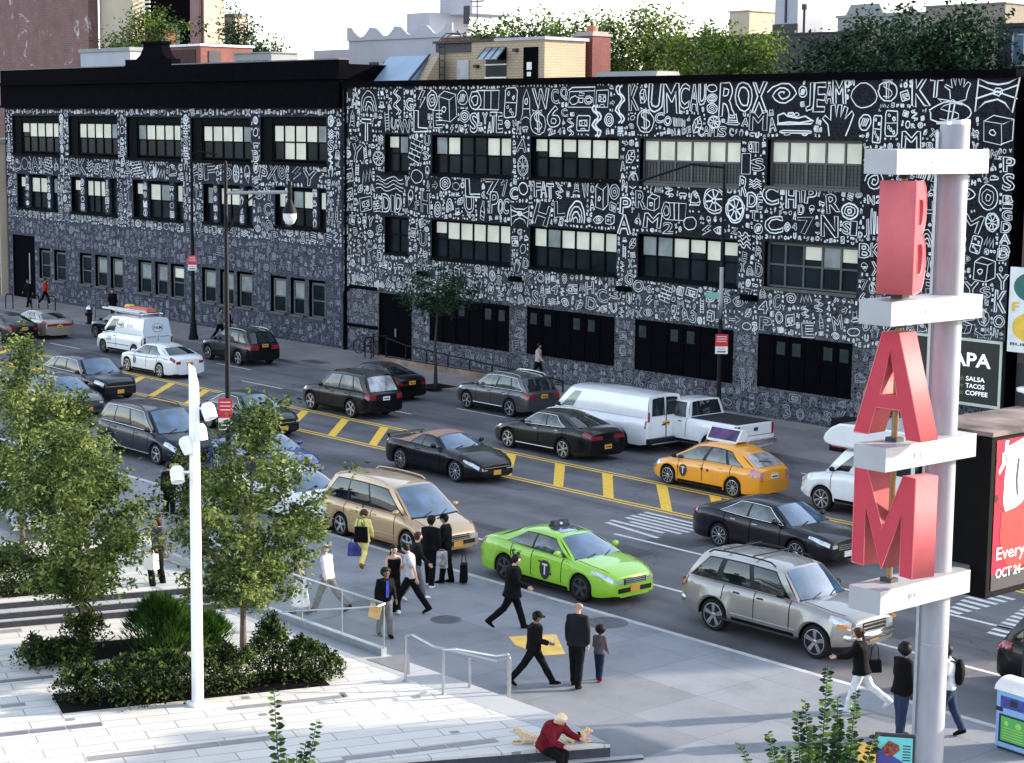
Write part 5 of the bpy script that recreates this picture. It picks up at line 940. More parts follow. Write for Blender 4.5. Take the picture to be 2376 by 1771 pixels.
h = 2.84; S = dict(L=5.68, W=2.0, H=2.08, fo=.92, wb=3.43, rw=.37, zb=.3, paint=P_WHITE, top=[(-h, 1.25), (-h + .1, 1.28), (h - 1.4, 1.24), (h - 1.0, 1.18), (h - .35, 1.04), (h - .08, .92), (h, .86)], cab=(h - .85, h - 1.55, -h + .03, -h + .10), win=[(.80, .935, .815, .90)], dlo=False, tumble=.80, rcr=.10, bow=.14, bowr=.03, spokes=5, rim=RIM_D, glass=mat('van_side_glass', (.2, .24, .24), .06, spec=.8), gaps=(h - 1.15, h - 2.15), handles=(h - 2.0,), hmat=BLKTRIM, mirmat=BLKTRIM, sh=.2, rearglass=False, tr=.05, lr=.2, tfc=(.90, .99), tz=(.12, -.22), tail=(-h + .03, -h + .10, 6.5, 9.0), crown=.0, drop=0.0, rpz=.98, sill=False, grille=(.5, .3, .05))
x, y = at_wheel(1440, 1044, 'r', S, False); root, B, side, shield, back, roof, rail = vehicle('cargo_van', 'plain white cargo van with two rear door windows, between black saloon and white pickup', 'van', x, y, L0, S)
for a0, a1 in ((-.80, -.06), (.06, .80)):
    m = MB(); m.grid(lambda u, v: back(lerp(a0, a1, u), lerp(.10, .84, v), .012), 5, 3); m.build('rear_door_window', CARGLASS, root, 180)
m = MB(); m.box(-h - .02, -.012, .5, -h - .004, .012, 1.95, 0); m.box(-h - .035, .05, .98, -h - .01, .22, 1.02, 0); m.build('rear_door_gap', GAP, root); m = MB(); m.box(-h - .12, -.95, .38, -h + .05, .95, .56); m.build('rear_bumper', BLKTRIM, root, bevel=.02)
# white pickup
h = 2.92; S = dict(L=5.84, W=2.03, H=1.88, fo=1.0, wb=3.64, rw=.40, zb=.42, paint=P_WHITE, top=[(-h, 1.26), (-h + .08, 1.28), (-.3, 1.27), (h - 1.8, 1.26), (h - 1.2, 1.24), (h - .3, 1.16), (h - .08, 1.08), (h, 1.02)], cab=(h - 1.55, h - 2.2, -.62, -.50), win=[(.09, .42, .10, .43), (.50, .93, .51, .90)], tumble=.76, bow=.12, bowr=.02, spokes=6, gaps=(h - 1.7, h - 2.75, -.55), handles=(h - 2.55, -.25), crown=.0, glass=CLEARG, tr=.04, lr=.2, tfc=(.88, .99), tz=(.42, .04), tail=(-h + .03, -h + .12, 5.8, 9.0), rpz=.6, hmat=BLKTRIM, mirmat=P_WHITE, drop=0, grille=(.55, .35, .05))
x, y = G(1737, 1062, 0); root, B, side, shield, back, roof, rail = vehicle('pickup_truck', 'white crew-cab pickup truck with black bed cover parked by the far kerb', 'pickup', x - 2.92 + .45, min(y + 1.0, 48.25), L0, S)
m = MB(); m.box(-h + .08, -.86, 1.275, -.66, .86, 1.30); m.build('bed_cover', mat('black_vinyl', (.008, .008, .01), .6), root, bevel=.01); m = MB(); m.box(-h - .015, -.10, 1.02, -h - .002, .10, 1.14, 0); m.box(-h - .012, -.85, .86, -h - .004, .85, .875, 0); m.build('tailgate_handle', INK, root); m = MB(); m.box(-h - .16, -.95, .55, -h + .02, .95, .74); m.build('rear_bumper', CHROME, root, bevel=.03)
# graphite crossover
S = suv(paint=P_GREY, L=4.66, H=1.66, trim=True, glass=CLEARG, rackmat=CHROME, spokes=5, ws=2, tailmat=TAILL, rpz=.8, trimline=(3.9, CHROME), drop=.08)
x, y = at_wheel(1187.6, 967.6, 'r', S, False); vehicle('crossover_car', 'graphite crossover with silver roof rails parked at the far kerb near the white van', 'car', x, y, L0 + radians(-1.5), S)
S = sedan(paint=P_BLACK, L=4.8, H=1.45, rpz=.72); x, y = G(930, 935, 0); vehicle('saloon_car', 'black saloon parked at the far kerb just beyond the boxy black four-wheel-drive', 'car', x - 2.4 + .05, y + .55, L0, S)
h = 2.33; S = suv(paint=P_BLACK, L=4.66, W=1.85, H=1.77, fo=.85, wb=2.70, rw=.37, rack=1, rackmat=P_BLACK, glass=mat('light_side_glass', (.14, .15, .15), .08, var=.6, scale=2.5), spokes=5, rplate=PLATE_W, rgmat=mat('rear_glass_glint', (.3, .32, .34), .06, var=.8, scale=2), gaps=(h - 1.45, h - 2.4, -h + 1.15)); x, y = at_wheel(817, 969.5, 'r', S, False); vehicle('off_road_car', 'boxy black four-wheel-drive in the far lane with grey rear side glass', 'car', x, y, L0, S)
S = suv(paint=P_BLACK, L=4.57, H=1.66, rackmat=CHROME, spokes=5, ws=2, rpz=.9, tfc=(.45, .97)); x, y = at_wheel(557, 848, 'r', S, False); vehicle('crossover_car', 'black crossover with silver roof rails by the far kerb, right of the white PAM van', 'car', x, y, L0 + radians(-1), S)
S = sedan(paint=P_WHITE, L=4.85, fo=.96, spokes=7, glass=CLEARG, hmat=P_WHITE); x, y = at_wheel(372, 877, 'r', S, False); root, B, side, shield, back, roof, rail = vehicle('patrol_car', 'white patrol saloon with blue side stripe beside the yellow hatched median', 'car', x, y, L0 + radians(1), S)
m = MB()
for t in (7.35, 7.85): m.grid(lambda u, v: B.P(lerp(-2.0, 1.7, u), t + (.30 if t < 7.5 else .15) * v, 1, .012), 16, 1); 
disc_T(m, lambda a, b_, o: B.P(.75 - a, 6.0 + b_ / .085, 1, .014 + o), .10, 1, 2); m.build('side_stripe', [mat('stripe_blue', (.03, .05, .28), .4), INK, PLATE_W], root)
# PAM van
h = 2.29; PALEB = paintm('pale_blue_white_paint', (0.60, 0.68, 0.76)); S = dict(L=4.58, W=1.80, H=2.0, fo=.90, wb=2.91, rw=.33, zb=.24, paint=P_WHITE, top=[(-h, 1.12), (-h + .1, 1.16), (h - 1.4, 1.12), (h - .95, 1.05), (h - .35, .90), (h - .08, .78), (h, .70)], cab=(h - .72, h - 1.5, -h + .03, -h + .14), win=[(.70, .93, .715, .90)], dlo=False, tumble=.78, rcr=.09, bow=.16, bowr=.03, spokes=6, rim=RIM_D, gaps=(h - 1.15, h - 2.15), handles=(h - 2.0,), hmat=INK, mirmat=BLKTRIM, sh=.16, rearglass=False, tr=.05, lr=.2, tfc=(.86, .99), tz=(.50, .10), tail=(-h + .03, -h + .10, 5.0, 8.2), crown=.0, drop=0.0, rpz=.62, trimline=(5.0, BLKTRIM), rplate=PLATE_W, flare=.01)
x, y = at_wheel(243.3, 818, 'f', S, False); root, B, side, shield, back, roof, rail = vehicle('service_van', 'white PAM service van with ladders and an orange bundle on its roof rack', 'van', x, y, L0 + radians(1.5), S)
m = MB()
def van_oval(c, P, rx, rz):
    n = 20; m.add([P(rx * cos(2 * pi * k / n), rz * sin(2 * pi * k / n), 0) for k in range(n)], [tuple(range(n))], 0); m.add([P(rx * .93 * cos(2 * pi * k / n), rz * .9 * sin(2 * pi * k / n), .004) for k in range(n)], [tuple(range(n))], 1)
PW = 1.80 / 2 * .86
sP = lambda a, b_, o: (-.1 - a, (lambda q: q[1] + .012 + o)(side(.5, max(0, min(1, .50 + b_ / .85)), 1)), 1.52 + b_)
van_oval(0, sP, .36, .17); put_text(m, 'PAM', lambda u, v: sP(u - .25, v - .08, .008), .5, .17, 0, .01)
for k, (a, wd) in enumerate(((-.55, .5), (-.55, .42))): m.add([(-1.0 + .0 - 0, sP(0, 0, 0)[1] + 0, 1.55 - k * .09)] and [(-.75, sP(0, 0, .0)[1], 1.56 - k * .09), (-1.3, sP(0, 0, .0)[1], 1.56 - k * .09), (-1.3, sP(0, 0, .0)[1], 1.60 - k * .09), (-.75, sP(0, 0, .0)[1], 1.60 - k * .09)], [(0, 1, 2, 3)], 2)
m.build('side_lettering', [INK, P_WHITE, mat('grey_lettering', (.35, .36, .4), .6)], root); m = MB(); put_text(m, 'PAM', lambda u, v: B.P(h - 1.35 - u, 6.7 + v / .085, 1, .016), .35, .07, 0); put_text(m, 'SERVICE', lambda u, v: B.P(h - 1.30 - u, 5.7 + v / .085, 1, .016), .42, .06, 0)
m.build('door_lettering', [INK], root)
m = MB(); m.grid(lambda u, v: back(lerp(-.97, .97, u), lerp(.02, .98, v), .008), 6, 4, 3); m.box(-h - .012, -.80, .52, -h - .002, .80, 1.12, 3)
van_oval(0, lambda a, b_, o: (lambda q: (q[0] - .012 - o, q[1], q[2]))(back(-a / PW, .42 + b_ / .75, .01)), .33, .17)
put_text(m, 'PAM', lambda u, v: (lambda q: (q[0] - .022, q[1], q[2]))(back(-(u - .24) / PW, .42 + (v - .07) / .75, .01)), .48, .14, 0, .01)
m.box(-h - .02, -.012, .55, -h - .008, .012, 1.12, 0); m.box(-h - .02, -.6, 1.06, -h - .012, -.12, 1.085, 0); m.box(-h - .02, .12, 1.06, -h - .012, .6, 1.085, 0); m.build('rear_doors', [INK, P_WHITE, INK, PALEB], root)
m = MB()
for sd in (-.55, .55): m.tube([(-1.9, sd, 2.12), (.9, sd, 2.12)], .03, 6)
for xx in (-1.6, -.4, .6): m.tube([(xx, -.62, 2.12), (xx, .62, 2.12)], .025, 6); m.box(xx - .03, -.62, 1.95, xx + .03, -.56, 2.12); m.box(xx - .03, .56, 1.95, xx + .03, .62, 2.12)
m.build('roof_rack', CHROME, root)
ld = thing('ladder', 'pale ladder lying on the roof rack of the PAM van', 'ladder', (x + .1, y - .42, 2.17), L0 + radians(1.5)); m = MB()
for sd in (-.17, .17): m.box(-1.5, sd - .03, 0, 1.9, sd + .03, .09)
m.build('side_rail', P_WHITE, ld); m = MB(); [m.box(-1.4 + .3 * k, -.15, .03, -1.36 + .3 * k, .15, .07) for k in range(11)]; m.build('rung', P_WHITE, ld)
m = MB(); m.box(-1.1, -.3, 0, 1.0, .3, .17, 0, tx=.15, ty=.08); m.box(-1.25, -.16, .10, -.75, .20, .24, 1, tx=.06, ty=.04); o = m.build('bundle', [mat('orange_red_tarp', (.55, .13, .09), .7, var=.35, scale=6), mat('yellow_strap', (.7, .45, .05), .6)], bevel=.03); o.location = (x + .35, y + .25, 2.16); o.rotation_euler = (0, 0, .06); tag(o, 'orange and yellow tarp bundle strapped on top of the PAM van', 'bundle')
S = sedan(paint=P_BLACK, L=4.6, rim=RIM); x, y = at_wheel(220.6, 784, 'f', S, False); vehicle('saloon_car', 'black saloon parked at the far kerb behind the white PAM van', 'car', x, y + .1, L0, S)
S = sedan(paint=P_CHAMP, L=4.9, H=1.42, rpz=.6, tfc=(.1, .97), tz=(.2, .08), glass=CLEARG); x, y = at_wheel(89, 785, 'r', S, False); vehicle('saloon_car', 'champagne saloon seen from behind in the far lane at left', 'car', x, y, L0 + radians(-4), S)
S = sedan(paint=P_BLACK, L=4.8, H=1.45, rpz=.7); x, y = G(40, 798, 0); vehicle('saloon_car', 'black saloon with lit tail lamps at the left picture edge', 'car', x - 2.2, y + .35, L0, S)
# white box minibus behind the letters
h = 3.2; S = dict(L=6.4, W=2.05, H=2.05, fo=.95, wb=4.0, rw=.38, zb=.36, paint=P_WHITE, top=[(-h, 1.3), (h - 1.6, 1.28), (h - 1.1, 1.22), (h - .35, 1.08), (h - .08, .96), (h, .90)], cab=(h - 1.0, h - 1.6, -h + .1, -h + .15), win=[(.84, .94, .845, .90)], dlo=False, tumble=.80, rcr=.1, bow=.12, spokes=8, rim=CHROME, gaps=(h - 1.3, h - 2.2), mirmat=BLKTRIM, hmat=INK, tr=.03, lr=.2, drop=0, crown=0, grille=(.55, .3, .05), rearglass=False, bumper=.52, bmat=P_WHITE)
x, y = at_wheel(1908, 1185.5, 'f', S, False); root, B, side, shield, back, roof, rail = vehicle('shuttle_bus', 'white shuttle bus with domed front over its cab, behind the red letters', 'bus', x, y, L0, S)
m = MB(); prof = [(h - 1.35, 2.06), (h - 1.12, 2.10), (h - 1.0, 2.22), (h - 1.08, 2.40), (h - 1.3, 2.60), (h - 1.6, 2.74), (h - 2.3, 2.78), (h - 6.2, 2.78), (h - 6.2, .55), (h - 2.35, .55), (h - 2.35, 2.06)]
n_ = len(prof); wv = 1.10
m.add([(p[0], -wv, p[1]) for p in prof] + [(p[0], wv, p[1]) for p in prof], [tuple(reversed(range(n_))), tuple(range(n_, 2 * n_))] + [(k, (k + 1) % n_, n_ + (k + 1) % n_, n_ + k) for k in range(n_)]); m.build('coachwork', P_WHITE, root, 50, bevel=.05)
for k in range(4):
    for sd in (-1, 1): m = MB(); x0_ = h - 2.6 - .9 * k; m.box(x0_ - .75, sd * 1.105 - .006, 1.5, x0_, sd * 1.105 + .006, 2.25); m.build('side_window', CARGLASS, root)
# ---------------------------------------------------------------- tall letter sign, kiosk, street furniture
ALU = mat('pale_aluminium_panel', (0.34, 0.34, 0.365), 0.5, 0.1, var=.06, scale=2.0); ALU2 = mat('pale_column_paint', (0.30, 0.30, 0.335), 0.6, 0.0, var=.2, scale=1.6, stretch=(2, 2, .5))
RED = mat('red_letter_side_lit', (0.56, 0.115, 0.125), 0.7, var=.08, scale=3); REDF = mat('red_letter_face_shaded', (0.46, 0.03, 0.055), 0.7, var=.06); BRASS = mat('bronze_rod', (0.26, 0.17, 0.08), 0.4, 0.5)  # shade put into the face red, sunlight into the paler side red
t = thing('letter_sign_column', 'tall pale steel column with four white crossbars holding the red letters', 'sign', (-19.4, 26.98, 0))
m = MB(); m.lathe([(.36, .0), (.36, .04), (.255, .06), (.25, 11.42), (.23, 11.42), (.23, 11.30)], 36); m.box(-.2, -.265, .1, -.14, -.235, 11.3, 1); m.lathe([(.256, 2.3), (.256, 2.33)], 36, 1, caps=False); m.build('column', [ALU2, STEEL_D], t, 40)
for (zt, zb_) in ((11.0, 10.59), (8.51, 8.10), (6.07, 5.66), (3.63, 3.22)):
    m = MB(); m.box(-.27, -2.10, zb_, .40, .45, zt); c = m.build('crossbar', ALU, t, bevel=.008)
    m = MB(); [m.lathe([(.045, 0), (.045, .006), (.001, .006)], 12, k % 2, Matrix.Translation((.401, -1.28 + .16 * k, zt - .2)) @ Matrix.Rotation(pi / 2, 4, 'Y')) for k in range(2)]; m.build('bolt_plate', [STEEL, ALU], c)
for (z0, z1) in ((3.63, 5.66), (6.07, 8.10), (8.51, 10.59)):
    m = MB(); m.tube([(.02, -1.38, z0), (.02, -1.38, z1)], .055, 10, 0); m.box(-.1, -1.48, z0, .14, -1.28, z0 + .07, 1); m.lathe([(.1, z1 - .08), (.1, z1)], 14, 1, Matrix.Translation((.02, -1.38, 0))); m.build('rod', [BRASS, INK], t)
m = MB(); m.box(-.35, -.06, 11.42, -.12, .06, 11.47); m.box(.0, -.12, 11.42, .22, .12, 11.5); m.build('bird_spike', STEEL_D, t)
# stains on the lower column
def letter3d(name, label, polys_out, holes, w, hgt, d, loc, rz, lip=.045):
    """upright letter: outline in unit square, extruded to depth d, raised lip round the face"""
    cu = bpy.data.curves.new('l', 'CURVE'); cu.dimensions = '2D'; cu.fill_mode = 'BOTH'; cu.extrude = d / 2; cu.bevel_depth = 0.0
    for P in polys_out + holes:
        sp = cu.splines.new('POLY'); sp.points.add(len(P) - 1); sp.use_cyclic_u = True
        for q, (x, y) in zip(sp.points, P): q.co = ((x - .5) * w, y * hgt, 0, 1)
    ob = bpy.data.objects.new('l', cu); COL.objects.link(ob); dg = bpy.context.evaluated_depsgraph_get(); me = bpy.data.meshes.new_from_object(ob.evaluated_get(dg)); bpy.data.objects.remove(ob); bpy.data.curves.remove(cu)
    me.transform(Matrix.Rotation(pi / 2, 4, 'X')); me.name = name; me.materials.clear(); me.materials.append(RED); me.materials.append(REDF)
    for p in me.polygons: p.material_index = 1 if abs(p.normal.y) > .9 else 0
    root = thing(name, label, 'letter', loc, rz, 'red sign letters'); o = bpy.data.objects.new('letter_body', me); COL.objects.link(o); o.parent = root
    m = MB()
    for P in polys_out + holes:
        Q = [Vector(((x - .5) * w, -d / 2 - .004, y * hgt)) for x, y in P]; m.tube(Q + [Q[0]], .011, 4)
    m.build('edge_trim', mat('pink_edge', (.75, .16, .17), .5), root); return root
A_out = [(0.0, 0), (.38, 1), (.62, 1), (1.0, 0), (.78, 0), (.68, .27), (.32, .27), (.22, 0)]; A_hole = [(.375, .40), (.625, .40), (.5, .84)]
letter3d('letter_a', 'red open letter A with peach sunlit side, middle of the three sign letters', [A_out], [A_hole], 1.42, 1.78, .46, (-19.36, 25.6, 6.17), 0)
M_out = [(0, 0), (0, 1), (.20, 1), (.5, .42), (.80, 1), (1, 1), (1, 0), (.80, 0), (.80, .62), (.5, .02), (.20, .62), (.20, 0)]
letter3d('letter_m', 'red letter M, lowest of the three sign letters', [M_out], [], 1.50, 1.72, .50, (-19.32, 25.6, 3.86), radians(-10))
B_out = [(0, 0), (0, 1), (.55, 1)] + [(.55 + .36 * cos(a), .76 + .24 * sin(a)) for a in [pi / 2 - k * pi / 8 for k in range(1, 8)]] + [(.62, .52)] + [(.58 + .42 * cos(a), .26 + .26 * sin(a)) for a in [pi / 2 - k * pi / 8 for k in range(0, 8)]] + [(.58, 0)]
B_h1 = [(.26, .60), (.26, .84), (.52, .84)] + [(.52 + .13 * cos(a), .72 + .12 * sin(a)) for a in [pi / 2 - k * pi / 5 for k in range(1, 5)]] + [(.52, .60)]
B_h2 = [(.26, .16), (.26, .44), (.55, .44)] + [(.55 + .18 * cos(a), .30 + .14 * sin(a)) for a in [pi / 2 - k * pi / 5 for k in range(1, 5)]] + [(.55, .16)]
letter3d('letter_b', 'red letter B turned almost edge-on, top of the three sign letters', [B_out], [B_h1, B_h2], 1.25, 1.86, .60, (-19.38, 25.6, 8.62), radians(118))
# digital poster cube behind the column
k = thing('poster_cube', 'black hanging poster box with red dance picture beside the pale column', 'sign', (-19.0, 27.9, 0)); kz0, kz1 = 3.02, 6.02
m = MB(); m.box(-1.55, .0, kz0, 0, 3.1, kz1 - .06); m.build('box', mat('gloss_black_box', (.004, .004, .005), .8, var=.2, spec=.1), k, bevel=.01)
m = MB(); m.box(-1.6, -.04, kz1 - .059, .04, 3.14, kz1 + .02); m.build('roof', mat('rusty_weathered_roof', (.12, .085, .08), .8, var=.8, scale=1.4, bump=.3), k)
def red_art():
    m_ = bpy.data.materials.new('red_dance_poster'); m_.use_nodes = True; nt = m_.node_tree; b = nt.nodes['Principled BSDF']; b.inputs['Roughness'].default_value = .25
    tc = N(nt, 'ShaderNodeTexCoord'); n = N(nt, 'ShaderNodeTexNoise'); n.inputs['Scale'].default_value = 2.2; n.inputs['Detail'].default_value = 3; n.inputs['Distortion'].default_value = 1.5; nt.links.new(tc.outputs['Object'], n.inputs['Vector'])
    r = ramp(nt, n.outputs['Fac'], [(.34, (.05, .003, .006)), (.42, (.38, .004, .02)), (.56, (.52, .006, .035)), (.7, (.22, .004, .02))]); nt.links.new(r.outputs[0], b.inputs['Base Color']); nt.links.new(r.outputs[0], b.inputs['Emission Color']); b.inputs['Emission Strength'].default_value = .12; return m_
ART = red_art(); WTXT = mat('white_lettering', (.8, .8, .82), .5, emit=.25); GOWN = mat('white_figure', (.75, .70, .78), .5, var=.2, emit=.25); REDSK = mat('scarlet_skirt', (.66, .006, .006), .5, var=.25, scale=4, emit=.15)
m = MB(); X_ = .012; m.quad((X_, .14, kz0 + .12), (X_, 3.0, kz0 + .12), (X_, 3.0, kz1 - .14), (X_, .14, kz1 - .14), 0)
m.quad((X_ + .003, .14, kz0 + .12), (X_ + .003, 3.0, kz0 + .12), (X_ + .003, 3.0, kz0 + .42), (X_ + .003, .14, kz0 + .42), 4)
def art(P, mi, o): m.add([(X_ + o, y, z) for y, z in P], [tuple(range(len(P)))], mi)
art([(.50, 5.75), (.42, 5.2), (.40, 4.75), (.48, 4.55), (.72, 4.50), (.95, 4.62), (1.25, 5.0), (1.5, 5.6), (.95, 5.85)], 1, .006)
art([(.50, 5.85), (.40, 5.4), (.25, 5.25), (.22, 5.32), (.36, 5.5), (.40, 5.85)], 1, .005)
art([(.36, 4.55), (.34, 4.1), (.45, 3.7), (.75, 3.45), (1.0, 3.42), (1.5, 3.8), (1.7, 4.5), (1.2, 4.75), (.8, 4.6)], 3, .007)
art([(.78, 5.5), (.74, 5.1), (.80, 4.8), (.86, 4.82), (.82, 5.1), (.86, 5.5)], 4, .009)
T3 = lambda y0, z0, o=.014: (lambda u, v: (X_ + o, y0 + u, z0 + v))
put_text(m, 'DANCE', T3(.30, 5.42), 1.0, .22, 2, .02); put_text(m, 'Everywhere', T3(.26, 3.62), 1.9, .30, 2, .0); put_text(m, 'OCT 24\u2014', T3(.26, 3.36), 1.0, .17, 2, .01)
m.build('poster', [ART, GOWN, WTXT, REDSK, INK], k)
m = MB(); m.box(-.75, -.53, 5.70, -.35, -.0, 6.02 - .1); m.box(-.75, -.53, 3.26, -.35, -.0, 3.58); m.build('bracket', STEEL_D, k)
# white lamp cowl on post behind the cube
xw, yw = -19.9, 31.6
xw, yw = G(2320, 1560, WALK)
t = thing('cowl_lamp', 'white funnel-shaped lamp cowl with black knob behind the poster box roof', 'lamp', (-20.8, 31.3, 0)); zc = 6.28
M0 = Matrix.Translation((.35, .2, zc)); m = MB(); m.lathe([(.10, -.6), (.20, -.12), (.28, -.02), (.42, .02), (.42, .07), (.30, .09), (.05, .1)], 18, 0, M0); m.build('cowl', P_WHITE, t, 40); m = MB(); m.lathe([(.1, .1), (.1, .24), (.03, .26)], 12, 0, M0); m.build('knob', INK, t)
m = MB(); m.tube([(.35, .2, .0), (.35, .2, zc - .5)], .06, 8); m.tube([(.5, .25, zc + .08), (.9, .5, zc - .15)], .05, 8); m.build('post', INK, t)

# white column with round spot lamps in the plaza
bx, by = G(459, 1635, PZ); t = thing('lamp_column', 'tall white plaza lamp column with angled top and white spot lamps', 'street lamp', (bx, by, PZ)); WP = mat('white_lamp_paint', (.80, .80, .82), .4, var=.04)
m = MB(); m.add([(-.085, -.085, .05), (.085, -.085, .05), (.085, .085, .05), (-.085, .085, .05), (-.07, -.07, 6.52), (.07, -.07, 6.18), (.07, .07, 6.10), (-.07, .07, 6.42)], [(3, 2, 1, 0), (4, 5, 6, 7), (0, 1, 5, 4), (1, 2, 6, 5), (2, 3, 7, 6), (3, 0, 4, 7)]); m.box(-.16, -.16, -.01, .16, .16, .07, tx=.01, ty=.01); m.build('column', WP, t, bevel=.01)
CR = Vector((.657, .754, 0))
for (off, zz, tilt, yaw, up) in ((.27, 5.62, -.5, .1, 0), (.10, 5.22, -.2, .5, 0), (-.14, 4.98, -.4, 1.2, 0), (-.33, 4.42, -.55, -.4, 0)):
    p = CR * off; m = MB(); Mx = Matrix.Translation((p.x, p.y, zz)) @ Matrix.Rotation(yaw, 4, 'Z') @ Matrix.Rotation(tilt, 4, 'Y')
    m.lathe([(.02, .17), (.09, .15), (.128, .09), (.132, .02), (.124, -.15), (.115, -.15), (.106, -.09), (.01, -.09)], 20, 0, Mx); o = m.build('spot_lamp', WP, t, 50)
    m = MB(); m.tube([(0, 0, zz + .05), (p.x * .7, p.y * .7, zz + .05)], .022, 8); m.build('arm', WP, t)
# black street lamp posts
BLKP = mat('black_lamp_paint', (.005, .005, .007), .6, var=.3, spec=.15)
def sign_plate(parent, P, w, h_, split=.62):
    m = MB(); m.add([P(-w / 2, 0, 0), P(w / 2, 0, 0), P(w / 2, h_ * (1 - split), 0), P(-w / 2, h_ * (1 - split), 0)], [(0, 1, 2, 3)], 0); m.add([P(-w / 2, h_ * (1 - split), 0), P(w / 2, h_ * (1 - split), 0), P(w / 2, h_, 0), P(-w / 2, h_, 0)], [(0, 1, 2, 3)], 1)
    for q in range(3): zz = h_ * (.88 - q * .12); m.add([P(-w * .38, zz - .012, .004), P(w * .38, zz - .012, .004), P(w * .38, zz + .012, .004), P(-w * .38, zz + .012, .004)], [(0, 1, 2, 3)], 2)
    m.add([P(-w * .35, h_ * .08, .004), P(w * .35, h_ * .08, .004), P(w * .35, h_ * .14, .004), P(-w * .35, h_ * .14, .004)], [(0, 1, 2, 3)], 3); m.add([P(-w * .3, h_ * .22, .004), P(w * .3, h_ * .22, .004), P(w * .3, h_ * .27, .004), P(-w * .3, h_ * .27, .004)], [(0, 1, 2, 3)], 4)
    m.build('parking_sign', [PLATE_W, mat('sign_red', (.55, .015, .03), .5), PLATE_W, INK, mat('sign_grey', (.4, .4, .42), .5)], parent)
def post(label, x, y, hh, r0=.11, r1=.06, name='street_lamp', cat='street lamp'):
    t = thing(name, label, cat, (x, y, WALK)); m = MB(); m.lathe([(.26, 0), (.26, .12), (.20, .3), (.17, .75), (.13, .95), (r0, 1.1), (r1, hh), (.01, hh + .05)], 14); m.build('pole', BLKP, t, 40); return t
t = post('black street lamp on the near kerb with acorn lantern hung from a long bracket', -45.51, 28.95, 10.1, .085, .05)
L_ = [(0, 0, 9.3), (.2, .22, 9.32), (1.65, 1.9, 9.32)]
def PXp(px, py, X0=-45.51, Y0=28.95):   # point on the vertical plane through the pole, parallel to the picture
    d = ray(px, py); n = Vector((c_f.x, c_f.y, 0)).normalized(); tt = (X0 * n.x + Y0 * n.y) / (d.x * n.x + d.y * n.y); return (d.x * tt - X0, d.y * tt - Y0, CAM_H + d.z * tt - WALK)
arm0, arm1 = PXp(523, 448), PXp(672, 446); lt = PXp(670, 470); lb = PXp(670, 523)
m = MB(); m.tube([arm0, arm1], .05, 8, 1); m.tube([PXp(531, 537), PXp(545, 500), PXp(570, 470), PXp(592, 452)], .03, 6, 0); m.tube([arm1, (arm1[0], arm1[1], lt[2] + .1)], .07, 8, 0); m.tube([PXp(540, 443), PXp(600, 443)], .012, 5, 0); m.build('bracket', [BLKP, mat('grey_bracket', (.25, .25, .27), .5)], t)
Ml = Matrix.Translation((arm1[0], arm1[1], lb[2])); m = MB(); m.lathe([(.05, 1.25), (.06, 1.1), (.06, .72), (.10, .62), (.17, .48), (.20, .40), (.21, .34)], 16, 0, Ml); m.lathe([(.20, .34), (.195, .2), (.13, .06), (.02, 0)], 16, 1, Ml); m.build('lantern', [BLKP, mat('milky_lantern_glass', (.6, .62, .64), .25, var=.25, scale=5)], t, 40)
sP = (lambda a, b_, o: (.0 + a * .657 + .09 + o * .7, -.05 + a * .754 - .10 - o * .7, PXp(515, 996)[2] + b_)); sign_plate(t, sP, .40, .92)
t = post('black street lamp on the far pavement with small red and white parking sign', -84.11, 51.44, 9.7)
sign_plate(t, lambda a, b_, o: (a * .657 + .27, a * .754 - .18 - .01 - o, 5.3 - 1.35 + b_ - .32), .45, .78)
m = MB(); m.tube([(0, 0, 9.6), (.3, .35, 9.75), (.9, 1.0, 9.6)], .04, 6); m.build('bracket', BLKP, t)
t = post('slim dark street lamp pole with green street-name sign on the far pavement', -46.3, 50.58, 9.9, .09, .05)
sign_plate(t, lambda a, b_, o: (a * .657 + .24, a * .754 - .16 - .01 - o, 3.05 + b_), .46, .72)
m = MB(); m.box(-.75, -.02, 5.02, -.05, .0, 5.25); m.build('street_name_sign', mat('street_sign_green', (.10, .30, .25), .5), t); m = MB(); m.tube([(0, 0, 4.3), (0, 0, 6.2)], .075, 10); m.build('grey_sleeve', mat('galvanised', (.30, .31, .33), .5, .3), t)
m = MB(); m.tube([(0, 0, 9.8), (-.8, -.9, 9.9), (-3.2, -1.2, 9.2)], .045, 6); m.box(-3.6, -1.35, 9.05, -3.0, -1.1, 9.25); m.build('bracket', BLKP, t)
# hydrant
x, y = G(208, 752, WALK); t = thing('fire_hydrant', 'black fire hydrant with silver cap on the far pavement', 'hydrant', (x, y, WALK)); m = MB(); m.lathe([(.22, 0), (.22, .06), (.14, .08), (.14, .75), (.18, .78), (.18, .84)], 14, 0); m.lathe([(.17, .84), (.14, .95), (.06, 1.03), (.02, 1.05)], 14, 1); m.build('barrel', [BLKP, CHROME], t, 40)
m = MB(); m.tube([(-.28, 0, .6), (.28, 0, .6)], .07, 8); m.tube([(0, -.25, .55), (0, .1, .55)], .08, 8); m.build('nozzle', BLKP, t); m = MB(); m.tube([(.42, .1, 0), (.42, .1, 1.0)], .06, 8); tag(m.build('bollard', CHROME), 'silver bollard right of the black fire hydrant', 'bollard').location = (x, y, WALK)
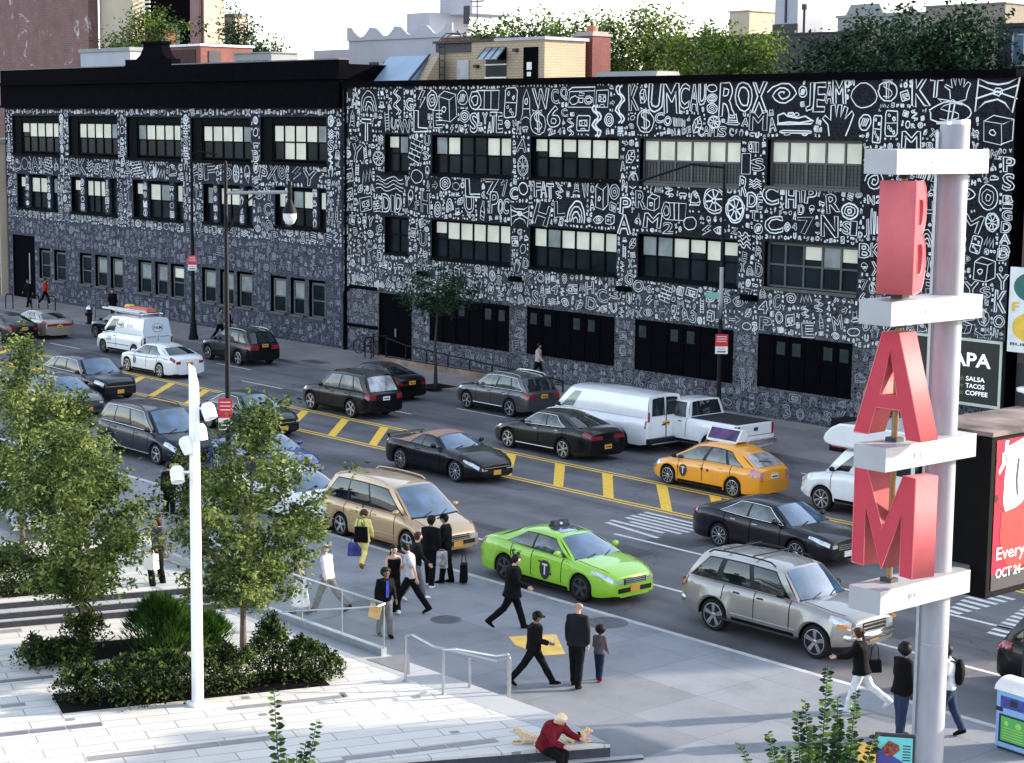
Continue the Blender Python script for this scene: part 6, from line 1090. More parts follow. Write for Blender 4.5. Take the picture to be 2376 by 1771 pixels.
# bike rack hoops & bikes far left
for i, (px, py) in enumerate(((22, 716), (120, 722), (82, 718))):
    x, y = G(px, py, WALK); m = MB(); m.tube([(-.22, 0, 0), (-.22, 0, .75), (-.12, 0, .88), (.12, 0, .88), (.22, 0, .75), (.22, 0, 0)], .035, 8); o = m.build('bike_hoop', BLKP); o.location = (x, y, WALK); o.rotation_euler = (0, 0, .8)
    tag(o, ['black bicycle hoop at the left edge of the far pavement', 'black bicycle hoop right of the person in red', 'black bicycle hoop between the two far-left pedestrians'][i], 'bike rack', 'bicycle hoops on the far pavement')
def bike(x, y, rz, label):
    t = thing('bicycle', label, 'bicycle', (x, y, WALK), rz)
    for wx in (-.52, .52): m = MB(); m.tube([(wx + .33 * cos(a), 0, .34 + .33 * sin(a)) for a in [2 * pi * k / 18 for k in range(19)]], .022, 5); [m.tube([(wx, 0, .34), (wx + .32 * cos(a), 0, .34 + .32 * sin(a))], .006, 3) for a in (0, 1.05, 2.1, 3.14, 4.2, 5.25)]; m.build('wheel', BLKP, t)
    m = MB()
    for P in ([(-.52, 0, .34), (-.15, 0, .3), (.35, 0, .82)], [(-.15, 0, .3), (-.25, 0, .88)], [(-.52, 0, .34), (-.24, 0, .8), (.34, 0, .84)], [(.52, 0, .34), (.34, 0, .98)]): m.tube(P, .02, 5)
    m.build('frame', BLKP, t); m = MB(); m.tube([(.36, -.25, 1.0), (.3, 0, 1.0), (.36, .25, 1.0)], .016, 5); m.build('handlebar', BLKP, t); m = MB(); m.ell((-.26, 0, .92), (.13, .06, .03)); m.build('saddle', BLKP, t)
x, y = G(852, 822, WALK); bike(x, y, .3, 'dark bicycle leaning by the black pipe frame of the mural wall')
# sloped ramp railing along the right building
t = thing('ramp_railing', 'long low black railing along the entrance ramp below the mural', 'railing', (-70.4, 53.6, WALK)); pr = [(0, 0)] + [(1.55 * k, -.0) for k in range(1, 9)]
m = MB(); m.tube([(x_, 0, 1.05 - .045 * x_ + (.15 if x_ == 0 else 0)) for x_, _ in pr], .035, 6); m.tube([(x_, 0, .3) for x_, _ in pr], .025, 6); m.build('rail', BLKP, t)
for x_, _ in pr: m = MB(); m.box(x_ - .025, -.025, 0, x_ + .025, .025, 1.03 - .045 * x_); m.build('baluster', BLKP, t)
m = MB(); m.box(-.6, -.06, 0, 8.5, .06, .28); m.build('ramp_kerb', mat('rust_stained_concrete', (.22, .15, .11), .8, var=.5, scale=1.5), t)
t = thing('stair_railing', 'short black stair railing beside the dark entrance door', 'railing', (-72.6, 54.0, WALK)); m = MB(); m.tube([(0, 0, 0), (0, 0, 1.0), (1.1, 0, 1.15), (1.1, 0, 0)], .035, 6); m.tube([(0, .5, 0), (0, .5, 1.0), (1.1, .5, 1.15), (1.1, .5, 0)], .035, 6); m.tube([(.5, 0, 0), (.5, 0, 1.05)], .03, 6); m.build('rail', BLKP, t)
# ad box on far pavement near letter A
x, y = G(1960, 1052, WALK); t = thing('news_kiosk', 'dark street box with red picture panel on the far pavement', 'kiosk', (x, y + .4, WALK)); m = MB(); m.box(-.75, -.35, 0, 1.6, .5, 1.15, tx=.05); m.build('box', BLKP, t, bevel=.02); m = MB(); m.quad((-.65, -.358, .15), (1.5, -.358, .15), (1.5, -.358, .8), (-.65, -.358, .8)); m.build('picture_panel', mat('red_picture', (.30, .03, .04), .5, var=.95, scale=3), t)
# restaurant sign on the mural wall, right
sy = YF - .22; t = thing('restaurant_sign', 'black restaurant sign framed in white reading APA, salsa, tacos, coffee', 'sign', (-37.15, sy, 0)); GRW = mat('greenish_white_frame', (.50, .56, .48), .6)
x0, x1, z0, z1 = -4.45, -.1, 1.75, 4.12; m = MB(); m.box(x0, 0, z0, x1, .2, z1); m.build('board', mat('chalkboard', (.012, .013, .012), .6), t)
m = MB(); f = .10; m.box(x0, -.03, z0, x1, -.001, z0 + f); m.box(x0, -.03, z1 - f, x1, -.001, z1); m.box(x0, -.03, z0 + f, x0 + f, -.001, z1 - f); m.box(x1 - f, -.03, z0 + f, x1, -.001, z1 - f); m.build('frame', GRW, t)
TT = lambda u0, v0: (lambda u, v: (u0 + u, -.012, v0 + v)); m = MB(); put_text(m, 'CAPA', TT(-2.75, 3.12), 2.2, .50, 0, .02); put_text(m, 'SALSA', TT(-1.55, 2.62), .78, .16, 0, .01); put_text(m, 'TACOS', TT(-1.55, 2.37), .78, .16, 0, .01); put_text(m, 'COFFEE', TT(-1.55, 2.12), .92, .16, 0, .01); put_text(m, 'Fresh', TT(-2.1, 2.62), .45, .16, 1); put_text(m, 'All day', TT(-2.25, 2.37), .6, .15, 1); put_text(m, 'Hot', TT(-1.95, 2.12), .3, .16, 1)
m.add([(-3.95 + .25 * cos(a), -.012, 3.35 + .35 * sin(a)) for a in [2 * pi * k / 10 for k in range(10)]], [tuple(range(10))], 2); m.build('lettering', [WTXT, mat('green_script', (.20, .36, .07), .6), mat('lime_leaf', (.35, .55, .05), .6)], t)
t = thing('hanging_banner', 'white banner with green and yellow circles at the right picture edge', 'sign', (-36.9, YF - .5, 0)); m = MB(); m.box(0, 0, 3.85, 2.4, .12, 6.75); m.build('board', PLATE_W, t)
m = MB(); 
for zz, mi in ((6.1, 0), (4.72, 1)): m.add([(.95 + .78 * cos(a), -.01, zz + .52 * sin(a)) for a in [2 * pi * k / 24 for k in range(24)]], [tuple(range(24))], mi)
put_text(m, 'F', lambda u, v: (.12 + u, -.01, 5.25 + v), .3, .32, 1, .03); put_text(m, 'BURGERS', lambda u, v: (.12 + u, -.01, 4.08 + v), 1.6, .10, 2, .02); m.build('lettering', [mat('banner_green', (.02, .12, .10), .6), mat('banner_yellow', (.75, .48, .05), .6), INK], t)
# right-hand neighbour building
NB = brick_mat('brown_brick', (.20, .10, .09), (.16, .085, .08), (.10, .07, .07)); t = thing('corner_building', 'brown brick building beyond the banner at the right picture edge', 'building', (-37.0, 55.6, 0))
m = MB(); m.box(.0, .0, -.05, 26, 20, 13.2); m.build('wall', NB, t); m = MB(); m.box(-.0, -.02, .1, 26, -.001, 3.4); m.build('shopfront', mat('dark_shopfront', (.012, .014, .02), .4), t)
for k_ in range(5):
    for zz in (4.2, 8.2): m = MB(); m.box(1.2 + k_ * 4.6, -.02, zz, 3.4 + k_ * 4.6, -.002, zz + 2.1); m.build('window', GL_D, t)
m = MB(); m.box(-.0, -.3, 13.2, 26.2, 20.2, 13.4); m.build('roof', M_BLK, t)
# newspaper box (blue) bottom right
x, y = G(2345, 1745, WALK); t = thing('newspaper_box', 'pale blue newspaper box with white domed top and green notice', 'newspaper box', (x + .1, y + .25, WALK), radians(-4)); BLU = mat('sky_blue_box', (.22, .42, .70), .45, var=.06)
m = MB(); m.box(-.42, -.3, .05, .42, .3, 1.10); m.build('box', BLU, t, bevel=.02); m = MB(); m.box(-.38, -.26, -.0, .38, .26, .05); m.build('base', INK, t)
m = MB(); m.grid(lambda u, v: (lerp(-.45, .45, v), -.33 * cos(u * pi), 1.11 + .20 * sin(u * pi)), 12, 2); m.add([(-.45, -.33 * cos(a), 1.11 + .2 * sin(a)) for a in [pi * k / 12 for k in range(13)]], [tuple(range(13))]); m.add([(.45, -.33 * cos(a), 1.11 + .2 * sin(a)) for a in [pi * k / 12 for k in range(13)]], [tuple(reversed(range(13)))]); m.build('domed_top', PLATE_W, t, 40)
NP = (lambda a0, b0, a1, b1, o, mi: m.add([(a0, -.302 - o, b0), (a1, -.302 - o, b0), (a1, -.302 - o, b1), (a0, -.302 - o, b1)], [(0, 1, 2, 3)], mi))
m = MB(); NP(-.32, .80, .28, 1.02, .003, 0); NP(-.34, .15, .32, .68, .003, 1); NP(-.29, .19, .27, .64, .006, 2)
for k_ in range(5): NP(-.24, .23 + k_ * .05, .2, .245 + k_ * .05, .009, 3)
m.ell((-.17, -.31, .52), (.05, .004, .05), 3); m.ell((.1, -.31, .52), (.07, .004, .06), 3); NP(-.1, .86, .06, .98, .006, 1); NP(-.42, .72, -.26, .80, .004, 1)
m.build('notice', [mat('box_blue_panel', (.05, .06, .28), .4, var=.5, scale=9), INK, mat('notice_green', (.09, .42, .10), .5), mat('notice_lime', (.35, .62, .12), .5)], t)
# food poster stand + yellow board at the foot of the column
x, y = G(2072, 1850, WALK); t = thing('poster_stand', 'black framed turquoise food poster stand at the foot of the pale column', 'poster stand', (x, y, WALK), radians(38)); m = MB(); m.box(-.34, -.03, 0, .34, .03, 1.12); m.build('frame', INK, t, bevel=.02); m = MB()
m.quad((-.29, -.034, .1), (.29, -.034, .1), (.29, -.034, 1.06), (-.29, -.034, 1.06), 0); m.add([(-.29, -.037, .1), (.29, -.037, .1), (.29, -.037, .55), (-.29, -.037, .88)], [(0, 1, 2, 3)], 1); m.add([(-.22, -.041, .86), (-.1, -.041, 1.0), (.06, -.041, .93), (.08, -.041, .84), (-.05, -.041, .72), (-.15, -.041, .72)], [(0, 1, 2, 3, 4, 5)], 2)
for k_ in range(6): m.quad((.13, -.04, .66 + k_ * .05), (.26, -.04, .66 + k_ * .05), (.26, -.04, .68 + k_ * .05), (.13, -.04, .68 + k_ * .05), 3)
m.build('poster', [mat('turquoise_print', (.14, .52, .52), .4), mat('violet_print', (.05, .05, .25), .4), mat('grilled_food', (.20, .04, .03), .5, var=.9, scale=20), INK], t)
x, y = G(2008, 1850, WALK); m = MB(); m.box(-.15, -.02, 0, .15, .02, .95); o = m.build('yellow_board', mat('yellow_board', (.72, .42, .10), .5)); o.location = (x, y, WALK); o.rotation_euler = (0, 0, radians(38)); tag(o, 'small yellow board left of the turquoise food poster', 'board')
# ---------------------------------------------------------------- people and animals (local: +x forward, +y left)
SK = {'light': mat('skin_light', (.55, .33, .25), .55, var=.06), 'tan': mat('skin_tan', (.36, .20, .14), .55, var=.06), 'brown': mat('skin_brown', (.17, .085, .055), .55, var=.06), 'dark': mat('skin_dark', (.055, .03, .022), .5, var=.06)}
def cloth(n, c, r=.85): return mat('cloth_' + n, c, r, var=.22, scale=9, spec=.15, bump=.15)
CB = cloth('black', (.0028, .0028, .004)); CJ = cloth('denim', (.022, .035, .075)); CW = cloth('white', (.62, .62, .66)); CG = cloth('grey_tee', (.46, .46, .48)); CY = cloth('yellow', (.72, .62, .22)); CR_ = cloth('crimson', (.13, .006, .014)); CD = cloth('charcoal', (.009, .010, .013)); CN = cloth('navy', (.012, .018, .05)); CGY = cloth('mid_grey', (.13, .13, .14)); CBL = cloth('royal_blue', (.03, .06, .42)); CRD = cloth('red', (.42, .02, .02)); CPK = cloth('pale_pink', (.5, .36, .38)); CK = cloth('khaki_grey', (.16, .15, .14))
HB = mat('hair_black', (.008, .007, .007), .6, var=.4, scale=30, spec=.2); HBR = mat('hair_brown', (.05, .022, .015), .6, var=.4, scale=30, spec=.2); HBL = mat('hair_blond_grey', (.66, .50, .34), .6, var=.25, scale=30); HGR = mat('hair_grey', (.22, .22, .22), .6, var=.3, scale=30); EYE = mat('eye_dark', (.01, .01, .012), .2); LIP = mat('lip', (.28, .08, .07), .5)
def skin_mesh(name, verts, edges, radii, mat_, parent, sub=1, root=0):
    me = bpy.data.meshes.new('sk'); me.from_pydata([tuple(v) for v in verts], edges, []); ob = bpy.data.objects.new('sk', me); COL.objects.link(ob)
    md = ob.modifiers.new('s', 'SKIN'); md.use_smooth_shade = True; ly = me.skin_vertices[0].data
    for i, r in enumerate(radii): ly[i].radius = (r, r) if not hasattr(r, '__len__') else r; ly[i].use_root = (i == root)
    if sub: s = ob.modifiers.new('u', 'SUBSURF'); s.levels = sub
    dg = bpy.context.evaluated_depsgraph_get(); m2 = bpy.data.meshes.new_from_object(ob.evaluated_get(dg)); bpy.data.objects.remove(ob); bpy.data.meshes.remove(me)
    m2.name = name; m2.materials.clear(); m2.materials.append(mat_); o = bpy.data.objects.new(name, m2); COL.objects.link(o); o.parent = parent; return o
def fused(name, mb, mat_, parent, voxel=.024, sm=3, disp=0.0):
    me = bpy.data.meshes.new('fz'); me.from_pydata(mb.v, [], mb.f); ob = bpy.data.objects.new('fz', me); COL.objects.link(ob)
    md = ob.modifiers.new('r', 'REMESH'); md.mode = 'VOXEL'; md.voxel_size = voxel; md.use_smooth_shade = True
    s = ob.modifiers.new('s', 'SMOOTH'); s.iterations = sm; s.factor = .5
    dg = bpy.context.evaluated_depsgraph_get(); m2 = bpy.data.meshes.new_from_object(ob.evaluated_get(dg)); bpy.data.objects.remove(ob); bpy.data.meshes.remove(me)
    if disp:
        for v in m2.vertices: n = mnoise.noise(v.co * 9.0); v.co += v.normal * n * disp
    m2.name = name; m2.materials.clear(); m2.materials.append(mat_); o = bpy.data.objects.new(name, m2); COL.objects.link(o); o.parent = parent; return o
def loft(mb, rings, n=12):
    """rings: (center, xdir, ydir, rx, ry)"""
    o = len(mb.v)
    for c, ax, ay, rx, ry in rings:
        for k in range(n): a = 2 * pi * k / n; mb.v.append(tuple(c + ax * rx * cos(a) + ay * ry * sin(a)))
    for i in range(len(rings) - 1):
        for k in range(n): k2 = (k + 1) % n; mb.f.append((o + i * n + k, o + i * n + k2, o + (i + 1) * n + k2, o + (i + 1) * n + k)); mb.m.append(0)
    mb.f.append(tuple(o + k for k in reversed(range(n)))); mb.m.append(0); e = o + (len(rings) - 1) * n; mb.f.append(tuple(e + k for k in range(n))); mb.m.append(0)
D = radians
PERSONS = {}
def person(label, x, y, z, az, h=1.74, legs=((22, 8), (-18, 20)), arms=((-20, 8, 12), (22, 8, 20)), lean=3, head=(0, 5), skin='light', top=CB, bottom=CB, shoes=CB, hair=HB, hairstyle='short', sleeve=1.0, coat=0.0, kind='trousers', bulk=1.0, hat=None, group=None, pelvis=None, hem=.0, headscale=1.0, spread=.0, bare=False):
    rt = thing('person', label, 'person', (x, y, z), D(az), group)
    H = h; s = h / 1.75
    pz = .53 * H; V = []; E = []; R = []
    def av(p, r, par=None):
        V.append(Vector(p)); R.append(r * s if not hasattr(r, '__len__') else (r[0] * s, r[1] * s)); i = len(V) - 1
        if par is not None: E.append((par, i))
        return i
    J = {}
    foots = []
    for sd, (a, k) in zip((1, -1), legs):
        a_, k_ = D(a), D(k); hip = Vector((0, sd * .085 * s, pz - .03 * s)); sp = D(spread) * sd
        th = Vector((sin(a_) * cos(sp), sin(sp), -cos(a_))) * .245 * H; kn = hip + th; sh = Vector((sin(a_ - k_), sin(sp) * .5, -cos(a_ - k_))) * .243 * H; an = kn + sh
        pit = 0 if abs(a - k) < 14 else (a - k) * .75
        if pelvis is not None: pit = 0
        fd = Vector((cos(D(pit)), 0, sin(D(pit)))); fd = Vector((cos(D(-abs(pit) if a - k < 0 else pit * .6)), 0, sin(D(-abs(pit) if a - k < 0 else pit * .4))))
        J[sd] = [hip, kn, an, an + fd * .13 * s + Vector((0, 0, -.035 * s)), an + fd * .19 * s + Vector((0, 0, -.04 * s)), fd]
        foots.append(min(an.z - .075 * s, J[sd][4].z - .03 * s))
    dz = -min(foots) if pelvis is None else pelvis - pz
    for sd in J:
        for q in range(5): J[sd][q] = J[sd][q] + Vector((0, 0, dz))
    pel = Vector((0, 0, pz + dz)); ln = D(lean); up = Vector((sin(ln), 0, cos(ln))); fw = Vector((cos(ln), 0, -sin(ln))); ly = Vector((0, 1, 0))
    tor = .30 * H; curve = 0.0
    def tp(f, ox=0, oy=0): return pel + up * (f * tor) + fw * ox + ly * oy
    chest = tp(.72); neck = tp(1.0); hy, hp = D(head[0]), D(head[1] + lean * .7)
    hu = Vector((sin(hp), 0, cos(hp))); hf = Vector((cos(hp) * cos(hy), sin(hy), -sin(hp) * cos(hy))); hl = hu.cross(hf)
    hb = neck + hu * .055 * s + Vector((.01, 0, 0)); hc = neck + hu * .155 * s * headscale + hf * .02 * s
    r0 = av(pel, .10); c1 = av(tp(.38), .095, r0); c2 = av(chest, .11, c1); c3 = av(neck, .058, c2); n1 = av(neck + hu * .05 * s, .052, c3)
    hs = headscale
    h1 = av(hc - hu * .055 * s * hs + hf * .018 * s, .062 * hs, n1); h2 = av(hc + hu * .01 * s, .086 * hs, h1); h3 = av(hc + hu * .07 * s * hs, .070 * hs, h2)
    av(hc + hf * .105 * s * hs - hu * .008 * s, .014, h2)
    for sd in (1, -1): av(hc + hl * sd * .092 * s * hs - hu * .005 * s, .016, h2)
    for sd, (f, ab, el) in zip((1, -1), arms):
        shp = tp(.90, -.01, sd * .165 * s * (1 if skin else 1)); f_, ab_, e_ = D(f), D(ab), D(el)
        ud = Vector((sin(f_) * cos(ab_), sd * sin(ab_), -cos(f_) * cos(ab_))); elb = shp + ud * .165 * H
        fd = Vector((sin(f_ + e_) * cos(ab_ * .4), sd * sin(ab_ * .3) - sd * .15 * sin(e_), -cos(f_ + e_))).normalized(); wr = elb + fd * .145 * H
        J['a%d' % sd] = (shp, elb, wr, fd)
        i1 = av(tp(.88, 0, sd * .09 * s), .065, c2); i2 = av(shp, .052, i1); i3 = av(elb, .040, i2); i4 = av(wr, .027, i3); pm = wr + fd * .05 * s; i5 = av(pm, .030, i4)
        acr = fd.cross(Vector((0, 1, 0))); acr = Vector((1, 0, 0)) if acr.length < .1 else acr.normalized(); inn = Vector((0, -sd, 0))
        for q in range(4):
            o = acr * (.027 - .018 * q) * s; b = pm + fd * .025 * s + o; L_ = (.062, .072, .068, .052)[q] * s; j1 = av(b, .0095, i5); j2 = av(b + fd * L_ * .5 + inn * .006 * s, .0088, j1); av(b + fd * L_ * .92 + inn * .022 * s, .0075, j2)
        tb = wr + fd * .03 * s + acr * .03 * s; j1 = av(tb, .0105, i5); j2 = av(tb + acr * .025 * s + fd * .025 * s, .0095, j1); av(tb + acr * .03 * s + fd * .05 * s + inn * .008, .008, j2)
    for sd in (1, -1):
        hip, kn, an, ba, to, fd = J[sd]; i1 = av(hip, .082, r0); i2 = av(kn, .055, i1); i3 = av(an, .034, i2); i4 = av(ba - fd * .03 * s, .022, i3); av(to - fd * .04 * s, .018, i4)
    body = skin_mesh('body', V, E, R, SK[skin], rt, 1)
    # face
    m = MB(); 
    for sd in (1, -1): m.ell(tuple(hc + hf * .086 * s * hs + hl * sd * .032 * s + hu * .018 * s), (.011 * s, .013 * s, .008 * s), 0, 6, 4); m.box(*tuple(hc + hf * .088 * s * hs + hl * sd * .032 * s + hu * .036 * s - Vector((.006, .016, .003))), *tuple(hc + hf * .088 * s * hs + hl * sd * .032 * s + hu * .036 * s + Vector((.006, .016, .003))), 0)
    m.ell(tuple(hc + hf * .080 * s * hs - hu * .045 * s), (.01 * s, .024 * s, .008 * s), 1, 6, 4); m.build('face', [EYE, LIP], rt, 180)
    # top garment
    m = MB(); B_ = bulk * 1.17; lo = -.10 - coat
    rings = []
    for f, rx, ry in ((lo, .125 + .03 * (coat > .1), .165 + .03 * (coat > .1)), (0.0, .125, .160), (.25, .115, .148), (.5, .122, .158), (.75, .125, .178), (.92, .105, .165), (1.0, .075, .10), (1.04, .058, .062)): rings.append((tp(f), fw, ly, rx * s * B_, ry * s * B_))
    if bare: rings = rings[:5] + [(tp(.84), fw, ly, .11 * s, .15 * s)]
    loft(m, rings)
    for sd in (1, -1):
        shp, elb, wr, fd = J['a%d' % sd]
        if sleeve <= 0: continue
        pts = [tp(.86, 0, sd * .10 * s), shp, shp.lerp(elb, .5), elb, elb.lerp(wr, .5), wr]; rr = [.075, .068, .060, .054, .048, .042]
        if sleeve < .9: pts = pts[:3] + [shp.lerp(elb, .5 + .5 * sleeve)]; rr = [.075, .070, .064, .062]
        m.tube(pts, [r * s * B_ for r in rr], 8)
    fused('top', m, top, rt, .026 * max(.7, s), 3, .010)
    m = MB()
    if kind == 'skirt':
        loft(m, [(pel + up * .04, fw, ly, .12 * s, .155 * s), (pel, fw, ly, .135 * s, .175 * s), (Vector((0, 0, lerp(pel.z, .35 * s, .5))), Vector((1, 0, 0)), ly, .19 * s, .20 * s), (Vector((0, 0, .22 * s)), Vector((1, 0, 0)), ly, .26 * s, .25 * s)])
    else:
        loft(m, [(pel + up * .05 * s, fw, ly, .118 * s, .155 * s), (pel - Vector((0, 0, .02)), fw, ly, .13 * s, .17 * s), (pel - Vector((0, 0, .10 * s)), Vector((1, 0, 0)), ly, .12 * s, .165 * s)])
        for sd in (1, -1):
            hip, kn, an, ba, to, fd = J[sd]; e = an.lerp(kn, hem) if hem else an + (an - kn).normalized() * .02
            m.tube([hip + Vector((0, 0, .02)), hip.lerp(kn, .35), kn, kn.lerp(e, .4), e], [.106 * s, .105 * s, .086 * s, .082 * s, .076 * s], 10)
    fused('trousers' if kind != 'skirt' else 'skirt', m, bottom, rt, .026 * max(.7, s), 3, .008)
    for sd in (1, -1):
        hip, kn, an, ba, to, fd = J[sd]; m = MB(); dn = Vector((-fd.z, 0, fd.x)) * -1; c = an + dn * .055 * s
        if fd.x < 0: dn = -dn
        loft(m, [(an - fd * .07 * s + dn * .035 * s, dn, ly, .038 * s, .035 * s), (an - fd * .03 * s + dn * .03 * s, dn, ly, .056 * s, .052 * s), (an + fd * .04 * s + dn * .038 * s, dn, ly, .052 * s, .055 * s), (an + fd * .12 * s + dn * .052 * s, dn, ly, .038 * s, .058 * s), (an + fd * .185 * s + dn * .058 * s, dn, ly, .018 * s, .036 * s)]); m.build('shoe', shoes, rt, 180)
    # hair / hat
    if hairstyle != 'bald':
        m = MB()
        Mh = Matrix((( hf.x, hl.x, hu.x, 0), (hf.y, hl.y, hu.y, 0), (hf.z, hl.z, hu.z, 0), (0, 0, 0, 1))); Mh = Matrix.Translation(hc) @ Mh
        q = s * hs
        m.ell((-.020 * q, 0, .030 * q), (.108 * q, .103 * q, .100 * q), 0, 16, 11, Mh); m.ell((-.038 * q, 0, -.022 * q), (.072 * q, .086 * q, .070 * q), 0, 12, 8, Mh)
        if hairstyle in ('long', 'bob'):
            m.ell((-.05 * q, 0, -.03 * q), (.07 * q, .09 * q, .11 * q), 0, 12, 8, Mh)
            if hairstyle == 'long': m.ell((-.09 * q, 0, -.15 * q), (.05 * q, .09 * q, .15 * q), 0, 12, 8, Mh)
        if hairstyle == 'curly': m.ell((-.03 * q, 0, .02 * q), (.13 * q, .14 * q, .13 * q), 0, 12, 8, Mh); 
        if hairstyle == 'bun': m.ell((-.12 * q, 0, .03 * q), (.045 * q, .045 * q, .045 * q), 0, 10, 6, Mh); m.ell((-.12 * q, 0, -.05 * q), (.025 * q, .025 * q, .09 * q), 0, 8, 6, Mh)
        # open the face: drop hair vertices in front-lower part behind the skull surface
        inv = Mh.inverted()
        for i, v in enumerate(m.v):
            p = inv @ Vector(v)
            if p.x > .035 * q and p.z < .048 * q: p.x = .035 * q - (p.x - .035 * q) * .5; m.v[i] = tuple(Mh @ p)
            else:
                n = mnoise.noise(Vector(v) * 22) * (.018 if hairstyle == 'curly' else .008); p *= 1 + n * 6; m.v[i] = tuple(Mh @ p)
        m.build('hair', hair, rt, 180)
    if hat:
        m = MB(); q = s * hs; Mh = Matrix.Translation(hc) @ Matrix(((hf.x, hl.x, hu.x, 0), (hf.y, hl.y, hu.y, 0), (hf.z, hl.z, hu.z, 0), (0, 0, 0, 1)))
        m.lathe([(.102 * q, .03 * q), (.104 * q, .06 * q), (.092 * q, .10 * q), (.06 * q, .13 * q), (.01, .14 * q)], 16, 0, Mh); sg = -1 if hat[1] == 'back' else 1
        m.add([(sg * (.09 * q + .085 * q * cos(a)) if abs(a) < 1.6 else 0, .085 * q * sin(a), .035 * q - .01 * cos(a)) for a in [-pi / 2 + pi * k / 8 for k in range(9)]] + [(sg * (.09 * q + .085 * q * cos(a)), .085 * q * sin(a), .048 * q - .01 * cos(a)) for a in [-pi / 2 + pi * k / 8 for k in range(9)]], [tuple(range(9)), tuple(reversed(range(9, 18)))] + [(k, k + 1, k + 10, k + 9) for k in range(8)], 0, Mh); m.build('cap', hat[0], rt, 60)
    M_ = Matrix.Translation((x, y, z)) @ Matrix.Rotation(D(az), 4, 'Z')
    return rt, {'pel': M_ @ pel, 'chest': M_ @ chest, 'neck': M_ @ neck, 'wl': M_ @ J['a1'][2], 'wr': M_ @ J['a-1'][2], 'M': M_, 'tp': tp, 'up': up, 'fw': fw, 's': s}
def WP_(px, py): a = G(px, py, WALK); return a[0], a[1], WALK
def bag(name, label, cat, p, rz, w, d, h_, m_, strap=.25, m2=None):
    t = thing(name, label, cat, (p[0], p[1], p[2]), rz); m = MB(); m.box(-w / 2, -d / 2, -h_, w / 2, d / 2, 0, 0, tx=.02, ty=.01); m.build('bag_body', m_, t, bevel=.02)
    m = MB(); m.tube([(-w * .3, 0, -.01), (-w * .2, 0, strap * .8), (0, 0, strap), (w * .2, 0, strap * .8), (w * .3, 0, -.01)], .010, 6); m.build('strap', m2 or m_, t); return t
def backpack(label, J, m_):
    s = J['s']; t = thing('backpack', label, 'backpack'); t.matrix_world = J['M'] @ Matrix.Translation(J['tp'](.52, -.20 * s)) ; m = MB(); m.ell((-.0, 0, .0), (.11 * s, .16 * s, .26 * s), 0, 14, 10); fused('pack', m, m_, t, .03, 1, .006)
    for sd in (-1, 1): m = MB(); m.tube([(.06, sd * .09, .20), (.14, sd * .11, .24), (.30, sd * .12, .12), (.31, sd * .12, -.02), (.16, sd * .13, -.16)], .018, 6); m.build('shoulder_strap', m_, t)
    return t
x, y, z = WP_(843, 1318); rt, J = person('person in yellow jacket and trousers seen from behind, carrying a dark shoulder bag', x, y, z, 125, 1.52, ((14, 4), (-16, 34)), ((-10, 10, 10), (8, 14, 20)), top=CY, bottom=CY, hair=HBR, hairstyle='curly', skin='brown', coat=.18, headscale=.95, shoes=cloth('tan_leather', (.25, .12, .06)))
bag('tote_bag', 'blue and green tote bag held by the person in yellow', 'bag', (J['wl'].x - .05, J['wl'].y, J['wl'].z - .12), .9, .36, .14, .34, mat('blue_print_bag', (.03, .05, .28), .5, var=.9, scale=6), .12)
bag('shoulder_bag', 'large black shoulder bag on the back of the person in yellow', 'bag', tuple(J['M'] @ J['tp'](.62, -.20)), D(125) + pi / 2, .36, .14, .40, CB, .22)
x, y, z = WP_(762, 1420); person('person in white shirt and grey trousers striding left behind the glass', x, y, z, 205, 1.66, ((26, 6), (-26, 22)), ((-15, 8, 10), (18, 8, 14)), lean=8, top=CW, bottom=CK, hair=HGR, skin='tan', hairstyle='short')
x, y, z = WP_(697, 1425); person('person in long white skirt and grey top behind the glass under the tree', x, y, z, 200, 1.58, ((12, 4), (-12, 8)), top=CGY, bottom=CW, kind='skirt', hair=HB, hairstyle='bob')
x, y, z = WP_(912, 1420); person('person with long dark hair and bare shoulders beside the one in a grey tee', x, y, z, 335, 1.58, ((16, 4), (-10, 14)), top=CB, bottom=CD, sleeve=0, bare=True, hair=HB, hairstyle='long', skin='light', shoes=CW)
x, y, z = WP_(893, 1478); rt, J = person('person in black jacket and royal blue shirt carrying an envelope behind the glass end', x, y, z, 345, 1.55, ((10, 4), (-10, 8)), ((15, 6, 30), (-6, 10, 8)), top=CB, bottom=CGY, hair=HB, hairstyle='curly', skin='brown')
m = MB(); m.box(.125, -.03, -.24, .146, .03, .13); o = m.build('blue_shirt', CBL, rt); o.location = Vector((0.005, 0, 1.16))
m = MB(); m.box(-.14, -.012, -.34, .14, .012, 0); o = m.build('envelope', mat('orange_envelope', (.70, .40, .14), .6)); o.location = J['wr'] + Vector((0, 0, -.03)); o.rotation_euler = (0, .2, .5); tag(o, 'orange envelope held by the person in the royal blue shirt', 'envelope')
x, y, z = WP_(952, 1425); person('person in pale grey tee and black trousers striding left in front of the group', x, y, z, 225, 1.72, ((30, 6), (-24, 10)), ((-30, 18, 15), (24, 10, 25)), lean=4, top=CG, bottom=CB, sleeve=.6, hair=HB, skin='light', head=(0, 25))
x, y, z = WP_(965, 1392); person('person in charcoal with white shoes, half hidden behind the pale grey tee', x, y, z, 60, 1.66, ((16, 4), (-18, 18)), top=CD, bottom=CGY, shoes=CW, hair=HBR, skin='light')
x, y, z = WP_(998, 1362); rt, J = person('person in black with white-dotted cap, left of the standing pair by the gold minivan', x, y, z, 120, 1.76, ((8, 0), (-8, 4)), ((5, 10, 20), (-6, 10, 20)), top=CB, bottom=CB, hat=(CB, 'back'), skin='brown', bulk=1.12, shoes=CW)
